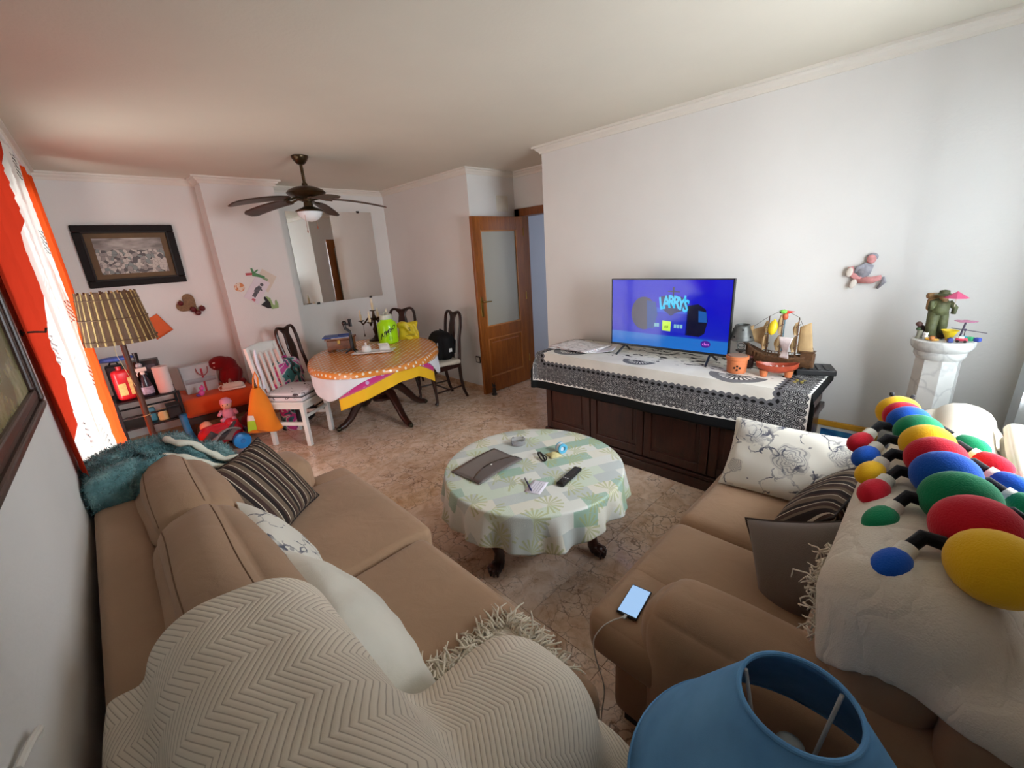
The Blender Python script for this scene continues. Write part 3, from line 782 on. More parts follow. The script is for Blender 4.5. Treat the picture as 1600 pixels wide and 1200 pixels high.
e1 = PT[0:16, -1]; d1 = PT[0:16, -1]-PT[0:16, -3]; d1 /= np.linalg.norm(d1, axis=1, keepdims=True)+1e-9
e0 = np.concatenate([e0, e1]); dv = np.concatenate([dv, d1])
fo = wobj('fringe', fringe(e0, dv, 0.085, 0.0034, 8, 5, sd=sdl), FRINGE, thr, sharp=180); fo['kind'] = 'stuff'

# ------------------------------------------------------------------ teal plush blanket over the far back corner
def teal():
    m = M('teal_plush'); o = m.coord('Object')
    col = m.ramp(m.noise(o, 16, 4, 0.6), [(0.3, srgb(62, 98, 102)), (0.55, srgb(98, 140, 142)), (0.75, srgb(146, 182, 180))])
    m.bump(m.noise(o, 90, 3), 0.6, 0.01)
    return m.fin(col, 0.95, 0, 0.1, **{'Sheen_Weight': 0.4})
TEAL = teal(); SHERPA = plain((222, 222, 206), 0.95, bump=0.5, bscale=160)
tb = thing('plush_blanket', 'fluffy teal blanket with white edging bunched over the far back corner of the left sofa', 'blanket', (0.05,2.35,0.6))
spine = [(-0.105,2.16,0.74),(-0.100,2.24,0.83),(-0.085,2.34,0.865),(-0.05,2.40,0.880),(0.06,2.42,0.862),(0.16,2.37,0.815),(0.26,2.32,0.745),(0.33,2.33,0.68),(0.385,2.36,0.645)]
def smooth_path(p, n):
    p = np.array(p, float); t = np.linspace(0, len(p)-1, n); out = []
    for s in t:
        i = min(int(s), len(p)-2); f = s-i
        p0, p1, p2, p3 = p[max(i-1,0)], p[i], p[i+1], p[min(i+2,len(p)-1)]
        out.append(0.5*((2*p1)+(-p0+p2)*f+(2*p0-5*p1+4*p2-p3)*f*f+(-p0+3*p1-3*p2+p3)*f**3))
    return np.array(out)
SPN = smooth_path(spine, 60)
rs = np.random.RandomState(4); tfr = rs.uniform(8, 30, (7,2)); tph = rs.uniform(0, 6.3, 7)
def teal_pt(u, v):
    i = min(int(u*59), 58); f = u*59-i
    c = SPN[i]*(1-f)+SPN[i+1]*f
    t = SPN[min(i+2,59)]-SPN[max(i-1,0)]; t /= np.linalg.norm(t)
    s = np.cross(t, [0,0,1.0]); s /= np.linalg.norm(s); n = np.cross(s, t)
    a = 2*PI*v
    end = min(1, (min(u, 1-u)*9))**0.5
    bul = 1+0.14*math.sin(tfr[0,0]*u+a*2+tph[0])+0.10*math.sin(tfr[1,0]*1.4*u+a*3+tph[1])
    wd = (0.115+0.02*math.sin(u*7))*bul*end; ht = (0.062+0.012*math.sin(u*11+1))*bul*end
    # a long fold line runs along the camera-facing side
    fold = 1-0.28*math.exp(-((v-0.12)/0.035)**2)
    p = c+(s*math.cos(a)*wd+n*math.sin(a)*ht)*fold
    p[0] = max(p[0], XL(p[1])+0.016)
    return p
tmb = MB().grid(teal_pt, 90, 40, uvfn=lambda u, v: (u,v))
pile = wobj('blanket', tmb, TEAL, tb, sharp=180, merge=True)
# plush pile: short tufts over the surface
rs = np.random.RandomState(9); fm = MB(); vs = []; fs = []
for k in range(15000):
    u, v = rs.uniform(0.01,0.99), rs.uniform(0,1)
    p = teal_pt(u, v); a = teal_pt(min(u+0.004,0.999), v)-p; b = teal_pt(u, (v+0.004)%1)-p
    n = np.cross(a, b); n /= np.linalg.norm(n)+1e-9
    c = SPN[min(int(u*59),59)]
    if n@(p-c) < 0: n = -n
    d = n+rs.normal(0,0.45,3); d /= np.linalg.norm(d); L = rs.uniform(0.010,0.020)
    s = np.cross(d, rs.normal(0,1,3)); s /= np.linalg.norm(s); w = 0.0011
    o = len(vs); vs += [p-s*w-d*0.002, p+s*w-d*0.002, p+d*L*0.6+s*w*0.8+rs.normal(0,0.001,3), p+d*L]; fs += [(o,o+1,o+2,o+3)]
fm.add(vs, fs)
po = wobj('pile', fm, TEAL, tb, sharp=180); po['kind'] = 'stuff'
def teal_out(u, v, k=0.014):
    p = teal_pt(u, v); c = SPN[min(int(u*59),59)]; d = p-c; return p+d/np.linalg.norm(d)*k
edge1 = [teal_out(u, 0.19-0.10*(u-0.55)+0.012*math.sin(u*40)) for u in np.linspace(0.52,0.985,30)]
edge2 = [teal_out(u, 0.05+0.03*math.sin(u*12)) for u in np.linspace(0.55,0.985,26)]
for e in (edge1, edge2):
    wobj('edging', MB().tube([tuple(q+np.random.normal(0,0.0015,3)) for q in e], [0.014+0.003*math.sin(i*1.7) for i in range(len(e))], 8), SHERPA, tb, sharp=180)

# ------------------------------------------------------------------ right sofa
sr = thing('sofa', 'shorter tan sofa on the right with the plush caterpillar on its back', 'sofa', (1.75, 0.18, 0))
wobj('base', MB().softbox(**sbx(0.955,2.58,-0.29,0.60,0.07,0.29,0.04)), TAN, sr, sharp=180)
wobj('back_frame', MB().softbox(**sbx(0.955,2.60,-0.30,-0.13,0.08,0.78,0.045)), TAN, sr, sharp=180)
wobj('arm', MB().softbox(**sbx(0.935,1.195,-0.28,0.50,0.09,0.60,0.085,(0.02,0.02,0.03),0.006,13)), TAN2, sr, sharp=180)
wobj('arm', MB().softbox(**sbx(2.36,2.62,-0.28,0.50,0.09,0.60,0.085,(0.02,0.02,0.03),0.006,14)), TAN2, sr, sharp=180)
wobj('seat_cushion', MB().softbox(**sbx(1.19,1.642,-0.02,0.70,0.275,0.448,0.055,(0,0.015,0.012),0.004,15)).softbox(**sbx(0.94,1.642,0.40,0.70,0.273,0.446,0.055,(0.01,0.012,0.004))), TAN2, sr, sharp=180)
wobj('seat_cushion', MB().softbox(**sbx(1.648,2.36,-0.02,0.70,0.275,0.448,0.055,(0,0.015,0.014),0.004,16)).softbox(**sbx(2.0,2.58,0.48,0.70,0.275,0.446,0.055,(0.008,0.012,0.002))), TAN2, sr, sharp=180)
rr = Matrix.Rotation(math.radians(14), 3, 'X')
wobj('back_cushion', MB().softbox(**sbx(1.02,1.79,-0.16,0.07,0.43,0.85,0.085,(0.02,0.05,0.04),0.010,17,14,rr)), TAN2, sr, sharp=180)
wobj('back_cushion', MB().softbox(**sbx(1.80,2.56,-0.20,0.04,0.43,0.89,0.10,(0.03,0.05,0.05),0.014,18,14,rr)), CREAM, sr, sharp=180)
for x in (1.03, 2.52):
    for y in (-0.22, 0.54): wobj('foot', MB().bx(x-0.03,x+0.03,y-0.03,y+0.03,0,0.075), DARKLEG, sr, smooth=False)
scatter('floral_pillow', 'white pillow with grey roses leaning on the far arm of the right sofa', (2.155,0.37,0.60), (0.06,-0.99,0.0), (0.62,0.04,0.78), 0.60, 0.36, 0.14, FLORALR, seed=5, pinch=0.05)
scatter('striped_cushion', 'brown and cream striped cushion on the right sofa behind the plain taupe cushion', (1.88,0.215,0.60), (-0.93,0.25,-0.25), (0.12,-0.62,0.77), 0.40, 0.40, 0.14, stripes('brown_stripe_satin_b', 0, 0.165, 0.0), seed=6, trim=plain((30,22,20),0.7))
TAUPE = fabric('taupe_satin', (116, 104, 94), 0.45, var=0.05)
scatter('taupe_cushion', 'plain taupe cushion with striped back standing on the right sofa seat', (1.46,0.172,0.575), (-0.02,-0.90,0.40), (0.42,0.36,0.82), 0.36, 0.32, 0.16, [TAUPE, STRIPE], back=1, seed=7, trim=plain((60,48,40),0.7))

# beige throw over the near end of the right sofa back
def linen(name, col):
    m = M(name); uv = m.coord('UV'); c = srgb(*col)
    f = m.noise(uv, 5, 4); cr = m.voro(m.vadd(uv, m.noise(uv, 6, 3, col=True), 0.2), 9, 'DISTANCE_TO_EDGE')
    m.bump(m.math('ADD', m.math('MULTIPLY', m.math('MINIMUM', cr, 0.12), 4.0), m.math('MULTIPLY', m.noise(uv, 300, 2), 0.25)), 0.5, 0.012)
    return m.fin(m.ramp(f, [(0.3, tuple(x*0.92 for x in c[:3])+(1,)), (0.7, c)]), 0.9, 0, 0.15)
BEIGE = linen('beige_crinkled_cotton', (224, 213, 196))
sdr = sd_boxes([(0.95,2.6,-0.31,-0.12,0,0.80,0.05), (0.99,1.80,-0.20,0.10,0.40,0.93,0.11), (0.92,1.20,-0.30,0.51,0,0.63,0.08), (1.15,2.4,-0.2,0.70,0,0.455,0.05), (-1,4,-1,-0.37,-1,3,0.01)])
PB = drape((0.90,-0.345,1.02), (0.90,0.03,0.0), (0.03,0.47,0.0), 62, 34, sdr, steps=110, iters=7, thick=0.008, fric=0.55)
bt = thing('beige_throw', 'beige crinkled throw with short fringe hanging over the near end of the right sofa back', 'throw', (1.1,-0.05,0.6))
wobj('blanket', sheet_mb(PB, 0.90, 0.47), BEIGE, bt, sharp=180, solid=0.006, sub=1)
ee = PB[-1, 4:22]; dd = PB[-1, 4:22]-PB[-3, 4:22]; dd /= np.linalg.norm(dd, axis=1, keepdims=True)+1e-9
fo = wobj('fringe', fringe(ee, dd, 0.05, 0.002, 5, 8, sd=sdr), FRINGE, bt, sharp=180); fo['kind'] = 'stuff'
# ------------------------------------------------------------------ coffee table
MAHOG = wood('dark_mahogany', (30, 14, 11), (66, 32, 22), 0.28, (3, 14, 14))
MAHOGZ = wood('dark_mahogany_upright', (30, 14, 11), (66, 32, 22), 0.28, (14, 14, 2))
CTX, CTY, CTZ = 1.58, 1.52, 0.455
ct = thing('coffee_table', 'round dark wooden coffee table with carved claw feet', 'table', (CTX, CTY, 0), math.radians(10))
obj('table_top', MB().lathe([(0.0,CTZ-0.035),(0.46,CTZ-0.035),(0.485,CTZ-0.025),(0.49,CTZ-0.008),(0.485,CTZ),(0.0,CTZ)], 64), MAHOG, ct)
obj('apron', MB().lathe([(0.34,CTZ-0.11),(0.37,CTZ-0.105),(0.37,CTZ-0.034),(0.34,CTZ-0.034)], 48), MAHOG, ct)
for k in range(4):
    a = k*PI/2; ca, sa = math.cos(a), math.sin(a)
    prof = [(0.35,0.42,0.055),(0.39,0.37,0.060),(0.415,0.30,0.054),(0.405,0.23,0.040),(0.38,0.16,0.029),(0.365,0.11,0.026),(0.37,0.06,0.030),(0.39,0.035,0.034)]
    lg = obj('leg', MB().tube([(r*ca,r*sa,z) for r,z,_ in prof], [w for _,_,w in prof], 12), MAHOGZ, ct)
    foot = MB().ball((0.405*ca,0.405*sa,0.036),0.036,14,8)
    for j in (-0.9,-0.3,0.3,0.9):
        foot.tube([((0.375+0.02*math.cos(j))*ca-0.02*math.sin(j)*sa,(0.375+0.02*math.cos(j))*sa+0.02*math.sin(j)*ca,0.06),(0.405*ca+0.036*math.cos(a+j),0.405*sa+0.036*math.sin(a+j),0.042),(0.405*ca+0.034*math.cos(a+j),0.405*sa+0.034*math.sin(a+j),0.008)],[0.011,0.011,0.006],7)
    obj('claw_foot', foot, MAHOGZ, lg)
def oilcloth():
    m = M('leaf_print_oilcloth'); uv = m.coord('UV', rot=(0,0,0.45)); s = m.sep(uv)
    gx = m.math('FLOOR', m.math('DIVIDE', m.math('ADD', s[0], m.math('MULTIPLY', m.math('FLOOR', m.math('DIVIDE', s[1], 0.085)), 0.06)), 0.14)); gy = m.math('FLOOR', m.math('DIVIDE', s[1], 0.085))
    wn = m.node('ShaderNodeTexWhiteNoise', noise_dimensions='2D'); m.t.links.new(m.comb(gx, gy), wn.inputs['Vector'])
    cell = m.ramp(wn.outputs['Value'], [(0, srgb(224,226,218)), (0.36, srgb(194,202,198)), (0.56, srgb(160,190,172)), (0.66, srgb(206,218,200)), (0.84, srgb(226,224,210))], 'CONSTANT')
    # pale filigree inside the patches
    fl = m.math('LESS_THAN', m.math('ABSOLUTE', m.math('SINE', m.math('MULTIPLY', m.voro(uv, 16, rnd=0.2), 26))), 0.28)
    fg = m.math('MULTIPLY', fl, m.math('GREATER_THAN', m.sep(wn.outputs['Color'])[1], 0.55))
    col = m.mix(m.math('MULTIPLY', fg, 0.45), cell, srgb(236,240,232))
    # palm fans
    vn = m.node('ShaderNodeTexVoronoi'); m.t.links.new(uv, vn.inputs['Vector']); vn.inputs['Scale'].default_value = 5.0
    df = m.node('ShaderNodeVectorMath', operation='SUBTRACT'); m.t.links.new(uv, df.inputs[0]); m.t.links.new(vn.outputs['Position'], df.inputs[1])
    ds_ = m.sep(df.outputs[0]); an = m.math('ARCTAN2', ds_[1], ds_[0])
    rr_ = m.math('SQRT', m.math('ADD', m.math('MULTIPLY', ds_[0], ds_[0]), m.math('MULTIPLY', ds_[1], ds_[1])))
    lv = m.math('GREATER_THAN', m.math('SINE', m.math('MULTIPLY', an, 15)), m.math('SUBTRACT', m.math('MULTIPLY', rr_, 15), 0.75))
    fan = m.math('MULTIPLY', m.math('MULTIPLY', lv, m.math('LESS_THAN', rr_, 0.078)), m.math('LESS_THAN', m.math('ABSOLUTE', an), 2.3))
    col = m.mix(m.math('MULTIPLY', fan, 0.6), col, srgb(176, 182, 108))
    return m.fin(col, 0.34, 0, 0.5)
OIL = oilcloth()
def round_cloth(R, z, drop, n, amp, seed, rim=0.012, dropf=None, nv=22, nu=240):
    # round cloth: flat top of radius R, rounded rim, then a hanging, folding drop
    rs = np.random.RandomState(seed); ph = rs.uniform(0, 6.28, 4)
    rows = [('t', t) for t in (0.0, 0.3, 0.6, 0.85, 1.0)]+[('r', t) for t in (0.33, 0.66, 1.0)]+[('d', t) for t in np.linspace(0, 1, nv)[1:]]
    def dl_(a): return drop if dropf is None else dropf(a)
    def fn(u, v):
        kd, t = rows[int(round(v*(len(rows)-1)))]; a = 2*PI*u
        if kd == 't': r, zz = R*t, z
        elif kd == 'r': r, zz = R+rim*math.sin(t*PI/2), z-rim*(1-math.cos(t*PI/2))
        else:
            w = math.sin(n*a+ph[0]+0.9*math.sin(3*a+ph[1]))+0.5*math.sin((n*2-3)*a+ph[2])
            r = R+rim+0.022*t+amp*t*w; zz = z-rim-t*dl_(a)*(1-0.05*t*w)
        return (r*math.cos(a), r*math.sin(a), zz)
    def uvf(u, v):
        kd, t = rows[int(round(v*(len(rows)-1)))]; a = 2*PI*u
        s_ = R*t if kd == 't' else R+rim*1.57*t if kd == 'r' else R+rim*1.57+t*dl_(a)
        return (s_*math.cos(a), s_*math.sin(a))
    return MB().grid(fn, nu, len(rows)-1, uvfn=uvf, closed_u=True)
tc = thing('tablecloth', 'pale green leaf-patterned patchwork tablecloth on the round coffee table', 'tablecloth', (CTX, CTY, 0), 0)
obj('cloth', round_cloth(0.497, CTZ+0.007, 0.165, 15, 0.022, 2, dropf=lambda a: 0.165+0.02*math.sin(2*a+1)+0.012*math.sin(5*a)), OIL, tc, sharp=180, merge=True, solid=0.0015)
uc = thing('under_tablecloth', 'pink printed cloth edge peeping out below the leaf-patterned tablecloth', 'tablecloth', (CTX, CTY, 0), 0)
_p = M('pink_flower_print'); _u = _p.coord('UV')
PINKP = _p.fin(_p.mix(_p.math('LESS_THAN', _p.voro(_u, 40), 0.35), srgb(226,206,196), srgb(186,88,78)), 0.7)
obj('cloth', round_cloth(0.484, CTZ+0.001, 0.20, 15, 0.021, 2, rim=0.006, dropf=lambda a: 0.10+0.105*math.exp(-((a-3.75)/0.38)**2)), PINKP, uc, sharp=180, merge=True, solid=0.001)
ZT = CTZ+0.008
# things on the coffee table
fl = thing('document_folder', 'smoky grey plastic document folder on the coffee table', 'folder', (1.395, 1.705, ZT), math.radians(3))
SMOKE = plain((112, 104, 100), 0.18, var=0.04, spec=0.6)
def bent(u, v): return ((u-0.5)*0.345, (v-0.5)*0.235, 0.007+0.006*math.sin(u*PI)+0.003*math.sin(v*5+u*3))
obj('sleeve', MB().grid(bent, 14, 10), SMOKE, fl, sharp=180, solid=0.006)
obj('flap', MB().grid(lambda u, v: ((u-0.5)*0.340, -0.115+0.105*v*(1-0.45*(2*u-1)**2), 0.0135+0.006*math.sin(u*PI)), 14, 6), plain((98,90,88),0.15,var=0.04), fl, sharp=180, solid=0.0015)
obj('stud', MB().lathe([(0.0055,0),(0.005,0.003),(0,0.004)],12,(0.0,-0.032,0.021)), plain((230,230,226),0.3), fl)
CLEAR = M('smoked_glass').fin(srgb(214,214,216), 0.06, 0, 0.5, **{'Transmission_Weight': 0.75, 'IOR': 1.45})
ash = thing('ashtray', 'small round glass ashtray on the coffee table', 'ashtray', (1.715,1.77,ZT))
obj('bowl', MB().lathe([(0.034,0),(0.044,0.004),(0.047,0.032),(0.042,0.034),(0.037,0.010),(0.0,0.008)],28), CLEAR, ash)
obj('rest', MB().bx(-0.050,-0.038,-0.006,0.006,0.028,0.036).bx(0.038,0.050,-0.006,0.006,0.028,0.036).bx(-0.006,0.006,0.038,0.050,0.028,0.036), CLEAR, ash, smooth=False, bevel=0.002)
hc = thing('hair_clip', 'black plastic hair clip beside the blue tape on the coffee table', 'hair clip', (1.665,1.525,ZT), math.radians(62))
BLK = plain((18,18,20), 0.28, var=0.04)
obj('jaw', MB().tube([(0.055*math.cos(t), 0.017*math.sin(t), 0.012+0.006*math.sin(t*2)) for t in np.linspace(0,2*PI,24,endpoint=False)], 0.0045, 6, closed=True), BLK, hc)
obj('jaw', MB().tube([(-0.05,0,0.008),(-0.02,0.004,0.026),(0.02,0.003,0.028),(0.065,0,0.010)], [0.005,0.006,0.006,0.003], 7), BLK, hc)
bt_ = thing('tape_roll', 'light blue roll of tape on the coffee table', 'tape', (1.795,1.485,ZT), math.radians(-20))
obj('roll', MB().lathe([(0.016,-0.020),(0.030,-0.020),(0.030,0.020),(0.016,0.020),(0.016,-0.020)],24,(0,0,0.030),rot=Matrix.Rotation(PI/2,3,'X')), plain((88,176,214),0.4), bt_)
obj('label', MB().lathe([(0.0305,-0.010),(0.0305,0.010)],24,(0,0,0.030),rot=Matrix.Rotation(PI/2,3,'X')), plain((228,236,240),0.5), bt_)
tag(place(obj('plastic_bag', MB().grid(lambda u, v: ((u-0.5)*0.075, (v-0.5)*0.07, 0.004+0.016*math.sin(PI*u)*math.sin(PI*v)+0.003*math.sin(9*u+7*v)), 12, 12), plain((206,196,140),0.25,var=0.2,vscale=40), sharp=180, solid=0.002), (1.735,1.492,ZT), (0,0,-0.35)), 'small clear yellowish bag between the hair clip and the blue roll', 'bag')
rc = thing('remote_control', 'black television remote control on the coffee table', 'remote', (1.585,1.262,ZT), math.radians(9))
obj('body', MB().softbox((0,0,0.010),(0.205,0.047,0.019),0.008,(0,0,0.002)), BLK, rc, sharp=180)
RUB = plain((60,60,64),0.5)
for i in range(9):
    for j in (-1,0,1):
        bmat = plain((214,214,214),0.4) if i == 2 else RUB
        obj('button', MB().lathe([(0.0045,0),(0.004,0.0022),(0,0.0026)],8,(-0.075+0.0175*i, 0.0125*j, 0.0195)), bmat, rc)
pp = thing('note_paper', 'small white printed note on the coffee table', 'paper', (1.405,1.335,ZT), math.radians(20))
obj('sheet', MB().grid(lambda u, v: ((u-0.5)*0.125,(v-0.5)*0.085,0.0015+0.004*max(0,u-0.75)**2*16*0.2+0.002*math.sin(u*4)*v), 8, 6), plain((226,222,232),0.6,var=0.02), pp, sharp=180, solid=0.0006)
for r_ in range(5): obj('text_line', MB().bx(-0.05,0.03+0.012*((r_*37)%3),-0.028+0.014*r_-0.0008,-0.028+0.014*r_+0.0008,0.0040,0.0044), plain((150,150,160),0.7), pp, smooth=False)
pn = thing('ballpoint_pen', 'dark blue ballpoint pen lying across the white note', 'pen', (1.385,1.375,ZT+0.010), math.radians(58))
obj('barrel', MB().lathe([(0.001,-0.07),(0.0045,-0.055),(0.0045,0.05),(0.0035,0.07)],10,rot=Matrix.Rotation(PI/2,3,'Y')), plain((32,36,92),0.3), pn)
obj('clip', MB().bx(0.025,0.066,-0.001,0.001,0.0045,0.0065), plain((210,210,214),0.3,0.6), pn, smooth=False)

# ------------------------------------------------------------------ blue lamp in the near corner
st = thing('side_table', 'small dark round side table under the blue lamp', 'table', (0.66,0.062,0))
obj('table_top', MB().lathe([(0,0.37),(0.17,0.37),(0.178,0.385),(0.17,0.40),(0,0.40)],36), MAHOG, st)
for k in range(3):
    a = k*2*PI/3; obj('leg', MB().tube([(0.13*math.cos(a),0.13*math.sin(a),0.37),(0.11*math.cos(a),0.11*math.sin(a),0.2),(0.15*math.cos(a),0.15*math.sin(a),0.0)],[0.018,0.014,0.012],8), MAHOGZ, st)
BLUEF = M('blue_lamp_fabric'); _o = BLUEF.coord('Object')
BLUEF.bump(BLUEF.noise(_o, 600, 2), 0.3, 0.002)
BLUEF = BLUEF.fin(BLUEF.ramp(BLUEF.noise(_o, 8, 3), [(0.3, srgb(94,150,202)), (0.7, srgb(112,170,220))]), 0.85, 0, 0.2)
lp = thing('table_lamp', 'table lamp with open-topped blue fabric shade between the two sofas', 'lamp', (0.66,0.062,0.401))
obj('base', MB().lathe([(0.075,0),(0.08,0.012),(0.05,0.03),(0.03,0.05),(0.045,0.09),(0.05,0.13),(0.03,0.17),(0.014,0.20),(0.014,0.26)],28), plain((226,222,212),0.35), lp)
def shade_pt(r0, r1, z0, z1, n=56):
    return MB().grid(lambda u, v: ((r0+(r1-r0)*v)*math.cos(2*PI*u), (r0+(r1-r0)*v)*math.sin(2*PI*u), z0+(z1-z0)*v), n, 8, closed_u=True)
sh = obj('lamp_shade', shade_pt(0.262,0.086,0.215,0.50), BLUEF, lp, sharp=180, solid=0.003)
obj('rim', MB().tube([(0.0865*math.cos(t),0.0865*math.sin(t),0.50) for t in np.linspace(0,2*PI,48,endpoint=False)],0.0045,8,closed=True), BLUEF, sh)
obj('rim', MB().tube([(0.262*math.cos(t),0.262*math.sin(t),0.215) for t in np.linspace(0,2*PI,64,endpoint=False)],0.0045,8,closed=True), BLUEF, sh)
WPL = plain((232,230,222),0.35)
for a in (0.55, 0.55+2.1, 0.55+4.2):
    obj('shade_rod', MB().tube([(0.082*math.cos(a+0.9),0.082*math.sin(a+0.9),0.492),(0.035*math.cos(a+0.9),0.035*math.sin(a+0.9),0.27)],0.0035,7), WPL, sh)
obj('socket', MB().lathe([(0.022,0.255),(0.022,0.31),(0.018,0.315)],16).lathe([(0.03,0.265),(0.045,0.268),(0.045,0.272),(0.03,0.272)],20), WPL, lp)
obj('bulb', MB().lathe([(0.013,0.312),(0.016,0.33),(0.028,0.355),(0.030,0.375),(0.022,0.398),(0.008,0.408),(0,0.409)],20), M('opal_bulb').fin(srgb(232,236,230),0.15,0,0.5,**{'Transmission_Weight':0.4}), lp)

# phone and cable on the right sofa
ph = thing('smartphone', 'smartphone with lit pale blue screen on the seat corner of the right sofa', 'phone', (1.075,0.585,0.452), math.radians(8))
obj('body', MB().softbox((0,0,0.0045),(0.145,0.071,0.009),0.004), BLK, ph, sharp=180)
SCR = M('lit_phone_screen'); SCR.fin(srgb(20,24,30), 0.1); SCR.set(SCR.b, 'Emission Color', srgb(150,186,226)); SCR.b.inputs['Emission Strength'].default_value = 0.75
obj('screen', MB().bx(-0.066,0.066,-0.032,0.032,0.0088,0.0094), SCR.mat, ph, smooth=False)
cb = thing('charging_cable', 'white charging cable running from the phone down to the floor', 'cable', (0.93,0.6,0))
cpts = smooth_path([(1.002,0.575,0.460),(0.985,0.58,0.462),(0.965,0.60,0.452),(0.94,0.625,0.425),(0.912,0.64,0.38),(0.918,0.635,0.30),(0.915,0.60,0.20),(0.90,0.60,0.10),(0.85,0.58,0.012),(0.78,0.56,0.006),(0.70,0.50,0.006)], 60)
wobj('cord', MB().tube([tuple(p) for p in cpts], 0.0022, 6), WPL, cb)
wobj('plug', MB().bx(0.988,1.004,0.570,0.580,0.4555,0.4635), WPL, cb, smooth=False, bevel=0.002)

# ------------------------------------------------------------------ TV cabinet
cab = thing('tv_cabinet', 'long dark mahogany cabinet with panelled doors under the television', 'cabinet', (2.94,1.42,0))
CY0, CY1, CX0, CX1, CZ = 0.47, 2.37, 2.66, 3.235, 0.80
wobj('carcass', MB().bx(CX0+0.02,CX1,CY0+0.01,CY1-0.01,0.10,CZ-0.03), MAHOGZ, cab, smooth=False, bevel=0.003)
wobj('plinth', MB().bx(CX0-0.015,CX1,CY0-0.02,CY1+0.02,0,0.075).bx(CX0-0.005,CX1,CY0-0.01,CY1+0.01,0.075,0.105), MAHOG, cab, smooth=False, bevel=0.006)
wobj('top_board', MB().bx(CX0-0.03,CX1,CY0-0.035,CY1+0.03,CZ-0.028,CZ).bx(CX0-0.012,CX1,CY0-0.016,CY1+0.012,CZ-0.05,CZ-0.028), MAHOG, cab, smooth=False, bevel=0.006)
nd = 4; dw = (CY1-CY0-0.02)/nd
for k in range(nd):
    y1 = CY1-0.01-k*dw; y0 = y1-dw
    d = wobj('door', MB().bx(CX0,CX0+0.022,y0+0.004,y0+0.06,0.115,0.745).bx(CX0,CX0+0.022,y1-0.06,y1-0.004,0.115,0.745).bx(CX0,CX0+0.022,y0+0.06,y1-0.06,0.115,0.18).bx(CX0,CX0+0.022,y0+0.06,y1-0.06,0.68,0.745), MAHOGZ, cab, smooth=False, bevel=0.005)
    obj('door_panel', xform(MB().bx(CX0+0.012,CX0+0.02,y0+0.055,y1-0.055,0.175,0.685).bx(CX0+0.006,CX0+0.02,y0+0.09,y1-0.09,0.21,0.65), lambda p: p-Vector(cab.location)), MAHOGZ, d, smooth=False, bevel=0.005)
    ky = (y0+0.03) if k % 2 == 0 else (y1-0.03)
    obj('knob', xform(MB().ball((CX0-0.012,ky,0.52),0.011,10,8), lambda p: p-Vector(cab.location)), BRASS, d)
# end panel towards the pedestal
wobj('end_panel', MB().bx(CX0+0.05,CX1-0.04,CY0-0.002,CY0+0.012,0.14,0.52).bx(CX0+0.05,CX1-0.04,CY0-0.002,CY0+0.012,0.60,0.73).bx(CX0+0.0,CX1,CY0-0.016,CY0+0.012,0.535,0.58), MAHOGZ, cab, smooth=False, bevel=0.006)

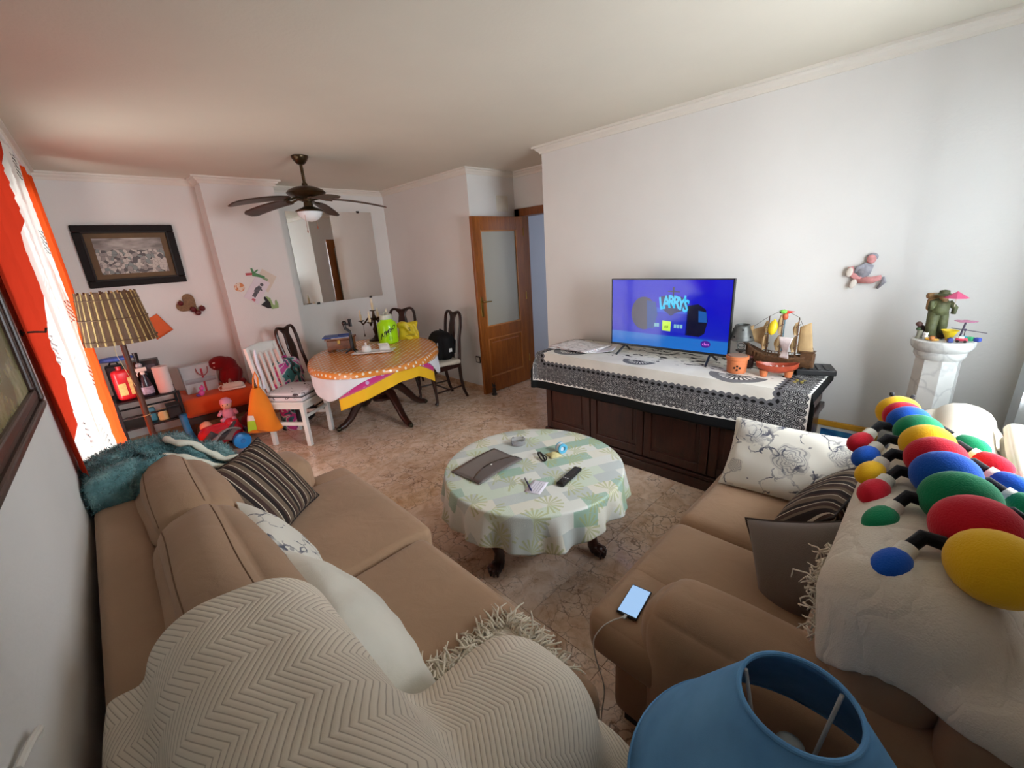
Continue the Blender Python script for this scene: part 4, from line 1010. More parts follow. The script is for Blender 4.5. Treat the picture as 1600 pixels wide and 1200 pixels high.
def lace_cloth(LU, LV, centres):
    m = M('black_white_lace_print'); s = m.sep(m.coord('UV')); u, v = s[0], s[1]
    d = m.math('MINIMUM', m.math('MINIMUM', u, m.math('SUBTRACT', LU, u)), m.math('SUBTRACT', LV, v))
    isf = m.math('LESS_THAN', m.math('SUBTRACT', LV, v), m.math('MINIMUM', u, m.math('SUBTRACT', LU, u)))
    tt = m.math('ADD', m.math('MULTIPLY', isf, u), m.math('MULTIPLY', m.math('SUBTRACT', 1.0, isf), v))
    w = m.math('ABSOLUTE', m.math('SINE', m.math('MULTIPLY', tt, PI/0.045)))
    ds = m.math('ADD', d, m.math('MULTIPLY', w, 0.013))
    ds2 = m.math('SUBTRACT', d, m.math('MULTIPLY', w, 0.013))
    uv = m.comb(u, v)
    vd = m.voro(uv, 19, rnd=0.1); rg = m.math('SINE', m.math('MULTIPLY', vd, 34)); n = m.noise(uv, 70, 2); v2 = m.voro(uv, 46, 'DISTANCE_TO_EDGE', rnd=0.6)
    pat = m.ramp(m.math('ADD', m.math('MULTIPLY', rg, 0.42), m.math('ADD', 0.25, m.math('MULTIPLY', v2, 1.6))), [(0.18, srgb(22,22,24)), (0.30, srgb(84,84,88)), (0.62, srgb(112,112,116)), (0.92, srgb(170,170,168))])
    pat = m.mix(m.math('LESS_THAN', vd, 0.09), pat, srgb(206,206,202))
    eye = m.math('GREATER_THAN', m.math('SUBTRACT', w, m.math('MULTIPLY', m.math('ABSOLUTE', m.math('SUBTRACT', d, 0.222)), 55)), 0.42)
    band = m.math('GREATER_THAN', d, 0.205); pat = m.mix(band, pat, srgb(104,104,108)); pat = m.mix(eye, pat, srgb(20,20,22))
    cream = m.ramp(m.noise(uv, 5, 3), [(0.3, srgb(216,212,202)), (0.7, srgb(232,229,220))])
    col = m.mix(m.math('LESS_THAN', ds2, 0.240), cream, pat)
    col = m.mix(m.math('LESS_THAN', ds, 0.088), col, srgb(232,230,224))
    col = m.mix(m.math('LESS_THAN', d, 0.068), col, srgb(16,18,20))
    # half medallions along the front edge of the top
    for cu, cv, R in centres:
        du = m.math('SUBTRACT', u, cu); dv = m.math('SUBTRACT', v, cv)
        r = m.math('DIVIDE', m.math('SQRT', m.math('ADD', m.math('MULTIPLY', du, du), m.math('MULTIPLY', m.math('MULTIPLY', dv, dv), 1.1))), R)
        an = m.math('ARCTAN2', dv, du)
        tick = m.math('GREATER_THAN', m.math('SINE', m.math('MULTIPLY', an, 22)), 0.1)
        ringc = m.mix(tick, srgb(232,230,224), srgb(26,26,28))
        inner = m.mix(m.math('GREATER_THAN', n, 0.5), srgb(44,44,46), srgb(140,140,140))
        c = m.mix(m.math('GREATER_THAN', r, 0.42), inner, ringc); c = m.mix(m.math('GREATER_THAN', r, 0.66), c, srgb(112,112,114))
        k = m.math('MULTIPLY', m.math('LESS_THAN', r, 1.0), m.math('GREATER_THAN', dv, 0.0))
        col = m.mix(k, col, c)
    # black brush-like figures on the top
    fig = m.math('MULTIPLY', m.math('GREATER_THAN', m.noise(m.comb(m.math('MULTIPLY', u, 3.2), m.math('MULTIPLY', v, 8)), 2.6, 3, 0.5, 1.5), 0.60), m.math('LESS_THAN', v, 0.40))
    col = m.mix(fig, col, srgb(34,34,36))
    return m.fin(col, 0.75, 0, 0.2)
LU, LV, ovL, ovR, dep = 2.08, 0.90, 0.17, 0.07, 0.575
yL, yR, xF = CY1+0.034, CY0-0.038, CX0-0.034
LUt = yL-yR+ovL+ovR
LACE = lace_cloth(LUt, LV, [(ovL+0.24, 0.405, 0.165), (ovL+0.87, 0.42, 0.125), (ovL+1.55, 0.42, 0.17)])
def cabcloth(a, b):
    u, v = a*LUt, b*LV
    x = 3.21-min(v, dep); ovf = max(0, v-dep); y = yL-(u-ovL)
    l = max(0, ovL-u); r = max(0, u-(LUt-ovR))
    z = CZ+0.004
    if ovf > 0 or l > 0 or r > 0:
        side = max(l, r); dr = max(ovf, side)
        z -= max(0, dr-0.004)
        k = min(1, ovf/0.3)
        x = (xF-0.003-0.006*math.sin(u*17)*k-0.008*math.sin(u*5+1)*k-0.01*k) if ovf > 0 else x
        if side > 0:
            y = (yL+0.004) if l > 0 else (yR-0.004)
            if ovf > 0:
                mn = min(side, ovf); x -= mn*0.15; y += (mn*0.3 if l > 0 else -mn*0.3)
        z += 0.05*ovf*(u/LUt)          # right half of the cloth hangs a little shorter
    return (x, y, z)
cc = thing('cabinet_cloth', 'black and white lace-print cloth with black hem over the cabinet', 'tablecloth', (2.94,1.42,CZ))
mbc = MB().grid(cabcloth, 150, 64, uvfn=lambda a, b: (a*LUt, b*LV))
wobj('cloth', mbc, LACE, cc, sharp=60, solid=0.0015)

# ------------------------------------------------------------------ television
tv = thing('television', 'flat television showing a blue underwater cartoon shop scene on the lace cloth', 'television', (2.955,1.43,CZ+0.0055), -PI/2)
TW, THh, TZ0 = 0.905, 0.515, 0.062
obj('housing', MB().bx(-TW/2,TW/2,0.0,0.028,TZ0,TZ0+THh).bx(-0.3,0.3,0.028,0.055,TZ0+0.03,TZ0+0.30), BLK, tv, smooth=False, bevel=0.004)
obj('bezel', MB().bx(-TW/2,TW/2,-0.006,0.0,TZ0,TZ0+0.016).bx(-TW/2,TW/2,-0.006,0,TZ0+THh-0.008,TZ0+THh).bx(-TW/2,-TW/2+0.008,-0.006,0,TZ0,TZ0+THh).bx(TW/2-0.008,TW/2,-0.006,0,TZ0,TZ0+THh), plain((14,14,16),0.25), tv, smooth=False, bevel=0.001)
def emit(name, col, s=0.6, grad=None, rough=0.09):
    m = M(name)
    c = srgb(*col) if grad is None else m.ramp(m.math('ADD', m.sep(m.coord('UV'))[1], m.math('MULTIPLY', m.noise(m.coord('UV'), 3, 2), 0.12)), grad)
    m.fin((0.005,0.005,0.006,1), rough, 0, 0.4); m.set(m.b, 'Emission Color', c); m.b.inputs['Emission Strength'].default_value = s
    return m.mat
SW, SH_, SZ = TW-0.016, THh-0.024, TZ0+0.016
def sp(x, y): return (-SW/2+SW*x, SZ+SH_*(1-y))     # screen fractions (right, down) to local x, z
scr = obj('screen', MB().grid(lambda u, v: (-SW/2+SW*u, -0.002, SZ+SH_*v), 4, 4), emit('screen_blue', (0,0,0), 0.62, [(0.0, srgb(22,120,206)), (0.20, srgb(14,80,200)), (0.26, srgb(8,30,190)), (0.6, srgb(4,6,196)), (1.0, srgb(8,10,206))]), tv)
def flat(name, pts, mat, y=-0.0028):
    n = len(pts); q = [sp(*p) for p in pts]
    obj(name, MB().add([(a,y,b) for a,b in q], [tuple(range(n))]), mat, scr, smooth=False)
def ell(cx, cy, rx, ry, n=28): return [(cx+rx*math.cos(t), cy+ry*math.sin(t)) for t in np.linspace(0,2*PI,n,endpoint=False)]
E_ = lambda c, s=0.6: emit('screen_%d_%d_%d' % c, c, s)
flat('screen_floor', [(0,0.80),(1,0.83),(1,1),(0,1)], E_((24,112,206)), -0.0024)
flat('screen_shopfront', [(0.40,0.48),(0.68,0.48),(0.68,0.76),(0.38,0.74)], E_((20,44,196)))
flat('screen_shopfront', [(0.42,0.40),(0.68,0.42),(0.68,0.48),(0.41,0.47)], E_((30,84,220)))
flat('screen_drum', ell(0.305,0.50,0.115,0.25), E_((66,60,84),0.6))
flat('screen_drum', [(0.33,0.30),(0.41,0.32),(0.43,0.50),(0.40,0.72),(0.34,0.73)], E_((26,70,150)), -0.0030)
flat('screen_drum', [(0.68,0.36),(0.76,0.33),(0.82,0.40),(0.84,0.56),(0.82,0.74),(0.78,0.79),(0.67,0.78)], E_((8,10,44)))
flat('screen_drum', [(0.765,0.42),(0.825,0.44),(0.835,0.58),(0.77,0.58)], E_((26,92,176)), -0.0030)
flat('screen_anchor', [(0.551,0.10),(0.565,0.10),(0.563,0.24),(0.553,0.24)], E_((14,16,60)))
flat('screen_anchor', [(0.51,0.155),(0.61,0.16),(0.61,0.175),(0.51,0.17)], E_((14,16,60)), -0.0030)
flat('screen_sign', [(0.44,0.25),(0.50,0.22),(0.60,0.22),(0.68,0.28),(0.67,0.42),(0.58,0.47),(0.545,0.52),(0.50,0.46),(0.45,0.40)], E_((10,22,92)), -0.0031)
flat('screen_door', [(0.475,0.59),(0.548,0.60),(0.546,0.745),(0.475,0.74)], E_((176,214,70),0.9), -0.0030)
for x in (0.503, 0.520): flat('screen_door_handle', [(x-0.006,0.665),(x+0.004,0.665),(x+0.004,0.70),(x-0.006,0.70)], E_((70,90,40)), -0.0033)
for x in (0.415,0.437,0.585,0.610,0.635): flat('screen_window', [(x-0.010,0.635),(x+0.010,0.635),(x+0.010,0.69),(x-0.010,0.69)], E_((140,200,214)), -0.0031)
# arched lettering
for ch, cx, cy, rt_ in (('L',0.465,0.345,0.16),('A',0.502,0.325,0.08),('R',0.545,0.317,0.0),('R',0.587,0.325,-0.08),('Y',0.625,0.345,-0.16),("'",0.648,0.325,-0.2),('S',0.664,0.372,-0.22)):
    t = text_mb(ch, 0.104, 0.0003, 0.0035); X, Z = sp(cx, cy)
    xform(t, lambda p: Vector((X+(p.x*math.cos(rt_)-p.y*1.15*math.sin(rt_))*0.82, -0.0037-p.z, Z+p.x*math.sin(rt_)+p.y*1.15*math.cos(rt_))))
    obj('screen_letter', t, E_((44,170,214),0.9), scr, smooth=False)
flat('screen_logo', ell(0.835,0.885,0.038,0.052), E_((72,24,150)), -0.0030)
t = text_mb('clan', 0.028, 0.0003); X, Z = sp(0.835,0.885); xform(t, lambda p: Vector((X+p.x, -0.0034-p.z, Z+p.y))); obj('screen_letter', t, E_((224,120,226),0.9), scr, smooth=False)
for s in (-1, 1):
    obj('foot', MB().tube([(s*0.33,0.012,TZ0+0.004),(s*0.345,-0.10,0.006)],0.008,8).tube([(s*0.33,0.012,TZ0+0.004),(s*0.345,0.10,0.006)],0.008,8), BLK, tv)
# ------------------------------------------------------------------ things on the cabinet
ZB = CZ+0.0065
NEWS = M('newsprint'); _u = NEWS.coord('UV'); _s = NEWS.sep(_u)
_ln = NEWS.math('GREATER_THAN', NEWS.math('SINE', NEWS.math('MULTIPLY', _s[1], 260)), 0.35)
_hd = NEWS.math('GREATER_THAN', NEWS.noise(NEWS.comb(NEWS.math('MULTIPLY', _s[0], 3), NEWS.math('MULTIPLY', _s[1], 12)), 2.2, 2), 0.56)
_rd = NEWS.math('GREATER_THAN', NEWS.noise(_u, 3.4, 1), 0.60)
NEWS = NEWS.fin(NEWS.mix(NEWS.math('MULTIPLY', _hd, 0.55), NEWS.mix(NEWS.math('MULTIPLY', _ln, 0.18), srgb(226,222,222), srgb(120,120,124)), NEWS.mix(_rd, srgb(96,92,96), srgb(176,106,100))), 0.8)
for k, (x, y, rz, w, h, z, lab) in enumerate((
    (2.93,2.185,0.10,0.44,0.33,0.0,'white printed sheets lying under the newspaper on the cabinet end'),
    (2.90,2.16,-0.12,0.42,0.31,0.012,'folded newspaper lying on top of the papers on the cabinet end'),
    (2.90,1.98,0.35,0.30,0.21,0.002,'loose white sheet curling up against the left side of the television'))):
    def fn(u, v, w=w, h=h, k=k):
        return ((u-0.5)*w, (v-0.5)*h, 0.004+0.006*math.sin(u*5+k)*v+0.010*max(0,(u-0.7))*v+(0.04*max(0,u-0.55)**1.5*2 if k == 2 else 0))
    nw = thing(('printed_sheets','newspaper','loose_sheet')[k], lab, 'newspaper' if k == 1 else 'paper', (x,y,ZB+z), -PI/2+rz)
    obj('pages', MB().grid(fn, 16, 12, uvfn=lambda u, v: (u,v)), NEWS if k < 2 else plain((226,224,230),0.6,var=0.03), nw, sharp=180, solid=0.009 if k < 2 else 0.001, soff=1)
TERRA = plain((196, 112, 66), 0.7, var=0.12, vscale=30, bump=0.1)
pt = thing('terracotta_pot', 'small terracotta candle pot with pierced flower holes right of the television', 'pot', (2.845,0.885,ZB))
obj('pot', MB().lathe([(0.052,0),(0.056,0.004),(0.060,0.085),(0.066,0.088),(0.067,0.108),(0.060,0.110),(0.058,0.098),(0.0,0.096)],36), TERRA, pt)
for dx, dz in ((0,0.052),(0,0.028),(-0.016,0.040),(0.016,0.040)):
    a = PI+0.35+dx*16; obj('hole', MB().lathe([(0.0,0),(0.0065,0),(0.0065,0.002),(0,0.002)],10,(0.0587*math.cos(a),0.0587*math.sin(a),dz),rot=Matrix.Rotation(a,3,'Z')@Matrix.Rotation(PI/2,3,'Y')), plain((30,16,12),0.9), pt)
obj('lid', MB().lathe([(0.0,0.100),(0.056,0.100),(0.055,0.112),(0.0,0.114)],28), plain((146,120,104),0.6), pt)
ml = thing('candle_lamp', 'small candle lamp with pierced grey metal shade beside the television', 'lamp', (3.02,0.925,ZB))
ZINC = plain((96,98,96),0.45,0.5,0.2,40)
obj('base', MB().lathe([(0.045,0),(0.045,0.008),(0.012,0.02),(0.010,0.09),(0.03,0.10),(0.03,0.105)],20), plain((60,52,48),0.4,0.5), ml)
obj('ring_stem', MB().tube([(0,0.026*math.cos(t),0.150+0.026*math.sin(t)) for t in np.linspace(0,2*PI,20,endpoint=False)],0.003,6,closed=True).tube([(0,0.022*math.cos(t),0.128+0.022*math.sin(t)) for t in np.linspace(0,2*PI,20,endpoint=False)],0.003,6,closed=True), ZINC, ml)
msh = obj('lamp_shade', shade_pt(0.080,0.042,0.175,0.275,24), ZINC, ml, sharp=60, solid=0.002)
for k in range(9):
    a = k*2*PI/9; r = 0.0705-0.0165*(k%2); z = 0.203+0.045*(k%2); obj('hole', MB().lathe([(0,0),(0.006,0),(0.006,0.003),(0,0.003)],8,((r+0.0005)*math.cos(a),(r+0.0005)*math.sin(a),z),rot=Matrix.Rotation(a,3,'Z')@Matrix.Rotation(PI/2,3,'Y')), plain((20,20,20),0.9), msh)
jar = thing('glass_jar', 'small dark glass jar standing between the candle lamp and the ship', 'jar', (2.99,0.86,ZB))
obj('body', MB().lathe([(0.028,0),(0.030,0.01),(0.030,0.055),(0.022,0.062),(0.022,0.07)],20), plain((38,22,20),0.12), jar)
obj('lid', MB().lathe([(0.024,0.07),(0.024,0.082),(0,0.084)],20), plain((70,30,26),0.4), jar)
# model ship, bow towards the television
SHIPW = wood('ship_wood', (58,36,22), (112,78,48), 0.5, (10,10,10)); SAIL = plain((186,156,112),0.85,var=0.15,vscale=14,bump=0.2)
ship = thing('model_ship', 'wooden model sailing ship with tan sails on the cabinet', 'model ship', (3.02,0.70,ZB), PI/2)   # local +x = towards +y (bow)
def hull(u, v):
    x = -0.19+0.38*u; b = math.sin(PI*min(1,max(0,(u*0.93+0.05))))**0.55; s = (v-0.5)*2
    sheer = 0.03*(2*u-1)**2+(0.035*max(0,u-0.72)/0.28 if u > 0.72 else 0)
    top = 0.095+sheer; keel = 0.030+0.05*max(0,u-0.8)*2
    w = 0.045*b+0.001
    return (x+0.05*max(0,u-0.85)*(1-abs(s))*0, w*math.sin(s*PI/2), keel+(top-keel)*(1-math.cos(s*PI/2))**0.8)
obj('hull', MB().grid(hull, 30, 18), SHIPW, ship, sharp=180, solid=0.003)
obj('deck', MB().grid(lambda u, v: (-0.18+0.34*u, (v-0.5)*2*0.043*math.sin(PI*min(1,max(0,(u*0.90+0.06))))**0.55, 0.083+0.03*(2*u-1)**2), 20, 6), plain((120,90,58),0.6), ship)
obj('stern_castle', MB().bx(-0.185,-0.12,-0.032,0.032,0.09,0.135).bx(-0.19,-0.115,-0.036,0.036,0.135,0.140), SHIPW, ship, smooth=False, bevel=0.003)
for k in range(14):
    x = -0.10+0.019*k
    for s in (-1,1): obj('rail_post', MB().bx(x-0.002,x+0.002,s*0.040-0.002,s*0.040+0.002,0.085,0.112), SHIPW, ship, smooth=False)
for s in (-1,1): obj('rail', MB().tube([(-0.11,s*0.040,0.112),(0.05,s*0.041,0.110),(0.15,s*0.03,0.122)],0.0025,6), SHIPW, ship)
obj('bowsprit', MB().tube([(0.15,0,0.115),(0.255,0,0.19)],[0.005,0.003],7), SHIPW, ship)
obj('stand', MB().bx(-0.10,-0.085,-0.04,0.04,0,0.045).bx(0.085,0.10,-0.04,0.04,0,0.055).bx(-0.1,0.1,-0.006,0.006,0,0.012), SHIPW, ship, smooth=False, bevel=0.003)
masts = [(0.075,0.34),(0.0,0.385),(-0.085,0.34)]
for mx_, h in masts:
    mm = obj('mast', MB().tube([(mx_,0,0.09),(mx_,0,h)],[0.005,0.003],8), SHIPW, ship)
    for z in (0.16, 0.23, 0.29):
        if z < h-0.04: obj('yard', MB().tube([(mx_,-0.055,z),(mx_,0.055,z)],0.0025,6), SHIPW, mm)
def sail(x, z0, z1, w, bel): return MB().grid(lambda u, v: (x+bel*math.sin(PI*v)*math.sin(PI*u)*(1)+0.004*math.sin(9*u), (u-0.5)*w*(1-0.25*v), z0+(z1-z0)*v), 8, 8)
for mx_, h in masts:
    obj('sail', sail(mx_+0.006,0.13,0.225,0.115,0.03), SAIL, ship, sharp=180, solid=0.001)
    obj('sail', sail(mx_+0.006,0.235,h-0.03,0.085,0.022), SAIL, ship, sharp=180, solid=0.001)
obj('spanker_sail', MB().grid(lambda u, v: (-0.095-0.085*u*(1-0.35*v), 0.008*math.sin(PI*u), 0.125+0.03*u*v+0.16*v), 8, 8), SAIL, ship, sharp=180, solid=0.001)
for k in range(2): obj('jib_sail', MB().grid(lambda u, v: (0.09+0.07*k+(0.155-0.065*k)*u*(1-v), 0.006*math.sin(PI*u), 0.15+0.035*k+0.06*u*(1-v)+0.13*v*(1-0.3*k)), 6, 6), SAIL, ship, sharp=180, solid=0.001)
for p, q in (((0.255,0,0.19),(0.075,0,0.34)),((0.23,0,0.172),(0.075,0,0.27)),((0.075,0,0.34),(0,0,0.385)),((0,0,0.385),(-0.085,0,0.34)),((-0.085,0,0.34),(-0.185,0,0.14))):
    obj('rigging', MB().tube([p,q],0.0012,5), plain((70,58,48),0.8), ship)
# little toys stuck on the ship
by = thing('toy_bird', 'small green and red toy bird on a stick above the model ship', 'toy', (2.975,0.68,ZB+0.135))
obj('stick', MB().tube([(0,0,0),(0,0,0.20)],0.004,6), plain((64,96,110),0.5), by)
obj('body', MB().ball((0,0,0.215),(0.018,0.016,0.022),12,8), plain((188,92,54),0.5), by)
obj('head', MB().ball((0,0.012,0.243),(0.017,0.024,0.013),12,8), plain((122,206,84),0.45), by)
obj('beak', MB().tube([(0,-0.008,0.240),(0,-0.045,0.246)],[0.011,0.001],8), plain((206,58,44),0.45), by)
obj('eye', MB().ball((-0.014,0.026,0.240),0.005,8,6), plain((24,24,24),0.2), by)
tag(place(obj('toy_lemon', MB().ball((0,0,0),(0.022,0.026,0.046),16,10).ball((0,0,0.046),0.008,8,6), plain((222,190,30),0.4)), (2.955,0.735,ZB+0.28), (0.1,0.15,0)), 'bright yellow plastic lemon hanging on the model ship rigging', 'toy')
tag(place(obj('paper_napkin', MB().grid(lambda u, v: ((u-0.5)*0.02+0.012*math.sin(v*6), (u-0.5)*0.10*(0.35+0.65*abs(v-0.3)), 0.13*v), 10, 10), plain((226,214,214),0.8,var=0.2,vscale=30), sharp=180, solid=0.001), (2.945,0.655,ZB+0.10)), 'crumpled white and pink paper tucked in front of the ship masts', 'paper')
# terracotta boat-shaped dish
dish = thing('terracotta_dish', 'oval glazed terracotta dish standing on its feet before the model ship', 'dish', (2.86,0.665,ZB), math.radians(-68))
def dishf(u, v):
    a = 2*PI*u; r = [(0.02,0.028),(0.6,0.030),(0.95,0.045),(1.0,0.075),(0.93,0.075),(0.85,0.052),(0.5,0.040),(0.0,0.038)]
    i = min(int(v*7),6); f = v*7-i; rr_ = r[i][0]*(1-f)+r[i+1][0]*f; z = r[i][1]*(1-f)+r[i+1][1]*f
    return (0.115*rr_*math.cos(a), 0.050*rr_*math.sin(a), z+0.016*math.cos(a)**2*rr_)
obj('bowl', MB().grid(dishf, 36, 21, closed_u=True), plain((158,66,42),0.3,var=0.2,vscale=20), dish, sharp=60)
for s in (-1,1): obj('foot', MB().lathe([(0.018,0),(0.020,0.01),(0.026,0.04)],14,(s*0.065,0,0)), TERRA, dish)
for k, (a, b) in enumerate(((0.0,0.0),(-0.012,0.030),(0.012,-0.030))): tag(place(obj('silver_trinket', MB().ball((0,0,0.012),(0.013,0.012,0.010),10,6).lathe([(0.006,0.018),(0.004,0.026),(0,0.027)],8), plain((214,214,208),0.3,0.3)), (2.86+a,0.665+b,ZB+0.045)), 'small silvery trinket lying in the terracotta dish', 'trinket', 'silvery trinkets in the terracotta dish')
bb = thing('black_box', 'flat black ridged box on the end of the cabinet beside the ship', 'box', (3.08,0.515,ZB), math.radians(-70))
obj('case', MB().bx(-0.10,0.10,-0.085,0.085,0,0.034), plain((30,30,32),0.45), bb, smooth=False, bevel=0.004)
for k in range(4): obj('ridge', MB().bx(-0.075+0.04*k,-0.055+0.04*k,-0.07,0.05,0.034,0.040), plain((22,22,24),0.4), bb, smooth=False, bevel=0.002)
for k in range(6): tag(place(obj('gold_trinket', MB().lathe([(0,0),(0.009,0),(0.010,0.0015),(0.009,0.003),(0.005,0.003),(0.004,0.0024),(0,0.0024)],12), plain((178,164,90),0.35,0.6)), (2.80+0.028*(k%3),0.515+0.030*(k//3)+0.006*(k%2),ZB+0.0005)), 'small flat gold trinket at the cloth corner by the black box', 'trinket', 'gold trinkets at the cloth corner')
# framed blue painting standing on the floor
pa = thing('framed_painting', 'blue painting in yellow frame leaning on the wall beside the cabinet', 'painting', (3.17,0.335,0.002), rot=(math.radians(-6),0,-PI/2))
YF = plain((214,156,40),0.5)
PW, PH = 0.34, 0.46
obj('frame', MB().bx(-PW/2,PW/2,-0.01,0.012,0,0.035).bx(-PW/2,PW/2,-0.01,0.012,PH-0.035,PH).bx(-PW/2,-PW/2+0.035,-0.01,0.012,0.035,PH-0.035).bx(PW/2-0.035,PW/2,-0.01,0.012,0.035,PH-0.035), YF, pa, smooth=False, bevel=0.004)
obj('mount', MB().bx(-PW/2+0.03,PW/2-0.03,-0.003,0.006,0.03,PH-0.03), plain((224,222,214),0.7), pa, smooth=False)
_m = M('blue_sea_painting'); _o = _m.coord('Object')
SEA = _m.fin(_m.ramp(_m.noise(_o, 9, 4), [(0.35, srgb(18,44,96)), (0.5, srgb(26,98,164)), (0.65, srgb(62,150,196))]), 0.5)
obj('canvas', MB().bx(-PW/2+0.055,PW/2-0.055,-0.005,0.0,0.055,PH-0.055), SEA, pa, smooth=False)

# ------------------------------------------------------------------ paper figure on the right wall
wf = thing('wall_figure', 'small pink and grey paper acrobat figure pinned on the right wall', 'wall ornament', (3.249,0.365,1.40), -PI/2)
PKP = plain((208,142,140),0.7,var=0.2,vscale=40); GRP = plain((150,148,156),0.7,var=0.25,vscale=50); SOLE = plain((216,206,194),0.7)
def limb(pts, r, m, nm, y=-0.012): obj(nm, xform(MB().tube([(a,0,b) for a,b in pts], r, 10), lambda p: Vector((p.x, p.y*0.45+y, p.z))), m, wf, sharp=180)
limb([(-0.035,-0.045),(-0.01,0.0),(0.008,0.04)],[0.028,0.036,0.026],GRP,'torso')
obj('head', MB().ball((0.015,-0.018,0.066),(0.022,0.010,0.026),14,10), PKP, wf); obj('hood', MB().ball((0.018,-0.012,0.078),(0.026,0.010,0.022),14,10), GRP, wf)
limb([(-0.03,-0.05),(0.03,-0.052),(0.075,-0.035)],[0.020,0.020,0.014],PKP,'leg',-0.018)
limb([(0.075,-0.035),(0.088,-0.06),(0.062,-0.098)],[0.013,0.012,0.006],GRP,'leg',-0.018)
limb([(-0.02,-0.045),(-0.06,-0.02),(-0.075,0.025)],[0.020,0.018,0.014],PKP,'leg',-0.018)
limb([(-0.01,0.03),(-0.04,0.02),(-0.05,-0.01)],[0.013,0.011,0.008],GRP,'arm',-0.022)
for (a,b,rt_) in ((-0.075,-0.005,0.15),(-0.050,-0.072,0.3)):
    obj('shoe_sole', MB().ball((a,-0.026,b),(0.016,0.006,0.028),14,8,rot=Matrix.Rotation(rt_,3,'Y')), SOLE, wf)

# ------------------------------------------------------------------ pedestal and what stands on it
MARB = M('grey_veined_marble'); _o = MARB.coord('Object')
_w = MARB.vadd(_o, MARB.noise(_o, 5, 4, col=True), 0.25)
MARB = MARB.fin(MARB.mix(MARB.math('MULTIPLY', MARB.ramp(MARB.voro(_w, 7, 'DISTANCE_TO_EDGE'), [(0.0,(1,1,1,1)),(0.06,(0,0,0,1))]), 0.35), MARB.ramp(MARB.noise(_o, 4, 4), [(0.3, srgb(206,206,202)), (0.7, srgb(230,229,224))]), srgb(150,150,152)), 0.25)
PX, PY = 2.97, -0.012
pd = thing('marble_pedestal', 'octagonal white marble pedestal standing in the corner by the curtain', 'pedestal', (PX,PY,0), math.radians(12))
obj('shaft', MB().lathe([(0.098,0.10),(0.086,1.00)],8), MARB, pd, smooth=False, bevel=0.002)
obj('foot', MB().lathe([(0.135,0),(0.135,0.04),(0.120,0.06),(0.108,0.10)],8), MARB, pd, smooth=False, bevel=0.003)
obj('capital', MB().lathe([(0.086,0.99),(0.098,1.01),(0.098,1.03),(0.112,1.045),(0.118,1.06),(0.118,1.082),(0.112,1.087),(0.0,1.087)],28), MARB, pd)
ZP = 1.088
fg = thing('figurine', 'green and brown walking man figurine with pack and hat on the pedestal', 'figurine', (PX+0.0,PY+0.040,ZP), math.radians(215))
GRN = plain((84,88,54),0.6,var=0.35,vscale=40,bump=0.4,bscale=60); TANF = plain((160,126,84),0.6,var=0.3,vscale=50); BRN = plain((78,54,36),0.6,var=0.3,vscale=50)
obj('body', MB().tube([(0.0,0.028,0.006),(0.0,0.030,0.06),(0.0,0.022,0.11),(0,0.012,0.135)],[0.020,0.021,0.024,0.028],12).tube([(0.022,-0.024,0.006),(0.012,-0.024,0.06),(0.004,-0.018,0.11),(0,-0.010,0.135)],[0.020,0.021,0.024,0.028],12)
    .tube([(0,0,0.12),(0.002,0,0.15),(0.006,0,0.18),(0.012,0,0.195)],[0.036,0.038,0.036,0.018],14).tube([(0.01,0.03,0.178),(0.02,0.055,0.15),(0.03,0.045,0.125)],[0.014,0.012,0.010],8).tube([(0.01,-0.03,0.178),(0.03,-0.055,0.155),(0.035,-0.058,0.19)],[0.014,0.012,0.010],8), GRN, fg, sharp=180)
obj('head', MB().ball((0.018,0,0.205),(0.020,0.018,0.022),14,10).ball((0.038,0,0.203),(0.006,0.004,0.005),8,6).ball((0.026,0,0.192),(0.012,0.013,0.012),10,6), TANF, fg)
obj('hat', MB().lathe([(0.038,0.215),(0.036,0.219),(0.021,0.221),(0.018,0.236),(0.0,0.240)],18,(0.014,0,0)), GRN, fg)
obj('pack', MB().softbox((-0.034,0.008,0.165),(0.04,0.066,0.07),0.015,(0.006,0.006,0.006)).tube([(-0.036,-0.034,0.207),(-0.036,0.048,0.207)],0.014,10), TANF, fg, sharp=180)
for s, x in ((1,0.012),(-1,0.034)): obj('boot', MB().ball((x,s*0.026,0.010),(0.030,0.015,0.012),12,8), BRN, fg)
pu = thing('paper_parasol', 'small pink cocktail parasol held over the figurine', 'parasol', (PX-0.045,PY-0.012,ZP+0.165))
obj('stick', MB().tube([(0,0,0),(0,0,0.055)],0.002,6), plain((220,210,190),0.6), pu)
obj('canopy', MB().lathe([(0.045,0.040),(0.0,0.072)],8), plain((206,84,122),0.6), pu, smooth=False)
# small toys around the figurine: (name, label, category, x, y, builder)
def toy(name, label, x, y, z=ZP, rz=0): return thing(name, label, 'toy', (PX+x,PY+y,z), rz)
t = toy('toy_flower', 'yellow plastic toy flower beside the figurine feet', -0.035,-0.018)
obj('cup', MB().lathe([(0.010,0.008),(0.014,0.012),(0.030,0.048),(0.034,0.050),(0.028,0.044),(0.008,0.014)],10), plain((238,206,40),0.4), t); obj('stem', MB().tube([(0,0,0),(0,0,0.012)],0.012,8), plain((226,150,40),0.5), t)
t = toy('toy_snail', 'orange and brown toy snail at the front edge of the pedestal', -0.075,0.035)
obj('shell', MB().ball((0,0.004,0.012),(0.015,0.012,0.012),10,8), plain((176,112,54),0.5), t); obj('body', MB().tube([(0.0,-0.022,0.006),(0,0.0,0.005),(0,0.026,0.010)],[0.004,0.007,0.006],8), plain((226,172,70),0.5), t)
t = toy('toy_mouse', 'tiny white toy mouse near the figurine', -0.060,0.062)
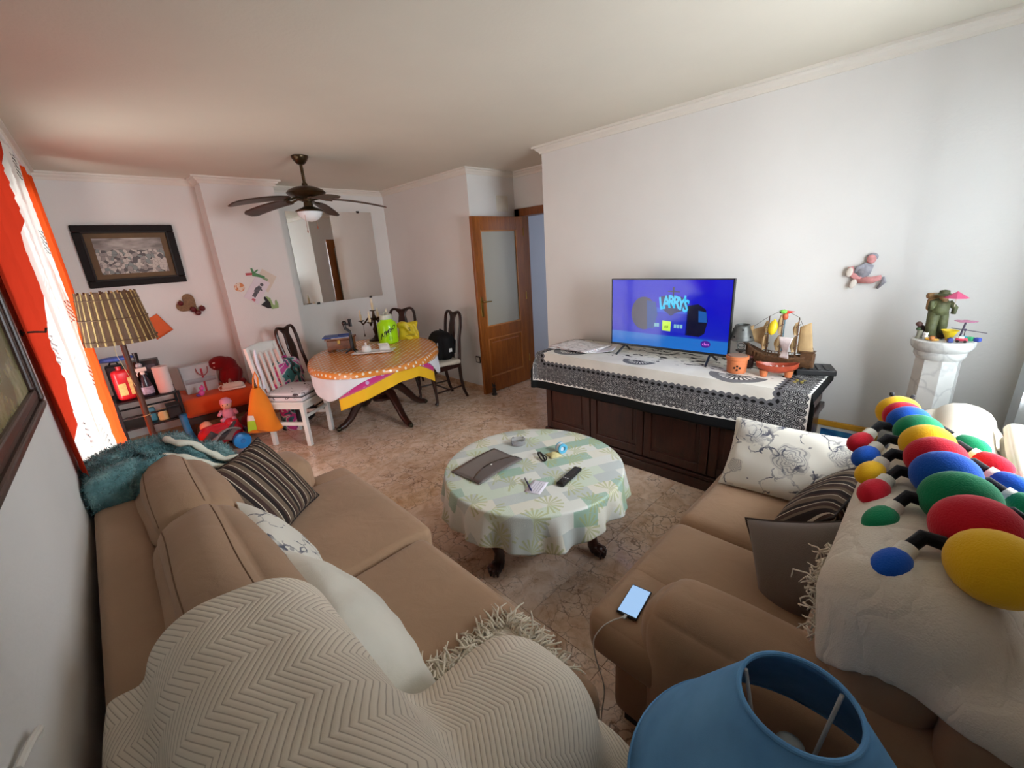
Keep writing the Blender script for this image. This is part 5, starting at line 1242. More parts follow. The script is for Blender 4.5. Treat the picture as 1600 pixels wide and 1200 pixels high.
obj('body', MB().ball((0,0,0.012),(0.011,0.011,0.012),10,8), WPL, t); obj('head', MB().ball((0,0,0.028),0.008,10,8).ball((-0.004,0.006,0.035),0.003,6,5).ball((-0.004,-0.006,0.035),0.003,6,5), WPL, t)
t = toy('toy_tree_stump', 'small grey toy tree stump at the left rim of the pedestal', -0.030,0.088)
obj('trunk', MB().lathe([(0.016,0),(0.012,0.01),(0.011,0.035),(0.013,0.040),(0,0.040)],10), plain((150,148,130),0.7), t); obj('leaf', MB().ball((0.004,0.008,0.046),(0.016,0.010,0.008),10,6), plain((62,84,52),0.6), t)
t = toy('toy_dog', 'dark brown toy dog climbing beside the figurine leg', 0.0,0.085)
obj('body', MB().ball((0,0,0.042),(0.014,0.018,0.020),12,8).tube([(0,0.004,0.0),(0,0.002,0.03)],0.012,8), plain((62,46,44),0.6), t); obj('head', MB().ball((-0.012,0.012,0.068),(0.014,0.014,0.013),12,8), plain((96,66,60),0.6), t)
t = toy('toy_car', 'small red and white toy car on the pedestal', -0.065,-0.062)
obj('body', MB().softbox((0,0,0.013),(0.024,0.042,0.014),0.005), plain((206,62,84),0.35), t, sharp=180); obj('cabin', MB().softbox((0,0.002,0.023),(0.018,0.020,0.012),0.004), WPL, t, sharp=180)
for s in (-1,1):
    for q in (-1,1): obj('wheel', MB().lathe([(0.006,-0.003),(0.006,0.003)],10,(s*0.012,q*0.013,0.006),rot=Matrix.Rotation(PI/2,3,'Y')), BLK, t)
t = toy('toy_block', 'navy blue toy block between the flower and the car', -0.086,-0.025, rz=0.3)
obj('block', MB().softbox((0,0,0.010),(0.02,0.02,0.02),0.003), plain((40,56,132),0.4), t, sharp=180); obj('stud', MB().lathe([(0.005,0.02),(0.005,0.024),(0,0.024)],10), plain((40,56,132),0.4), t)
t = toy('toy_train', 'turquoise green and blue toy train at the right rim of the pedestal', -0.035,-0.092, rz=-0.5)
for k, c in enumerate(((70,180,206),(60,180,120),(48,72,164))): obj('wagon', MB().softbox((0.0,0.026-0.026*k,0.014),(0.022,0.024,0.020),0.006), plain(c,0.4), t, sharp=180)
t = toy('toy_tub', 'tiny white toy tub behind the red toy car', -0.042,-0.062)
obj('tub', MB().lathe([(0.014,0),(0.018,0.018),(0.016,0.018),(0.012,0.003),(0,0.003)],14), WPL, t)
t = toy('toy_propeller', 'toy flower spinner with pink petals on a dark stem', 0.03,-0.055)
obj('stem', MB().tube([(0,0,0),(0.0,-0.004,0.03),(0,-0.010,0.082)],0.004,7), plain((74,64,84),0.5), t)
for k in range(5): a = k*2*PI/5; obj('petal', MB().ball((0.018*math.cos(a),-0.010+0.026*math.sin(a),0.086),(0.016,0.018,0.004),10,6), plain((196,128,158),0.5), t)
t = toy('toy_wire_spinner', 'thin dark wire spinner standing out over the pedestal rim', 0.055,-0.07)
obj('wire', MB().tube([(0,0.05,0.046),(0,0.0,0.040),(0,-0.075,0.030)],0.0018,6).tube([(0,0,0.0),(0,0,0.04)],0.002,6), plain((70,60,80),0.5), t); obj('hub', MB().ball((0,0,0.040),0.006,8,6), plain((96,80,110),0.5), t)

# ------------------------------------------------------------------ plush caterpillar
def plush(c): return fabric('plush_%d_%d_%d' % c, c, 0.95, 260, 0.10)
PL = {'y': plush((236,184,28)), 'r': plush((196,24,44)), 'b': plush((22,84,184)), 'g': plush((18,128,84)), 'k': plush((22,22,26)), 'w': plush((226,222,208))}
cat = thing('plush_caterpillar', 'long striped plush caterpillar toy in yellow red blue and green on the right sofa back', 'plush toy', (1.6,-0.08,0.92))
CP = smooth_path([(2.03,0.062,0.975),(1.92,0.030,0.985),(1.80,-0.005,0.99),(1.68,-0.035,0.99),(1.55,-0.062,0.99),(1.42,-0.09,0.99),(1.29,-0.118,0.99),(1.17,-0.145,0.99),(1.05,-0.165,0.98)], 100)
seq = ['y','r','b','g','y','r','b','g','r','y']
pos = [0.0,0.075,0.15,0.245,0.35,0.455,0.56,0.675,0.80,0.93]
rad = [0.066,0.058,0.061,0.064,0.067,0.070,0.073,0.076,0.078,0.076]
thk = [0.052,0.045,0.052,0.056,0.060,0.060,0.062,0.068,0.075,0.078]
for c, p, r, tk in zip(seq, pos, rad, thk):
    i = int(p*98); q = CP[i]; t_ = CP[min(i+3,99)]-CP[max(i-3,0)]; t_ /= np.linalg.norm(t_)
    rot = Vector(t_).to_track_quat('X','Z').to_matrix()
    wobj('segment', MB().ball(q, (tk,r,r*0.92), 28, 18, rot=rot), PL[c], cat, sharp=180)
hp = CP[0]
wobj('feeler', MB().tube([hp+V(0.03,0.02,0.04), hp+V(0.045,0.03,0.055), hp+V(0.055,0.03,0.05)],[0.006,0.006,0.009],8).tube([hp+V(0.03,-0.02,0.04), hp+V(0.045,-0.03,0.055), hp+V(0.055,-0.03,0.05)],[0.006,0.006,0.009],8), PL['k'], cat)
legc = {1: ['g','r','b','g','y','r'], -1: ['r','b','y','r','g','b']}
for s in (-1, 1):
    for k, p in enumerate((0.17,0.30,0.42,0.54,0.68,0.86)):
        i = int(p*98); q = CP[i]; t_ = CP[min(i+3,99)]-CP[max(i-3,0)]; t_ /= np.linalg.norm(t_)
        side = np.cross(t_, [0,0,1.0]); side /= np.linalg.norm(side)
        d = side*s      # s=+1: the wall side, s=-1: the seat side (travelling from the head to the tail)
        if (d[1] > 0) != (s < 0): d = -d
        out = 0.075; zz = -0.022 if s > 0 else -0.030
        a = q+d*(rad[min(int(p*10),9)]*0.75)+V(0,0,-0.02); b = a+d*0.035+V(0,0,0.012 if s > 0 else 0.005); c = b+d*0.028+V(-0.012,0,-0.014); e = c+d*0.022+V(-0.014,0,-0.010); f = e+d*0.026+V(-0.020,0,-0.004)
        if s < 0: c = b+d*0.018+V(-0.02,0,-0.022); e = c+d*0.010+V(-0.022,0,-0.014); f = e+d*0.012+V(-0.030,0,-0.010)
        lg = wobj('leg', MB().tube([a,b,c],[0.016,0.016,0.014],10), PL['k'], cat)
        obj('cuff', xform(MB().tube([c,e],[0.019,0.021],12), lambda p_: p_-Vector(cat.location)), PL['w'], lg)
        ax = Vector(f-e).normalized().to_track_quat('X','Z').to_matrix()
        obj('shoe', xform(MB().ball(f, (0.050,0.034,0.030), 16, 10, rot=ax), lambda p_: p_-Vector(cat.location)), PL[legc[s][k]], lg, sharp=180)

rb = thing('ribbed_blanket', 'folded cream ribbed blanket on the window side of the right sofa back', 'blanket', (2.02,-0.285,0.785))
for k in range(3): obj('fold', MB().softbox((0,0.0,0.025+0.05*k),(0.52-0.02*k,0.13,0.048),0.022,(0.004,0.006,0.004),0.003,50+k), CREAM, rb, sharp=180)
# ------------------------------------------------------------------ dining table
DX, DY, DA, DZT = 2.0, 4.12, math.radians(57), 0.72
RA, RB = 0.83, 0.61
dt = thing('dining_table', 'oval dining table on a dark turned pedestal with four splayed legs', 'table', (DX,DY,0), DA)
obj('table_top', MB().lathe([(0,DZT-0.03),(0.97,DZT-0.03),(1.0,DZT-0.015),(0.985,DZT-0.002),(0,DZT-0.002)],72,sx=RA-0.012,sy=RB-0.012), MAHOG, dt)
obj('pedestal', MB().lathe([(0.08,0.20),(0.11,0.21),(0.11,0.235),(0.085,0.25),(0.07,0.28),(0.10,0.33),(0.115,0.38),(0.095,0.44),(0.06,0.49),(0.055,0.56),(0.06,0.62),(0.09,0.67),(0.22,0.69)],28), MAHOGZ, dt)
for k in range(4):
    a = math.radians(45)+k*PI/2+math.radians(-12); ca, sa = math.cos(a), math.sin(a)
    pr = [(0.04,0.30,0.055),(0.12,0.335,0.052),(0.21,0.30,0.046),(0.30,0.20,0.041),(0.38,0.10,0.036),(0.45,0.05,0.032),(0.50,0.035,0.030)]
    lg = obj('leg', MB().tube([(r*ca,r*sa,z) for r,z,_ in pr],[w for _,_,w in pr],10), MAHOGZ, dt)
    obj('foot_cap', MB().ball((0.515*ca,0.515*sa,0.026),(0.030,0.026,0.026),12,8,rot=Matrix.Rotation(a,3,'Z')), plain((64,58,44),0.35,0.7), lg)
# layered cloths: white lace (bottom), pink and yellow (diagonal), orange polka dot (top)
def oval_drop(dropf, z, amp, n, ra, rb, seed, mat_uv=1.0, nu=240, rows_drop=14, a0=0.0, a1=2*PI):
    rs = np.random.RandomState(seed); ph = rs.uniform(0,6.28,3)
    rows = [('t', t) for t in (0.0,0.4,0.75,0.93,1.0)]+[('d', t) for t in np.linspace(0,1,rows_drop)[1:]]
    def fn(u, v):
        kd, t = rows[int(round(v*(len(rows)-1)))]; a = a0+(a1-a0)*u
        if kd == 't': return (ra*t*math.cos(a), rb*t*math.sin(a), z)
        dl = dropf(a); w = math.sin(n*a+ph[0]+0.8*math.sin(2*a+ph[1]))+0.4*math.sin(1.9*n*a+ph[2])
        q = 1-math.exp(-t*dl/0.012)
        k = min(1, t*dl/0.2)
        return ((ra+0.010*q+amp*k*w+0.01*k)*math.cos(a), (rb+0.010*q+amp*k*w+0.01*k)*math.sin(a), z-t*dl)
    def uvf(u, v):
        kd, t = rows[int(round(v*(len(rows)-1)))]; a = a0+(a1-a0)*u
        if kd == 't': return (ra*t*math.cos(a), rb*t*math.sin(a))
        e = t*dropf(a); return ((ra+e)*math.cos(a), (rb+e)*math.sin(a))
    return MB().grid(fn, nu, len(rows)-1, uvfn=uvf, closed_u=abs(a1-a0-2*PI) < 1e-6)
def lobes(al, base, l): return base+sum(h*math.exp(-(((al-c+PI) % (2*PI)-PI)/w)**2) for c, h, w in l)
# in local (rotated) angle; world angle = local + 57 deg
L_ = lambda deg: math.radians(deg)-DA
wl = thing('white_tablecloth', 'white lace-edged cloth hanging below the orange polka-dot cloth', 'tablecloth', (DX,DY,0), DA)
WCL = fabric('white_cotton', (232,236,244), 0.8)
obj('cloth', oval_drop(lambda a: lobes(a, 0.02, [(L_(198),0.25,0.52),(L_(316),0.23,0.30),(L_(30),0.2,0.5),(L_(110),0.2,0.5)]), DZT+0.001, 0.006, 16, RA+0.008, RB+0.008, 3), WCL, wl, sharp=180, merge=True, solid=0.001)
pk = thing('pink_yellow_cloth', 'bright pink flowered cloth with wide yellow border hanging from the dining table', 'tablecloth', (DX,DY,0), DA)
def pinkyellow():
    m = M('pink_yellow_print'); u = m.sep(m.coord('UV', (1,1,1))); 
    fl_ = m.math('LESS_THAN', m.voro(m.coord('Object'), 16), 0.28)
    pinkc = m.mix(fl_, srgb(206,52,132), srgb(206,170,216))
    return m, pinkc
def py_cloth(a0, a1, fn_drop, nu=120, nd=20):
    vs = []; uv = []
    def fn(u, v):
        a = a0+(a1-a0)*u; dl = fn_drop(u); t = v*dl
        w = math.sin(u*28)+0.5*math.sin(u*51+1); k = min(1, t/0.2)
        return ((RA+0.006+0.006*k*w+0.008*k)*math.cos(a), (RB+0.006+0.006*k*w+0.008*k)*math.sin(a), DZT-0.004-t)
    return MB().grid(fn, nu, nd, uvfn=lambda u, v: (u, fn_drop(u)*(1-v)))
_m, _pc2 = pinkyellow(); _v = _m.sep(_m.coord('UV'))[1]
_c = _m.mix(_m.math('LESS_THAN', _v, 0.105), _pc2, srgb(242,190,28)); _c = _m.mix(_m.math('LESS_THAN', _m.math('ABSOLUTE', _m.math('SUBTRACT', _v, 0.112)), 0.006), _c, srgb(196,96,120))
PYM = _m.fin(_c, 0.8)
def pydrop(u):
    return 0.140+0.20*max(0,1-u/0.55)**1.1+0.15*max(0,(u-0.74)/0.26)**1.2
obj('cloth', py_cloth(L_(211), L_(303), pydrop), PYM, pk, sharp=180, solid=0.001)
pdm = M('orange_polka_dot_oilcloth'); _u = pdm.sep(pdm.coord('UV', (1/0.052,1/0.052,1), rot=(0,0,0.3)))
_row = pdm.math('FLOOR', _u[1]); _fx = pdm.math('SUBTRACT', pdm.math('FRACT', pdm.math('ADD', _u[0], pdm.math('MULTIPLY', pdm.math('FLOORED_MODULO', _row, 2.0), 0.5))), 0.5); _fy = pdm.math('SUBTRACT', pdm.math('FRACT', _u[1]), 0.5)
_d = pdm.math('SQRT', pdm.math('ADD', pdm.math('MULTIPLY', _fx, _fx), pdm.math('MULTIPLY', _fy, _fy)))
DOTS = pdm.fin(pdm.mix(pdm.math('LESS_THAN', _d, 0.23), srgb(222,138,58), srgb(244,236,216)), 0.26, 0, 0.5)
pc = thing('polka_dot_cloth', 'orange oilcloth with white polka dots on the dining table', 'tablecloth', (DX,DY,0), DA)
obj('cloth', oval_drop(lambda a: 0.052+0.01*math.sin(3*a+1), DZT+0.006, 0.002, 9, RA+0.022, RB+0.022, 5), DOTS, pc, sharp=180, merge=True, solid=0.0012)
ZD = DZT+0.0085
# things on the dining table
tr = thing('serving_tray', 'narrow white porcelain tray on the dining table', 'tray', (1.96,4.07,ZD), math.radians(-40))
PORC = plain((236,234,230),0.2,var=0.02)
obj('tray', MB().grid(lambda u, v: ((u-0.5)*0.40*(1+0.06*(2*v-1)**2), (v-0.5)*0.15*(1+0.05*(2*u-1)**2), 0.004+0.016*max((2*u-1)**6,(2*v-1)**6)), 28, 16), PORC, tr, sharp=180, solid=0.004)
sg = thing('sugar_bowl', 'round white porcelain sugar bowl with knob lid on the tray', 'sugar bowl', (1.905,4.115,ZD+0.008))
obj('bowl', MB().lathe([(0.028,0),(0.045,0.015),(0.048,0.035),(0.044,0.055)],28), PORC, sg); obj('lid', MB().lathe([(0.045,0.055),(0.038,0.068),(0.015,0.077),(0.007,0.080),(0.012,0.092),(0.008,0.102),(0,0.103)],24), PORC, sg)
nh = thing('napkin_holder', 'curved white porcelain napkin holder on the tray', 'napkin holder', (2.04,4.005,ZD+0.008), math.radians(-40))
obj('holder', MB().grid(lambda u, v: ((v-0.5)*0.055*2*(1-0.1*u), 0.035*math.cos(u*PI)+0.008, 0.002+0.085*math.sin(u*PI*0.62)**0.9), 18, 6), PORC, nh, sharp=180, solid=0.004)
wbx = thing('wooden_box', 'carved brown wooden box with lid on the dining table', 'box', (1.83,4.53,ZD), math.radians(-38))
WBM = wood('brown_carved_wood', (84,44,22), (142,84,46), 0.3, (5,5,10))
obj('body', MB().bx(-0.13,0.13,-0.085,0.085,0.025,0.125), WBM, wbx, smooth=False, bevel=0.008)
obj('lid', MB().bx(-0.142,0.142,-0.097,0.097,0.125,0.150), WBM, wbx, smooth=False, bevel=0.006)
for s in (-1,1):
    for q in (-1,1): obj('foot', MB().ball((s*0.11,q*0.07,0.016),(0.024,0.022,0.018),10,8), WBM, wbx)
obj('clasp', MB().bx(-0.015,0.015,-0.092,-0.085,0.085,0.130), BRASS, wbx, smooth=False, bevel=0.002)
bfol = thing('blue_folder', 'blue folder with white pages lying on the wooden box', 'folder', (1.81,4.53,ZD+0.151), math.radians(-30))
obj('cover', MB().bx(-0.15,0.13,-0.10,0.11,0.004,0.012), plain((36,76,158),0.35), bfol, smooth=False, bevel=0.002); obj('pages', MB().bx(-0.06,0.125,-0.105,-0.01,0.0,0.004), PORC, bfol, smooth=False)
tag(place(obj('blue_pen', MB().tube([(-0.06,0,0),(0.05,0,0),(0.065,0,0)],[0.005,0.005,0.001],8), plain((30,60,140),0.3)), (1.865,4.515,ZD+0.169), (0,0,math.radians(-14))), 'blue pen lying on the blue folder', 'pen')
gm = thing('phone_tripod', 'black tripod handle with phone clamp on the dining table', 'tripod', (1.83,4.27,ZD), 0)
for k in range(3): a = k*2*PI/3+0.5; obj('leg', MB().tube([(0.01*math.cos(a),0.01*math.sin(a),0.05),(0.075*math.cos(a),0.075*math.sin(a),0.006)],[0.009,0.007],8), BLK, gm)
obj('handle', MB().tube([(0,0,0.04),(0,0,0.10),(0,0,0.19)],[0.019,0.021,0.017],12), BLK, gm)
obj('arm', MB().tube([(0,0,0.19),(0.0,0.0,0.23),(-0.028,0.028,0.26),(-0.032,0.032,0.31)],[0.013,0.014,0.016,0.016],10).ball((-0.03,0.03,0.315),0.024,12,8), BLK, gm)
obj('clamp', MB().box((0.012,-0.012,0.315),(0.018,0.05,0.075)).tube([(-0.03,0.03,0.30),(0.012,-0.012,0.30)],0.010,8), plain((40,40,44),0.4), gm, smooth=False, bevel=0.003)
# candelabra
ca_ = thing('candelabra', 'dark bronze candelabra with cream electric candles on the dining table', 'candelabra', (2.33,4.70,ZD), math.radians(-45)); ca_.scale = (1.2,1.2,1.2)
BRZ = plain((62,44,28),0.35,0.7,0.2,30)
obj('stem', MB().lathe([(0.075,0),(0.078,0.012),(0.05,0.022),(0.028,0.035),(0.016,0.06),(0.024,0.09),(0.028,0.11),(0.014,0.14),(0.012,0.19),(0.020,0.22),(0.014,0.25),(0.010,0.285)],20), BRZ, ca_)
CRM = plain((226,206,164),0.5)
def candle(x, y, z, h, nm='candle'):
    c = obj(nm, MB().lathe([(0.011,z),(0.011,z+h)],12,(x,y,0)), CRM, ca_); obj('flame_bulb', MB().lathe([(0.006,z+h),(0.011,z+h+0.015),(0.007,z+h+0.032),(0.0,z+h+0.046)],10,(x,y,0)), plain((232,222,196),0.2), c); return c
obj('drip_pan', MB().lathe([(0.010,0.285),(0.030,0.292),(0.032,0.297),(0.012,0.297)],18), BRZ, ca_); candle(0,0,0.297,0.07)
for k in range(4):
    a = k*PI/2; ca, sa = math.cos(a), math.sin(a)
    pth = smooth_path([(0.012,0,0.20),(0.05,0,0.225),(0.085,0,0.19),(0.115,0,0.165),(0.13,0,0.19)], 16)
    ar = obj('arm', MB().tube([(p[0]*ca,p[0]*sa,p[2]) for p in pth],0.0075,8), BRZ, ca_)
    obj('drip_pan', MB().lathe([(0.008,0.188),(0.028,0.196),(0.030,0.201),(0.012,0.201)],16,(0.13*ca,0.13*sa,0)), BRZ, ar); candle(0.13*ca,0.13*sa,0.201,0.06)
obj('tassel', MB().tube([(-0.115,0,0.165),(-0.115,0,0.07)],0.0015,5).tube([(-0.115,0,0.075),(-0.115,0,0.045)],[0.003,0.008],8), BRZ, ca_)
dy = tag(place(obj('doily', MB().lathe([(0,0),(0.13,0),(0.14,0.002),(0.13,0.003),(0,0.003)],40), plain((206,176,134),0.8,bump=0.4)), (2.31,4.62,ZD-0.0025)), 'round tan mat under the candelabra', 'mat')
# neon jug
NEON = M('neon_green_plastic'); NEON = NEON.fin(srgb(178,240,20), 0.22, 0, 0.5, **{'Subsurface_Weight':0.3,'Subsurface_Radius':(0.03,0.04,0.01)})
ju = thing('plastic_jug', 'neon green plastic jug with clear lid on the dining table', 'jug', (2.33,4.42,ZD)); ju.scale = (1.15,1.15,1.2)
obj('body', MB().lathe([(0.0,0),(0.085,0),(0.095,0.008),(0.095,0.165),(0.088,0.19),(0.062,0.212),(0.055,0.222),(0.055,0.235)],36), NEON, ju)
obj('lid', MB().lathe([(0.060,0.225),(0.060,0.262),(0.055,0.266),(0,0.266)],28), plain((206,214,196),0.25,spec=0.5), ju)
obj('lid_loop', MB().tube([(0.02*math.cos(t),0,0.266+0.022*math.sin(t)) for t in np.linspace(0,PI,10)],0.004,6), plain((206,214,196),0.25), ju)
def wrap_text(body, size, R, z, ang0, mat, slope=0.0, sy=1.0):
    t = text_mb(body, size, 0.0004, 0.0012)
    # curved onto the jug side facing world direction ang0
    xform(t, lambda p: Vector(((R+0.0006+p.z)*math.cos(ang0+p.x/R), (R+0.0006+p.z)*math.sin(ang0+p.x/R), z+p.y*sy+p.x*slope)))
    return t
INK = plain((16,24,18),0.4)
obj('lettering', wrap_text('JUMBO', 0.052, 0.095, 0.118, math.radians(246), INK, 0.55), INK, ju, smooth=False)
obj('lettering_line', MB().grid(lambda u, v: (0.0958*math.cos(math.radians(216+62*u)), 0.0958*math.sin(math.radians(216+62*u)), 0.060+0.062*u+0.003*v), 20, 1), INK, ju, smooth=False)
for k in range(3): obj('lettering_line', MB().grid(lambda u, v: (0.0958*math.cos(math.radians(243+24*u)), 0.0958*math.sin(math.radians(243+24*u)), 0.045+0.012*k+0.003*v), 8, 1), plain((70,110,20),0.4), ju, smooth=False)
# yellow bag
yb = thing('yellow_bag', 'crumpled yellow plastic bag standing at the far right of the dining table', 'bag', (2.60,4.43,ZD), math.radians(-40)); yb.scale = (1.1,1.1,1.1)
rs = np.random.RandomState(12); bf = rs.uniform(10,40,(5,3)); bp2 = rs.uniform(0,6.3,5)
def bagf(u, v):
    a = 2*PI*u; z = 0.17*v; sq = (abs(math.cos(a))**4+abs(math.sin(a))**4)**-0.25
    w = 0.010*sum(math.sin(bf[k,0]*math.cos(a)*0.2+bf[k,1]*math.sin(a)*0.2+bf[k,2]*v*0.3+bp2[k]) for k in range(5))/2
    r = 1-0.12*v+0.05*math.sin(v*8)
    return ((0.105*r*sq+w)*math.cos(a), (0.06*r*(1-0.3*v)*sq+w)*math.sin(a), z+0.012*math.sin(3*a+1)*v)
YB = plain((224,200,44),0.35,var=0.12,vscale=18,bump=0.3,bscale=40)
obj('bag', MB().grid(bagf, 60, 24, closed_u=True).grid(lambda u, v: (lambda p: (p[0]*(1-v), p[1]*(1-v), p[2]-0.01*v))(bagf(u,1.0)), 60, 3, closed_u=True), YB, yb, sharp=180, merge=True)
obj('knot', MB().ball((-0.10,-0.01,0.14),(0.030,0.016,0.018),10,8).ball((-0.085,-0.02,0.165),(0.022,0.012,0.014),10,8), YB, yb)
t = text_mb('S', 0.06, 0.0004); xform(t, lambda p: Vector((0.025+p.x, -0.0615-p.z*1, 0.105+p.y))); obj('printed_mark', t, plain((74,84,34),0.5), yb, smooth=False)
obj('printed_mark', MB().bx(-0.02,0.07,-0.0640,-0.0625,0.040,0.044).bx(0.0,0.08,-0.0640,-0.0625,0.052,0.055), plain((74,84,34),0.5), yb, smooth=False)

# ------------------------------------------------------------------ dark dining chairs (front = local +x)
SEATC = plain((196,186,170),0.8,var=0.12,bump=0.2)
CHD = wood('dark_chair_wood', (26,13,10), (56,28,20), 0.3, (8,8,3))
def dark_chair(loc, rz, label, cushion=True):
    c = thing('dining_chair', label, 'chair', loc, rz, 'dark carved dining chairs around the oval table')
    S = 0.205
    obj('seat_frame', MB().prism([(-0.20,-0.18),(0.22,-0.225),(0.22,0.225),(-0.20,0.18)], 0.385, 0.445), CHD, c, smooth=False, bevel=0.008)
    obj('seat', MB().softbox((0.012,0,0.455),(0.40,0.40,0.05),0.02,(0,0,0.012)), SEATC, c, sharp=180)
    for s in (-1, 1):
        y = s*0.195
        obj('leg', MB().tube([(0.19,y,0.42),(0.205,y*1.03,0.36),(0.20,y*1.03,0.28),(0.185,y,0.15),(0.18,y,0.05),(0.195,y,0.015)],[0.032,0.032,0.024,0.016,0.015,0.022],10), CHD, c)
        obj('leg', MB().tube([(-0.185,s*0.16,0.42),(-0.19,s*0.16,0.25),(-0.215,s*0.16,0.10),(-0.255,s*0.165,0.0)],[0.022,0.020,0.018,0.016],10), CHD, c)
        pts = smooth_path([(-0.185,s*0.16,0.42),(-0.200,s*0.165,0.56),(-0.225,s*0.150,0.72),(-0.250,s*0.160,0.86),(-0.265,s*0.150,0.965),(-0.270,s*0.118,1.005),(-0.271,s*0.075,1.005),(-0.270,0,0.985)], 34)
        obj('back_post', MB().tube([tuple(p) for p in pts], [0.020-0.004*(i/33) for i in range(34)], 8), CHD, c)
    prof = [(0.0,0.066),(0.06,0.060),(0.13,0.040),(0.22,0.046),(0.33,0.066),(0.42,0.056),(0.49,0.042),(0.535,0.068),(0.545,0.085)]
    vs = []
    def splat(u, v):
        z = 0.445+0.545*v; t = 0.545*v
        for k in range(len(prof)-1):
            if prof[k][0] <= t <= prof[k+1][0]+1e-6:
                f = (t-prof[k][0])/(prof[k+1][0]-prof[k][0]); hw_ = prof[k][1]*(1-f)+prof[k+1][1]*f
        return (-0.185-0.085*v**0.9+0.012*math.sin(v*PI), (u*2-1)*hw_, z)
    obj('splat', MB().grid(splat, 4, 24), CHD, c, sharp=180, solid=0.014)
    st_ = MB()
    for s in (-1,1): st_.tube([(0.183,s*0.195,0.15),(-0.205,s*0.16,0.15)],0.010,8)
    obj('stretcher', st_.tube([(0.0,-0.178,0.15),(0.0,0.178,0.15)],0.010,8), CHD, c)
    return c
ch1 = dark_chair((1.60,4.79,0), math.radians(-52), 'dark carved dining chair behind the white chair at the left of the oval table')
dup(ch1, (2.735,4.86,0), math.radians(-132), 'dark carved dining chair in the far corner behind the yellow bag')
dup(ch1, (2.735,4.085,0), math.radians(176), 'dark carved dining chair holding the black backpack near the door')
# black backpack on the right chair
bk = thing('backpack', 'black backpack standing on the dining chair near the door', 'backpack', (2.795,4.07,0.486), math.radians(180))
BKM = fabric('black_nylon', (16,16,18), 0.7, sheen=0.0)
obj('body', MB().softbox((0,0,0.155),(0.20,0.30,0.31),0.08,(0.02,0.02,0.02),0.008,21), BKM, bk, sharp=180)
obj('front_pocket', MB().softbox((0.10,0.0,0.10),(0.07,0.23,0.17),0.03,(0.01,0.01,0.01)), BKM, bk, sharp=180)
obj('strap', MB().tube([(-0.09,0.07,0.28),(-0.13,0.09,0.2),(-0.10,0.10,0.06)],0.014,8).tube([(-0.04,-0.04,0.31),(0.0,0.0,0.345),(-0.04,0.04,0.31)],0.009,8), BKM, bk)
obj('tag', MB().bx(-0.02,0.02,0.165,0.172,0.10,0.14).box((0.12,0.10,0.20),(0.006,0.012,0.035)), plain((214,214,214),0.5), bk, smooth=False)
obj('zip', MB().tube([(0.135,-0.10,0.165),(0.140,0,0.185),(0.135,0.10,0.165)],0.003,6), plain((70,70,74),0.4,0.5), bk)

# ------------------------------------------------------------------ white chair with cushion (front = local +x)
WCH = plain((228,228,224),0.45,var=0.04)
wc_ = thing('white_chair', 'white slatted wooden chair with printed seat cushion', 'chair', (1.20,4.28,0), math.radians(-54))
for s in (-1,1):
    obj('leg', MB().bx(0.165,0.205,s*0.18-0.02,s*0.18+0.02,0,0.43), WCH, wc_, smooth=False, bevel=0.003)
    obj('back_leg', MB().add([(-0.205,s*0.18-0.018,0),(-0.165,s*0.18-0.018,0),(-0.165,s*0.18+0.018,0),(-0.205,s*0.18+0.018,0),(-0.20,s*0.18-0.018,0.44),(-0.16,s*0.18-0.018,0.44),(-0.16,s*0.18+0.018,0.44),(-0.20,s*0.18+0.018,0.44),(-0.275,s*0.18-0.015,0.95),(-0.245,s*0.18-0.015,0.95),(-0.245,s*0.18+0.015,0.95),(-0.275,s*0.18+0.015,0.95)],
        [(0,3,2,1),(8,9,10,11)]+[(a+i,a+(i+1)%4,a+4+(i+1)%4,a+4+i) for a in (0,4) for i in range(4)]), WCH, wc_, smooth=False, bevel=0.003)
obj('seat_board', MB().bx(-0.19,0.215,-0.205,0.205,0.415,0.437), WCH, wc_, smooth=False, bevel=0.004)
for s in (-1,1): obj('side_rail', MB().bx(-0.17,0.17,s*0.18-0.01,s*0.18+0.01,0.365,0.415).bx(-0.17,0.17,s*0.18-0.009,s*0.18+0.009,0.20,0.235), WCH, wc_, smooth=False, bevel=0.002)
obj('front_rail', MB().bx(0.172,0.195,-0.165,0.165,0.355,0.415).bx(-0.195,-0.172,-0.165,0.165,0.355,0.415).bx(0.172,0.192,-0.165,0.165,0.27,0.30), WCH, wc_, smooth=False, bevel=0.002)
def bz(z): return -0.18-0.08*(z-0.44)/0.51
obj('crest_rail', MB().grid(lambda u, v: (bz(0.865+0.085*v)-0.012*math.sin(PI*u)*1, (u-0.5)*0.345, 0.865+0.085*v+0.012*math.sin(PI*u)*v), 10, 3), WCH, wc_, solid=0.018)
for k in range(4):
    y = (k-1.5)*0.072; obj('slat', MB().add([(bz(z)-t, y+w, z) for z in (0.437,0.88) for t in (-0.007,0.007) for w in (-0.015,0.015)], [(0,1,3,2),(4,6,7,5),(0,4,5,1),(2,3,7,6),(0,2,6,4),(1,5,7,3)]), WCH, wc_, smooth=False, bevel=0.002)
BLOT = M('white_leaf_print'); _u = BLOT.coord('Object')
BLOT = BLOT.fin(BLOT.mix(BLOT.math('GREATER_THAN', BLOT.noise(_u, 11, 3, 0.5, 2.0), 0.64), srgb(222,218,222), srgb(78,70,76)), 0.8)
wcu = thing('chair_cushion', 'folded white leaf-print cushion on the white chair', 'cushion', (1.208,4.27,0.438), math.radians(-54))
obj('pad', MB().softbox((0,0,0.024),(0.39,0.39,0.046),0.02,(0,0,0.006)), BLOT, wcu, sharp=180); obj('pad', MB().softbox((0.0,0.005,0.064),(0.37,0.38,0.032),0.015,(0,0,0.008),0.004,3), BLOT, wcu, sharp=180)
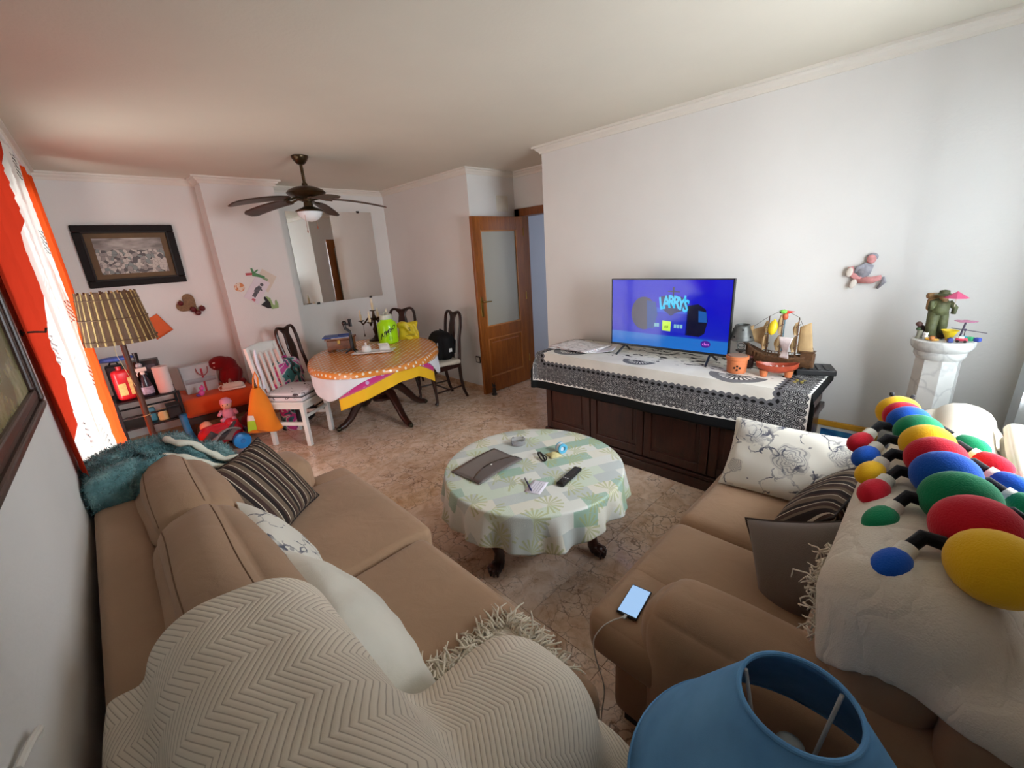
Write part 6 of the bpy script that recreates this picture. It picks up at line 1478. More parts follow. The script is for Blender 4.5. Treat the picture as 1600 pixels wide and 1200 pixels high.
obj('binding', MB().tube([(0.19*a,0.19*b,0.046) for a,b in ((-1,-1),(1,-1),(1,1),(-1,1))],0.005,6,closed=True), plain((60,54,58),0.7), wcu)
# orange bag hanging from the left back post of the white chair
ob = thing('orange_bag', 'orange cloth bag with white and lime stripe hanging on the white chair back', 'bag', (0.885,4.285,0.18), math.radians(-30))
ORG = fabric('orange_nylon', (236,132,32), 0.6); 
def obag(u, v):
    a = 2*PI*u; z = 0.42*(1-v); w = (0.03+0.115*v**0.7); dpt = (0.02+0.055*math.sin(PI*min(1,v*0.95+0.05)))
    fl_ = 0.012*math.sin(a*3+v*6)*v
    return ((w+fl_)*math.cos(a), (dpt+fl_)*math.sin(a), z+0.02*math.sin(a*2)*v)
obj('bag', MB().grid(obag, 48, 24, closed_u=True).grid(lambda u, v: (lambda p: (p[0]*(1-v),p[1]*(1-v),p[2]))(obag(u,1)), 48, 2, closed_u=True), ORG, ob, sharp=180, merge=True)
def opatch(v0, v1): return MB().grid(lambda u, v: (lambda p: (p[0]*1.02,p[1]*1.03-0.002,p[2]))(obag(0.50+0.17*u, v0+(v1-v0)*v)), 10, 6)
obj('white_stripe', opatch(0.60,0.74), plain((232,232,224),0.6), ob, sharp=180); obj('lime_panel', opatch(0.74,0.99), plain((190,232,60),0.6), ob, sharp=180)
obj('handle', MB().tube([(-0.02,0,0.41),(-0.01,0.02,0.50),(0.015,0.03,0.56),(0.03,0.02,0.50),(0.02,0,0.41)],0.007,8), ORG, ob)
# white scarf-like strap over the chair post
tag(place(obj('white_strap', MB().tube([(0,0,0.0),(-0.008,-0.01,-0.12),(0.006,-0.012,-0.24),(0.0,-0.02,-0.34)],[0.010,0.014,0.014,0.010],8).ball((0.0,-0.02,-0.35),(0.018,0.01,0.022),10,8), plain((222,226,238),0.7)), (0.96,4.335,0.93)), 'white strap hanging over the corner post of the white chair', 'strap')
# printed school bag on the dark chair behind
sb = thing('school_bag', 'colourful pink teal and black printed school bag behind the white chair', 'bag', (1.275,4.665,0.0), math.radians(-50))
PRT = M('cartoon_colour_print'); _o = PRT.coord('Object')
PRT = PRT.fin(PRT.ramp(PRT.noise(_o, 7.5, 2, 0.5, 0.8), [(0.0, srgb(24,26,34)), (0.40, srgb(60,130,132)), (0.49, srgb(206,196,200)), (0.55, srgb(190,60,140)), (0.62, srgb(40,96,110)), (0.70, srgb(28,28,36))], 'CONSTANT'), 0.5)
obj('body', MB().softbox((0,0,0.36),(0.16,0.34,0.72),0.06,(0.03,0.02,0.02)), PRT, sb, sharp=180)
obj('pocket', MB().softbox((0.10,0,0.20),(0.06,0.28,0.30),0.03,(0.01,0,0.01)), plain((30,30,40),0.5,var=0.4,vscale=12), sb, sharp=180)
obj('handle', MB().tube([(0,-0.05,0.70),(0,-0.03,0.76),(0,0.03,0.76),(0,0.05,0.70)],0.010,8), plain((176,60,130),0.5), sb)
for s in (-1,1): obj('wheel', MB().lathe([(0.035,-0.012),(0.035,0.012)],16,(-0.06,s*0.13,0.036),rot=Matrix.Rotation(PI/2,3,'X')), BLK, sb)

# ------------------------------------------------------------------ ceiling fan
fn_ = thing('ceiling_fan', 'dark bronze ceiling fan with five blades and glass bowl light', 'ceiling fan', (1.59,4.10,ZC))
BRO = plain((70,56,36),0.3,0.75,0.2,20)
obj('canopy', MB().lathe([(0.068,0),(0.068,-0.012),(0.055,-0.035),(0.035,-0.06),(0.022,-0.068),(0.0,-0.068)],28), BRO, fn_)
obj('rod', MB().tube([(0,0,-0.06),(0,0,-0.235)],0.013,12).lathe([(0.02,-0.21),(0.024,-0.225),(0.02,-0.24)],16), BRO, fn_)
obj('motor', MB().lathe([(0.03,-0.235),(0.085,-0.245),(0.142,-0.268),(0.162,-0.290),(0.142,-0.312),(0.095,-0.330),(0.05,-0.338),(0.05,-0.36),(0.0,-0.36)],40), BRO, fn_)
BLD = wood('dark_blade_wood', (48,32,26), (82,60,48), 0.4, (2,12,12))
for k in range(5):
    a = math.radians(48+72*k); R_ = Matrix.Rotation(a,3,'Z') @ Matrix.Rotation(math.radians(11),3,'X')
    def T_(mb, R_=R_): return xform(mb, lambda p: R_ @ p + Vector((0,0,-0.345)))
    b = obj('blade', T_(MB().grid(lambda u, v: (0.17+0.49*u, (v-0.5)*(0.115+0.03*math.sin(u*PI*0.6))*(min(1,(1-u)*9+0.25))**0.5*(min(1,u*7+0.55)), -0.075*u**1.6), 20, 6)), BLD, fn_, sharp=180, solid=0.007)
    obj('blade_bracket', T_(MB().tube([(0.045,0,0.0),(0.10,0.0,0.012),(0.15,0,-0.004),(0.20,0.012,-0.008)],[0.010,0.009,0.009,0.008],8).tube([(0.15,0,-0.004),(0.20,-0.03,-0.008)],0.007,8).tube([(0.15,0,-0.004),(0.20,0.03,-0.008)],0.007,8)), BRO, b)
obj('light_fitter', MB().lathe([(0.035,-0.36),(0.04,-0.40),(0.10,-0.425),(0.118,-0.435),(0.112,-0.445),(0,-0.445)],32), BRO, fn_)
obj('glass_bowl', MB().lathe([(0.104,-0.440),(0.103,-0.452),(0.090,-0.482),(0.062,-0.508),(0.03,-0.522),(0,-0.526)],32), plain((232,236,238),0.2,var=0.01), fn_)
for s, L_c in ((-1,0.16),(1,0.12)): obj('pull_chain', MB().tube([(s*0.07,0.06*s,-0.44),(s*0.07,0.06*s,-0.44-L_c)],0.0015,5).ball((s*0.07,0.06*s,-0.45-L_c),(0.005,0.005,0.014),8,6), plain((150,80,50),0.5), fn_)
# ------------------------------------------------------------------ mirror and pictures on the back walls
MIR = M('mirror_silver').fin((0.86,0.88,0.86,1), 0.01, 1.0)
mi = thing('wall_mirror', 'large frameless rectangular mirror on the back wall above the dining table', 'mirror', (2.462,5.70,1.155))
obj('glass', MB().bx(-0.547,0.547,-0.014,-0.006,0,1.10), MIR, mi, smooth=False, bevel=0.002)
for x in (-0.36,0.36):
    for z in (0.0,1.10): obj('clip', MB().bx(x-0.018,x+0.018,-0.019,0.0,z-0.014,z+0.014), plain((40,34,30),0.4), mi, smooth=False, bevel=0.003)
pf = thing('framed_picture', 'dark framed picture of a white hillside village on the back wall', 'picture', (0.415,5.58,1.545), rot=(math.radians(1.2),0,0))
FRD = plain((26,20,18),0.6,var=0.2,vscale=30,spec=0.2); OLV = plain((98,72,36),0.6,var=0.15)
FW, FH = 0.735, 0.548
def rect_frame(w, h, t, y0, y1, z0=0.0): return MB().bx(-w/2,w/2,y0,y1,z0,z0+t).bx(-w/2,w/2,y0,y1,z0+h-t,z0+h).bx(-w/2,-w/2+t,y0,y1,z0+t,z0+h-t).bx(w/2-t,w/2,y0,y1,z0+t,z0+h-t)
obj('frame', rect_frame(FW,FH,0.062,-0.030,0.0), FRD, pf, smooth=False, bevel=0.008)
obj('inner_frame', rect_frame(FW-0.11,FH-0.11,0.016,-0.034,-0.004,0.055), plain((44,40,38),0.5,spec=0.2), pf, smooth=False, bevel=0.004)
obj('mount', MB().bx(-FW/2+0.06,FW/2-0.06,-0.012,-0.004,0.06,FH-0.06), OLV, pf, smooth=False)
_m = M('village_painting'); _o = _m.coord('Object', (1,1,1)); _s = _m.sep(_o)
_bl = _m.voro(_m.vadd(_o, _m.noise(_o, 12, 2, col=True), 0.05), 34, out='Color'); _bw = _m.sep(_bl)[0]
_h = _m.math('ADD', 0.26, _m.math('MULTIPLY', _m.noise(_m.comb(_s[0], 0.0), 5, 2), 0.14))
_hill = _m.math('LESS_THAN', _s[2], _h)
_sky = _m.ramp(_m.noise(_m.comb(_m.math('MULTIPLY', _s[0], 1.0), _m.math('MULTIPLY', _s[2], 3.0)), 6, 3), [(0.35, srgb(112,104,98)), (0.65, srgb(176,168,160))])
_tow = _m.ramp(_bw, [(0, srgb(86,80,78)), (0.2, srgb(146,138,132)), (0.45, srgb(190,182,172)), (0.85, srgb(126,134,130))], 'CONSTANT')
_edge = _m.math('LESS_THAN', _m.voro(_m.vadd(_o, _m.noise(_o, 12, 2, col=True), 0.05), 34, 'DISTANCE_TO_EDGE'), 0.02)
VIL = _m.fin(_m.mix(_hill, _sky, _m.mix(_edge, _tow, srgb(60,54,52))), 0.5)
obj('print', MB().bx(-FW/2+0.118,FW/2-0.118,-0.015,-0.010,0.115,FH-0.115), VIL, pf, smooth=False)
# heart board and glossy baubles, orange sheet
ht = thing('cork_heart', 'brown cork heart board on the back wall left of the pillar', 'wall ornament', (0.735,5.578,1.32), rot=(0,math.radians(-48),0))
hp_ = [(16*math.sin(t)**3*0.0062, (13*math.cos(t)-5*math.cos(2*t)-2*math.cos(3*t)-math.cos(4*t))*0.0062) for t in np.linspace(0,2*PI,48,endpoint=False)][::-1]
obj('board', MB().prism(hp_, -0.014, 0.0, 'xz'), plain((134,104,76),0.9,var=0.2,vscale=60,bump=0.5), ht, smooth=False, bevel=0.002)
BAU = plain((98,30,34),0.15,var=0.1)
for k, (x, z) in enumerate(((0.675,1.335),(0.765,1.262),(0.80,1.222),(0.845,1.262))):
    b = thing('bauble', ('dark red bauble on the cork heart near its top','dark red bauble at the point of the cork heart','dark red bauble lowest below the cork heart','dark red bauble farthest right of the cork heart')[k], 'bauble', (x,5.545,z))
    obj('ball', MB().ball((0,0,0),0.029 if k else 0.026,16,10), BAU, b); obj('cap', MB().lathe([(0.008,0.026),(0.008,0.034),(0,0.034)],10), BRASS, b)
tag(place(obj('orange_sheet', MB().grid(lambda u, v: ((u-0.5)*0.17, -0.004-0.012*u*v, (v-0.5)*0.20), 8, 8), plain((226,100,44),0.7,var=0.06), sharp=180, solid=0.001), (0.435,5.575,1.13), (0,math.radians(-28),0)), 'tilted orange paper sheet taped to the back wall behind the cane lamp', 'paper')
# papers and cut-outs on the pillar
def pmat(name, seed, cols):
    m = M(name); o = m.coord('Object', loc=(seed,seed*2,0)); d = m.noise(o, 16, 3, 0.5, 1.0)
    return m.fin(m.ramp(d, cols, 'CONSTANT'), 0.7)
LILAC = srgb(226,216,228)
pp1 = thing('drawing_sheet', 'white drawing of a grey standing figure pinned crooked on the pillar', 'drawing', (1.345,5.328,1.405), rot=(0,math.radians(38),0))
obj('sheet', MB().bx(-0.075,0.075,-0.004,0.0,-0.135,0.135), plain((226,216,222),0.7,var=0.03), pp1, smooth=False)
GREYF = plain((96,92,98),0.7,var=0.3,vscale=50)
obj('figure', xform(MB().tube([(0.01,0,0.05),(0.0,0,0.01),(0.0,0,-0.03)],[0.018,0.026,0.024],10).tube([(0,0,-0.03),(-0.008,0,-0.085)],[0.014,0.008],8).tube([(0.008,0,-0.03),(0.014,0,-0.085)],[0.014,0.008],8).ball((0.012,0,0.075),0.018,10,8).tube([(0.01,0,0.04),(0.042,0,0.015)],[0.010,0.007],8), lambda p: Vector((p.x, -0.005+p.y*0.06, p.z))), GREYF, pp1)
obj('red_mark', MB().bx(0.0,0.035,-0.0055,-0.004,-0.125,-0.10), plain((206,110,120),0.7), pp1, smooth=False)
pp2 = thing('cream_sheet', 'cream paper sheet with green sketch behind the crooked drawing on the pillar', 'drawing', (1.445,5.3295,1.495), rot=(0,math.radians(36),0))
obj('sheet', MB().bx(-0.08,0.08,-0.0012,0.0,-0.10,0.10), plain((220,208,192),0.7,var=0.03), pp2, smooth=False)
obj('sketch', MB().bx(-0.05,0.02,-0.0022,-0.0012,0.0,0.03), plain((150,168,130),0.8,var=0.3,vscale=60), pp2, smooth=False)
pp3 = thing('paper_dragonfly', 'green and red paper cut-out at the top of the pillar drawings', 'cut-out', (1.345,5.326,1.575))
obj('wing', MB().prism([(-0.075,-0.012),(-0.01,-0.012),(-0.01,0.014),(-0.075,0.014)],-0.003,0,'xz'), plain((190,84,92),0.7), pp3, smooth=False)
obj('body', MB().prism([(-0.015,-0.02),(0.10,-0.055),(0.105,-0.035),(0.02,0.01),(0.055,0.035),(0.045,0.045),(0.01,0.022),(0.0,0.06),(-0.018,0.06),(-0.012,0.01)],-0.004,0,'xz'), plain((84,138,92),0.7), pp3, smooth=False)
pp4 = thing('round_sticker', 'small round picture sticker at the left edge of the pillar', 'sticker', (1.185,5.3285,1.45))
obj('disc', MB().lathe([(0,0),(0.048,0),(0.048,0.003),(0,0.003)],28,rot=Matrix.Rotation(PI/2,3,'X')), pmat('sticker_print', 1.0, [(0,srgb(80,60,60)),(0.40,srgb(214,140,90)),(0.50,srgb(230,210,190)),(0.60,srgb(150,70,50))]), pp4, smooth=False)
pp5 = thing('green_cutout', 'green and black paper cut-out at the lower right of the pillar drawings', 'cut-out', (1.435,5.327,1.255))
obj('dark_part', MB().prism([(-0.085,-0.01),(-0.03,-0.055),(0.01,-0.06),(0.025,0.0),(0.0,0.03),(-0.03,0.075),(-0.045,0.06),(-0.035,0.02)],-0.003,0,'xz'), plain((34,34,32),0.7), pp5, smooth=False)
obj('green_part', MB().prism([(0.012,-0.07),(0.085,-0.065),(0.09,-0.02),(0.075,0.03),(0.06,0.01),(0.055,-0.03),(0.035,-0.025),(0.02,0.05),(-0.015,0.075),(-0.02,0.06),(0.01,0.0)],-0.004,0,'xz'), plain((150,178,120),0.7), pp5, smooth=False)

# ------------------------------------------------------------------ large dark frame on the left wall, near the camera
lf_ = thing('wall_frame', 'large dark wooden frame hanging on the left wall above the sofa', 'picture', (XL(1.47)+0.001,1.47,1.225), math.atan2(1,0.0285))
LW_, LH_ = 1.14, 0.80
DKF = wood('dark_frame_wood', (40,26,22), (76,54,46), 0.35, (3,12,12))
obj('frame', rect_frame(LW_,LH_,0.075,-0.018,0.0), DKF, lf_, smooth=False, bevel=0.006)
obj('moulding', rect_frame(LW_-0.04,LH_-0.04,0.022,-0.030,-0.012,0.02), DKF, lf_, smooth=False, bevel=0.006)
obj('inner_moulding', rect_frame(LW_-0.11,LH_-0.11,0.03,-0.022,-0.004,0.055), DKF, lf_, smooth=False, bevel=0.006)
_m = M('olive_landscape'); _o = _m.coord('Object')
obj('picture', MB().bx(-LW_/2+0.08,LW_/2-0.08,-0.010,-0.004,0.08,LH_-0.08), _m.fin(_m.ramp(_m.noise(_o, 5, 5, 0.6), [(0.3, srgb(60,58,36)), (0.5, srgb(130,122,78)), (0.7, srgb(190,184,140))]), 0.25), lf_, smooth=False)
wh = MB().tube([tuple(p) for p in smooth_path([(XL(0.8)+0.010,0.80,0.985),(XL(0.86)+0.014,0.85,0.975),(XL(0.9)+0.016,0.885,0.962),(XL(0.9)+0.014,0.905,0.950),(XL(0.9)+0.010,0.900,0.938)],16)],0.006,8)
tag(obj('white_cable_hook', wh, WPL), 'small white plastic cable hook on the left wall above the throw', 'hook')

# ------------------------------------------------------------------ cane floor lamp
fl_ = thing('floor_lamp', 'floor lamp with slatted cane shade and brown wooden pole', 'floor lamp', (0.105,4.15,0))
CANE = wood('cane_slat', (74,48,30), (122,86,54), 0.55, (20,20,3)); CANEL = plain((206,176,116),0.6,var=0.2,vscale=10)
POLE = wood('lamp_pole_wood', (52,28,20), (92,54,38), 0.4, (14,14,3))
obj('base', MB().lathe([(0.14,0),(0.145,0.012),(0.12,0.028),(0.03,0.04),(0.02,0.05)],28), POLE, fl_)
obj('pole', MB().lathe([(0.018,0.04),(0.020,0.5),(0.017,1.20),(0.012,1.32)],14), POLE, fl_)
obj('pole_cord', MB().tube([(0.023*math.cos(t),0.023*math.sin(t),0.60+0.004*t) for t in np.linspace(0,2*PI,16)],0.003,6), plain((190,160,110),0.7), fl_)
shd = obj('lamp_shade', shade_pt(0.203,0.158,1.205,1.515,40), cloth_tr('lamp_lining',(222,196,140),0.4), fl_, sharp=180, solid=0.002)
for k in range(84):
    a = 2*PI*k/84; w = 0.0052+0.002*((k*7)%3); rj = 0.004*((k*5)%3)
    def q(r, z, s): return ((r)*math.cos(a)-s*w*math.sin(a), r*math.sin(a)+s*w*math.cos(a), z)
    z0, z1 = 1.185-0.006*((k*3)%3), 1.525+0.006*((k*5)%4)
    vs = [q(0.2095,z0,-1),q(0.2095,z0,1),q(0.163,z1,0.8),q(0.163,z1,-0.8),q(0.2045,z0,-1),q(0.2045,z0,1),q(0.159,z1,0.8),q(0.159,z1,-0.8)]
    obj('slat', MB().add(vs, [(0,1,2,3),(7,6,5,4),(0,4,5,1),(1,5,6,2),(2,6,7,3),(3,7,4,0)]), CANEL if k % 3 == 0 else CANE, shd, smooth=False)
for z, r in ((1.215,0.2115),(1.36,0.190),(1.49,0.1715)):
    obj('hoop', MB().tube([(r*math.cos(t),r*math.sin(t),z) for t in np.linspace(0,2*PI,40,endpoint=False)],0.0035,6,closed=True), CANE, shd)
obj('pull_cord', MB().tube([(-0.05,-0.06,1.24),(-0.052,-0.062,1.10),(-0.01,-0.05,0.86)],0.0018,5), plain((206,190,140),0.6), fl_)

# ------------------------------------------------------------------ black metal rack and its contents
rk = thing('metal_rack', 'black metal shelf rack in the back left corner', 'shelf', (0.17,5.05,0))
RKM = plain((28,26,28),0.4,0.4)
RX0, RX1, RY0, RY1 = -0.22, 0.215, -0.17, 0.17
for x in (RX0,RX1):
    for y in (RY0,RY1): obj('post', MB().bx(x-0.011,x+0.011,y-0.011,y+0.011,0,0.60), RKM, rk, smooth=False, bevel=0.002)
for z in (0.06,0.33,0.575):
    obj('shelf', MB().bx(RX0,RX1,RY0,RY1,z,z+0.016), RKM, rk, smooth=False, bevel=0.003)
for y in (RY0,RY1): obj('cross_bar', MB().bx(RX0,RX1,y-0.006,y+0.006,0.44,0.455), RKM, rk, smooth=False)
ZK = 0.5925
def rt(name, label, cat, x, y, z=ZK, rz=0): return thing(name, label, cat, (0.17+x,5.05+y,z), rz)
t = rt('kitchen_roll', 'white kitchen paper roll on the metal rack', 'paper roll', 0.145,-0.085)
obj('roll', MB().lathe([(0.020,0.0),(0.056,0.0),(0.058,0.003),(0.058,0.237),(0.056,0.24),(0.020,0.24),(0.020,0.0)],30), plain((226,218,216),0.9,var=0.03,bump=0.3), t); obj('tube', MB().lathe([(0.0205,0.001),(0.0205,0.239)],16), plain((170,140,104),0.8), t)
t = rt('spray_bottle', 'dark spray bottle with white trigger on the metal rack', 'spray bottle', 0.02,-0.10, rz=0.3)
obj('bottle', MB().lathe([(0.0,0),(0.042,0),(0.045,0.01),(0.043,0.09),(0.026,0.16),(0.014,0.19),(0.013,0.205)],24,sy=0.7), plain((50,46,58),0.15), t)
obj('label', MB().lathe([(0.0455,0.02),(0.0445,0.085)],24,sy=0.71,arc=2*PI), plain((166,166,190),0.4,var=0.3,vscale=40), t)
obj('trigger', MB().lathe([(0.016,0.198),(0.016,0.222)],14).box((-0.006,0,0.242),(0.075,0.026,0.034)).box((-0.046,0,0.250),(0.02,0.018,0.018)).tube([(-0.028,0,0.232),(-0.044,0,0.205),(-0.040,0,0.186)],0.005,6), WPL, t, bevel=0.003)
t = rt('black_carton', 'tall black cardboard box standing on the metal rack', 'box', 0.075,0.06, rz=-0.15)
obj('box', MB().bx(-0.105,0.085,-0.06,0.06,0,0.30), plain((24,24,28),0.4), t, smooth=False, bevel=0.002); obj('print', MB().bx(-0.02,0.06,-0.0615,-0.06,0.19,0.26), plain((74,72,84),0.4,var=0.5,vscale=60), t, smooth=False)
t = rt('dark_bottle', 'black bottle with clear stopper in front of the black carton', 'bottle', 0.012,-0.02)
obj('body', MB().lathe([(0.036,0),(0.038,0.01),(0.038,0.19),(0.016,0.24),(0.014,0.30)],20), plain((16,16,20),0.15), t); obj('neck_label', MB().ball((0,-0.03,0.27),(0.026,0.014,0.026),14,8), plain((176,176,180),0.2,0.4), t)
obj('cap', MB().lathe([(0.015,0.30),(0.020,0.385),(0,0.385)],14), plain((18,18,20),0.3), t)
t = rt('red_bottle', 'large red bottle with yellow label on the metal rack', 'bottle', -0.125,-0.09, rz=0.2)
obj('body', MB().softbox((0,0,0.135),(0.125,0.075,0.27),0.03,(0.004,0.004,0)), plain((204,26,36),0.3), t, sharp=180); obj('label', MB().bx(-0.05,0.004,-0.0445,-0.0415,0.05,0.155).bx(0.025,0.05,-0.0445,-0.0415,0.045,0.20), plain((222,196,120),0.5,var=0.15,vscale=50), t, smooth=False); obj('cap', MB().lathe([(0.02,0.27),(0.02,0.30),(0,0.30)],16), plain((190,20,30),0.4), t)
t = rt('dark_case', 'dark case standing behind the red bottle on the rack', 'case', -0.145,0.05)
obj('case', MB().softbox((0,0,0.15),(0.13,0.12,0.30),0.02), plain((30,26,28),0.5), t, sharp=180); obj('handle', MB().tube([(-0.03,0,0.30),(-0.02,0,0.325),(0.02,0,0.325),(0.03,0,0.30)],0.007,8), BLK, t)
t = rt('blue_packet', 'blue and pink wrapped packet lying on the dark case', 'packet', -0.13,-0.01, ZK+0.333)
obj('packet', MB().ball((0,0,0.024),(0.14,0.05,0.024),18,10), plain((56,84,156),0.3,var=0.3,vscale=25), t); obj('twist', MB().ball((-0.135,0,0.024),(0.03,0.03,0.018),10,8), plain((196,170,186),0.3), t)
t = rt('cream_jar', 'cream coloured jar on the lower shelf of the metal rack', 'jar', 0.07,-0.10,0.347)
obj('jar', MB().lathe([(0.04,0),(0.042,0.05),(0.034,0.07),(0.034,0.078)],20), plain((206,190,130),0.4), t); obj('lid', MB().lathe([(0.037,0.078),(0.037,0.094),(0,0.094)],20), plain((226,214,160),0.4), t)
t = rt('dark_basket', 'black box on the lower shelf of the metal rack', 'box', 0.155,-0.08,0.347)
obj('box', MB().bx(-0.05,0.05,-0.07,0.07,0,0.12), plain((20,20,22),0.5), t, smooth=False, bevel=0.004); obj('lid', MB().bx(-0.053,0.053,-0.073,0.073,0.11,0.122), plain((34,34,36),0.5), t, smooth=False, bevel=0.002)
t = rt('teal_pack', 'small teal packet beside the cream jar on the rack', 'packet', 0.0,-0.06,0.347)
obj('pack', MB().softbox((0,0,0.065),(0.05,0.07,0.13),0.015), plain((50,120,140),0.4), t, sharp=180); obj('seal', MB().bx(-0.024,0.024,-0.002,0.002,0.125,0.142), plain((180,176,150),0.4), t, smooth=False)
t = thing('blue_hose', 'bright blue plastic tube leaning beside the rack', 'tube', (0.40,4.84,0))
obj('tube', MB().tube([tuple(p) for p in smooth_path([(0.06,-0.05,0.03),(0.0,-0.02,0.10),(-0.03,0.0,0.22),(-0.035,0.0,0.36)],16)],0.030,14), plain((44,134,190),0.35), t); obj('cap', MB().lathe([(0.032,0.355),(0.032,0.375),(0,0.375)],14,(-0.035,0,0)), plain((36,110,160),0.35), t)

# ------------------------------------------------------------------ orange bench and what lies on it
bn = thing('orange_bench', 'low bench with orange cover along the back wall', 'bench', (0.72,5.27,0))
ORB = fabric('orange_bench_cover', (214,84,38), 0.9, wrinkle=1.2)
obj('mattress', MB().softbox((0,0,0.36),(0.66,0.56,0.18),0.05,(0.008,0.008,0.012),0.008,31), ORB, bn, sharp=180)
obj('frame', MB().bx(-0.32,0.32,-0.26,0.26,0.20,0.268), plain((60,40,32),0.5), bn, smooth=False, bevel=0.004)
for x in (-0.29,0.29):
    for y in (-0.23,0.23): obj('leg', MB().bx(x-0.02,x+0.02,y-0.02,y+0.02,0,0.20), plain((60,40,32),0.5), bn, smooth=False)
ZN = 0.458
gb = thing('gift_bag', 'pale grey gift bag with red ribbon standing on the orange bench', 'bag', (0.62,5.27,ZN))
GB = plain((186,190,192),0.5,var=0.08)
obj('bag', MB().prism([(-0.135,0),(0.135,0),(0.150,0.28),(-0.150,0.28)],-0.055,0.055,'xz'), GB, gb, smooth=False, bevel=0.004)
obj('fold', MB().grid(lambda u, v: (-0.13+0.26*u, -0.058-0.006*math.sin(PI*v), 0.10+0.05*v), 8, 4), plain((150,154,158),0.5), gb, sharp=180)
obj('ribbon', MB().bx(0.015,0.032,-0.0605,-0.055,0.0,0.24), plain((176,40,60),0.5), gb, smooth=False)
obj('handle', MB().tube([tuple(p) for p in smooth_path([(-0.02,-0.06,0.25),(-0.01,-0.075,0.20),(0.03,-0.08,0.17),(0.07,-0.075,0.20),(0.08,-0.06,0.25)],16)],0.005,7), plain((150,90,90),0.6), gb)
rp = thing('red_plush', 'dark red plush animal slumped on the orange bench', 'plush toy', (0.86,5.25,ZN))
RDP = fabric('dark_red_plush', (124,16,22), 0.95)
obj('body', MB().softbox((0.03,0,0.11),(0.17,0.20,0.24),0.08,(0.02,0.02,0.02),0.015,33,rot=Matrix.Rotation(0.3,3,'Y')).ball((-0.045,-0.02,0.255),(0.10,0.075,0.075),20,14).ball((0.02,-0.01,0.21),(0.09,0.085,0.10),18,12).ball((0.10,-0.04,0.03),(0.05,0.06,0.035),14,8), RDP, rp, sharp=180)
obj('eye', MB().ball((-0.10,-0.075,0.275),(0.018,0.008,0.008),10,6).ball((-0.10,-0.07,0.235),(0.016,0.008,0.008),10,6), plain((222,190,184),0.5), rp)
obj('arm', MB().tube([(0.0,-0.09,0.10),(-0.02,-0.12,0.05),(0.0,-0.125,0.02)],[0.016,0.014,0.012],8), plain((170,140,130),0.7), rp)
sn = thing('white_sneaker', 'white sneaker with laces lying on the orange bench', 'shoe', (0.83,5.05,ZN), math.radians(-12))
SNK = plain((214,208,198),0.7,var=0.06)
obj('upper', MB().softbox((0.02,0,0.035),(0.19,0.07,0.06),0.03,(0.004,0.004,0.006)), SNK, sn, sharp=180); obj('sole', MB().softbox((0.02,0,0.010),(0.21,0.078,0.020),0.009), plain((230,228,222),0.6), sn, sharp=180)
for k in range(5): obj('lace', MB().tube([(-0.06+0.025*k,-0.03,0.05),(-0.055+0.025*k,0,0.075),(-0.05+0.025*k,0.03,0.05)],0.0045,6), SNK, sn)
obj('loop', MB().tube([(-0.085+0.02*math.cos(t),0.0+0.025*math.sin(t),0.03+0.02*math.sin(t)) for t in np.linspace(0,2*PI,16,endpoint=False)],0.005,6,closed=True), SNK, sn)
py_ = thing('pink_toy', 'small pink and violet plastic toy on the bench before the gift bag', 'toy', (0.575,5.05,ZN))
obj('body', MB().ball((0,0,0.03),(0.028,0.026,0.03),14,10), plain((206,80,160),0.35), py_); obj('head', MB().ball((0.012,0,0.075),(0.022,0.022,0.022),14,10).ball((0.02,0.018,0.098),0.008,8,6).ball((0.02,-0.018,0.098),0.008,8,6), plain((214,96,176),0.35), py_); obj('foot', MB().ball((-0.03,0,0.014),(0.020,0.03,0.014),10,6), plain((110,70,150),0.35), py_)
# ------------------------------------------------------------------ toys on the floor by the bench
rc_ = thing('ride_on_toy', 'red plastic ride-on toy with blue wheels on the floor by the bench', 'toy', (0.585,4.62,0), math.radians(6))
RPL = plain((196,30,54),0.25); BPL = plain((40,146,226),0.35); NPL = plain((24,34,62),0.4)
obj('body', MB().softbox((0,0,0.17),(0.34,0.17,0.15),0.06,(0.01,0.01,0.02)).softbox((0.10,0,0.24),(0.12,0.15,0.10),0.04), RPL, rc_, sharp=180)
for x, y, r, m_ in ((0.12,0.115,0.075,NPL),(0.12,-0.115,0.075,BPL),(-0.13,0.10,0.06,NPL),(-0.13,-0.10,0.06,NPL)):
    w = obj('wheel', MB().lathe([(0,-0.028),(r*0.75,-0.028),(r,-0.020),(r,0.020),(r*0.75,0.028),(0,0.028)],28,(x,y,r),rot=Matrix.Rotation(PI/2,3,'X')), m_, rc_)
    obj('hub', MB().lathe([(0.022,0.028),(0.018,0.034),(0,0.034)],16,(x,y,r),rot=Matrix.Rotation(PI/2 if y < 0 else -PI/2,3,'X')), plain((30,120,200),0.3), w)
obj('button', MB().lathe([(0.026,0),(0.024,0.006),(0,0.008)],18,(0.03,-0.095,0.19),rot=Matrix.Rotation(PI/2,3,'X')), BPL, rc_)
obj('bumper', MB().softbox((0.19,0,0.15),(0.03,0.13,0.05),0.014), NPL, rc_, sharp=180)
dl = thing('doll', 'baby doll with pink hat and pink clothes sitting on the ride-on toy', 'doll', (0.69,4.66,0.265), math.radians(-110))
SKN = plain((222,168,142),0.5,var=0.05); PNK = fabric('pink_doll_cloth', (214,150,176), 0.9)
obj('body', MB().softbox((0,0,0.055),(0.07,0.10,0.11),0.035,(0.005,0.005,0.005)).tube([(0.02,0.035,0.02),(0.075,0.05,0.02)],[0.022,0.018],10).tube([(0.02,-0.035,0.02),(0.075,-0.05,0.02)],[0.022,0.018],10).tube([(0.0,0.05,0.09),(0.04,0.075,0.06)],[0.018,0.014],10).tube([(0.0,-0.05,0.09),(0.04,-0.075,0.06)],[0.018,0.014],10), PNK, dl, sharp=180)
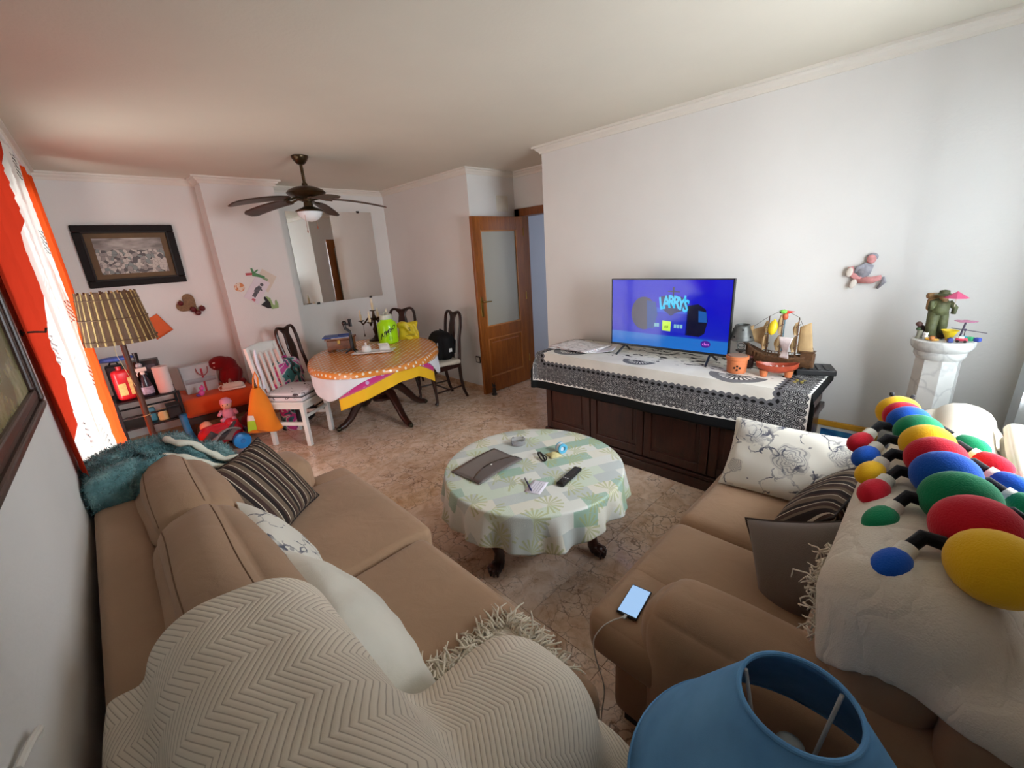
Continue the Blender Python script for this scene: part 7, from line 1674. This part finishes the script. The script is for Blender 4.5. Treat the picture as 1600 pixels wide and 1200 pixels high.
obj('head', MB().ball((0.012,0,0.155),(0.048,0.046,0.050),18,12).ball((0.06,0,0.150),(0.007,0.006,0.006),8,6), SKN, dl)
obj('eye', MB().ball((0.056,0.018,0.160),0.006,8,6).ball((0.056,-0.018,0.160),0.006,8,6), plain((30,30,40),0.2), dl); obj('mouth', MB().ball((0.057,0,0.132),(0.004,0.010,0.003),8,6), plain((176,80,84),0.4), dl)
obj('hat', MB().lathe([(0.050,0.165),(0.052,0.175),(0.045,0.20),(0.024,0.216),(0,0.22)],20,(0.004,0,0)), PNK, dl)
bl2 = thing('toy_doll_bald', 'bald doll head up behind the grey toy seat', 'doll', (0.50,4.72,0.0), math.radians(-100))
obj('body', MB().softbox((0,0,0.09),(0.08,0.11,0.18),0.035), plain((206,206,214),0.7), bl2, sharp=180); obj('head', MB().ball((0.015,0,0.235),(0.055,0.052,0.056),18,12).ball((0.07,0,0.232),0.008,8,6), SKN, bl2); obj('collar', MB().lathe([(0.04,0.17),(0.055,0.18),(0.04,0.195)],18), plain((222,222,226),0.7), bl2)
ts = thing('toy_baby_seat', 'dark grey toy baby seat lying by the sofa end', 'toy', (0.44,4.36,0), math.radians(-55))
GST = plain((62,56,60),0.6,var=0.1); GSL = plain((132,124,126),0.5)
obj('shell', MB().grid(lambda u, v: ((u-0.5)*0.42, (v-0.5)*0.30*(1-0.15*u), 0.05+0.24*u**1.6+0.07*(2*v-1)**2), 16, 12), GST, ts, sharp=180, solid=0.02)
obj('hood', MB().grid(lambda u, v: (0.10+0.14*u, (v-0.5)*0.27, 0.21+0.12*u-0.05*(2*v-1)**2+0.03*math.sin(PI*u)), 10, 10), GSL, ts, sharp=180, solid=0.012)
obj('label', MB().grid(lambda u, v: (-0.02+0.12*u, -0.02+0.035*v, 0.098+0.085*u), 6, 2), plain((216,214,206),0.5), ts, sharp=180, solid=0.002)
obj('rocker', MB().tube([(-0.2,-0.12,0.02),(0,-0.12,0.012),(0.2,-0.12,0.06)],0.010,8).tube([(-0.2,0.12,0.02),(0,0.12,0.012),(0.2,0.12,0.06)],0.010,8), GSL, ts)
mr = thing('maroon_bag', 'maroon cloth bundle on the floor under the bench end', 'bag', (0.92,4.86,0))
obj('bundle', MB().softbox((0,0,0.11),(0.20,0.18,0.21),0.07,(0.02,0.02,0.02),0.02,41), fabric('maroon_cloth',(104,24,34),0.9), mr, sharp=180); obj('strap', MB().tube([(-0.06,-0.10,0.20),(0.0,-0.12,0.14),(0.07,-0.10,0.19)],0.008,7), plain((170,150,150),0.7), mr)
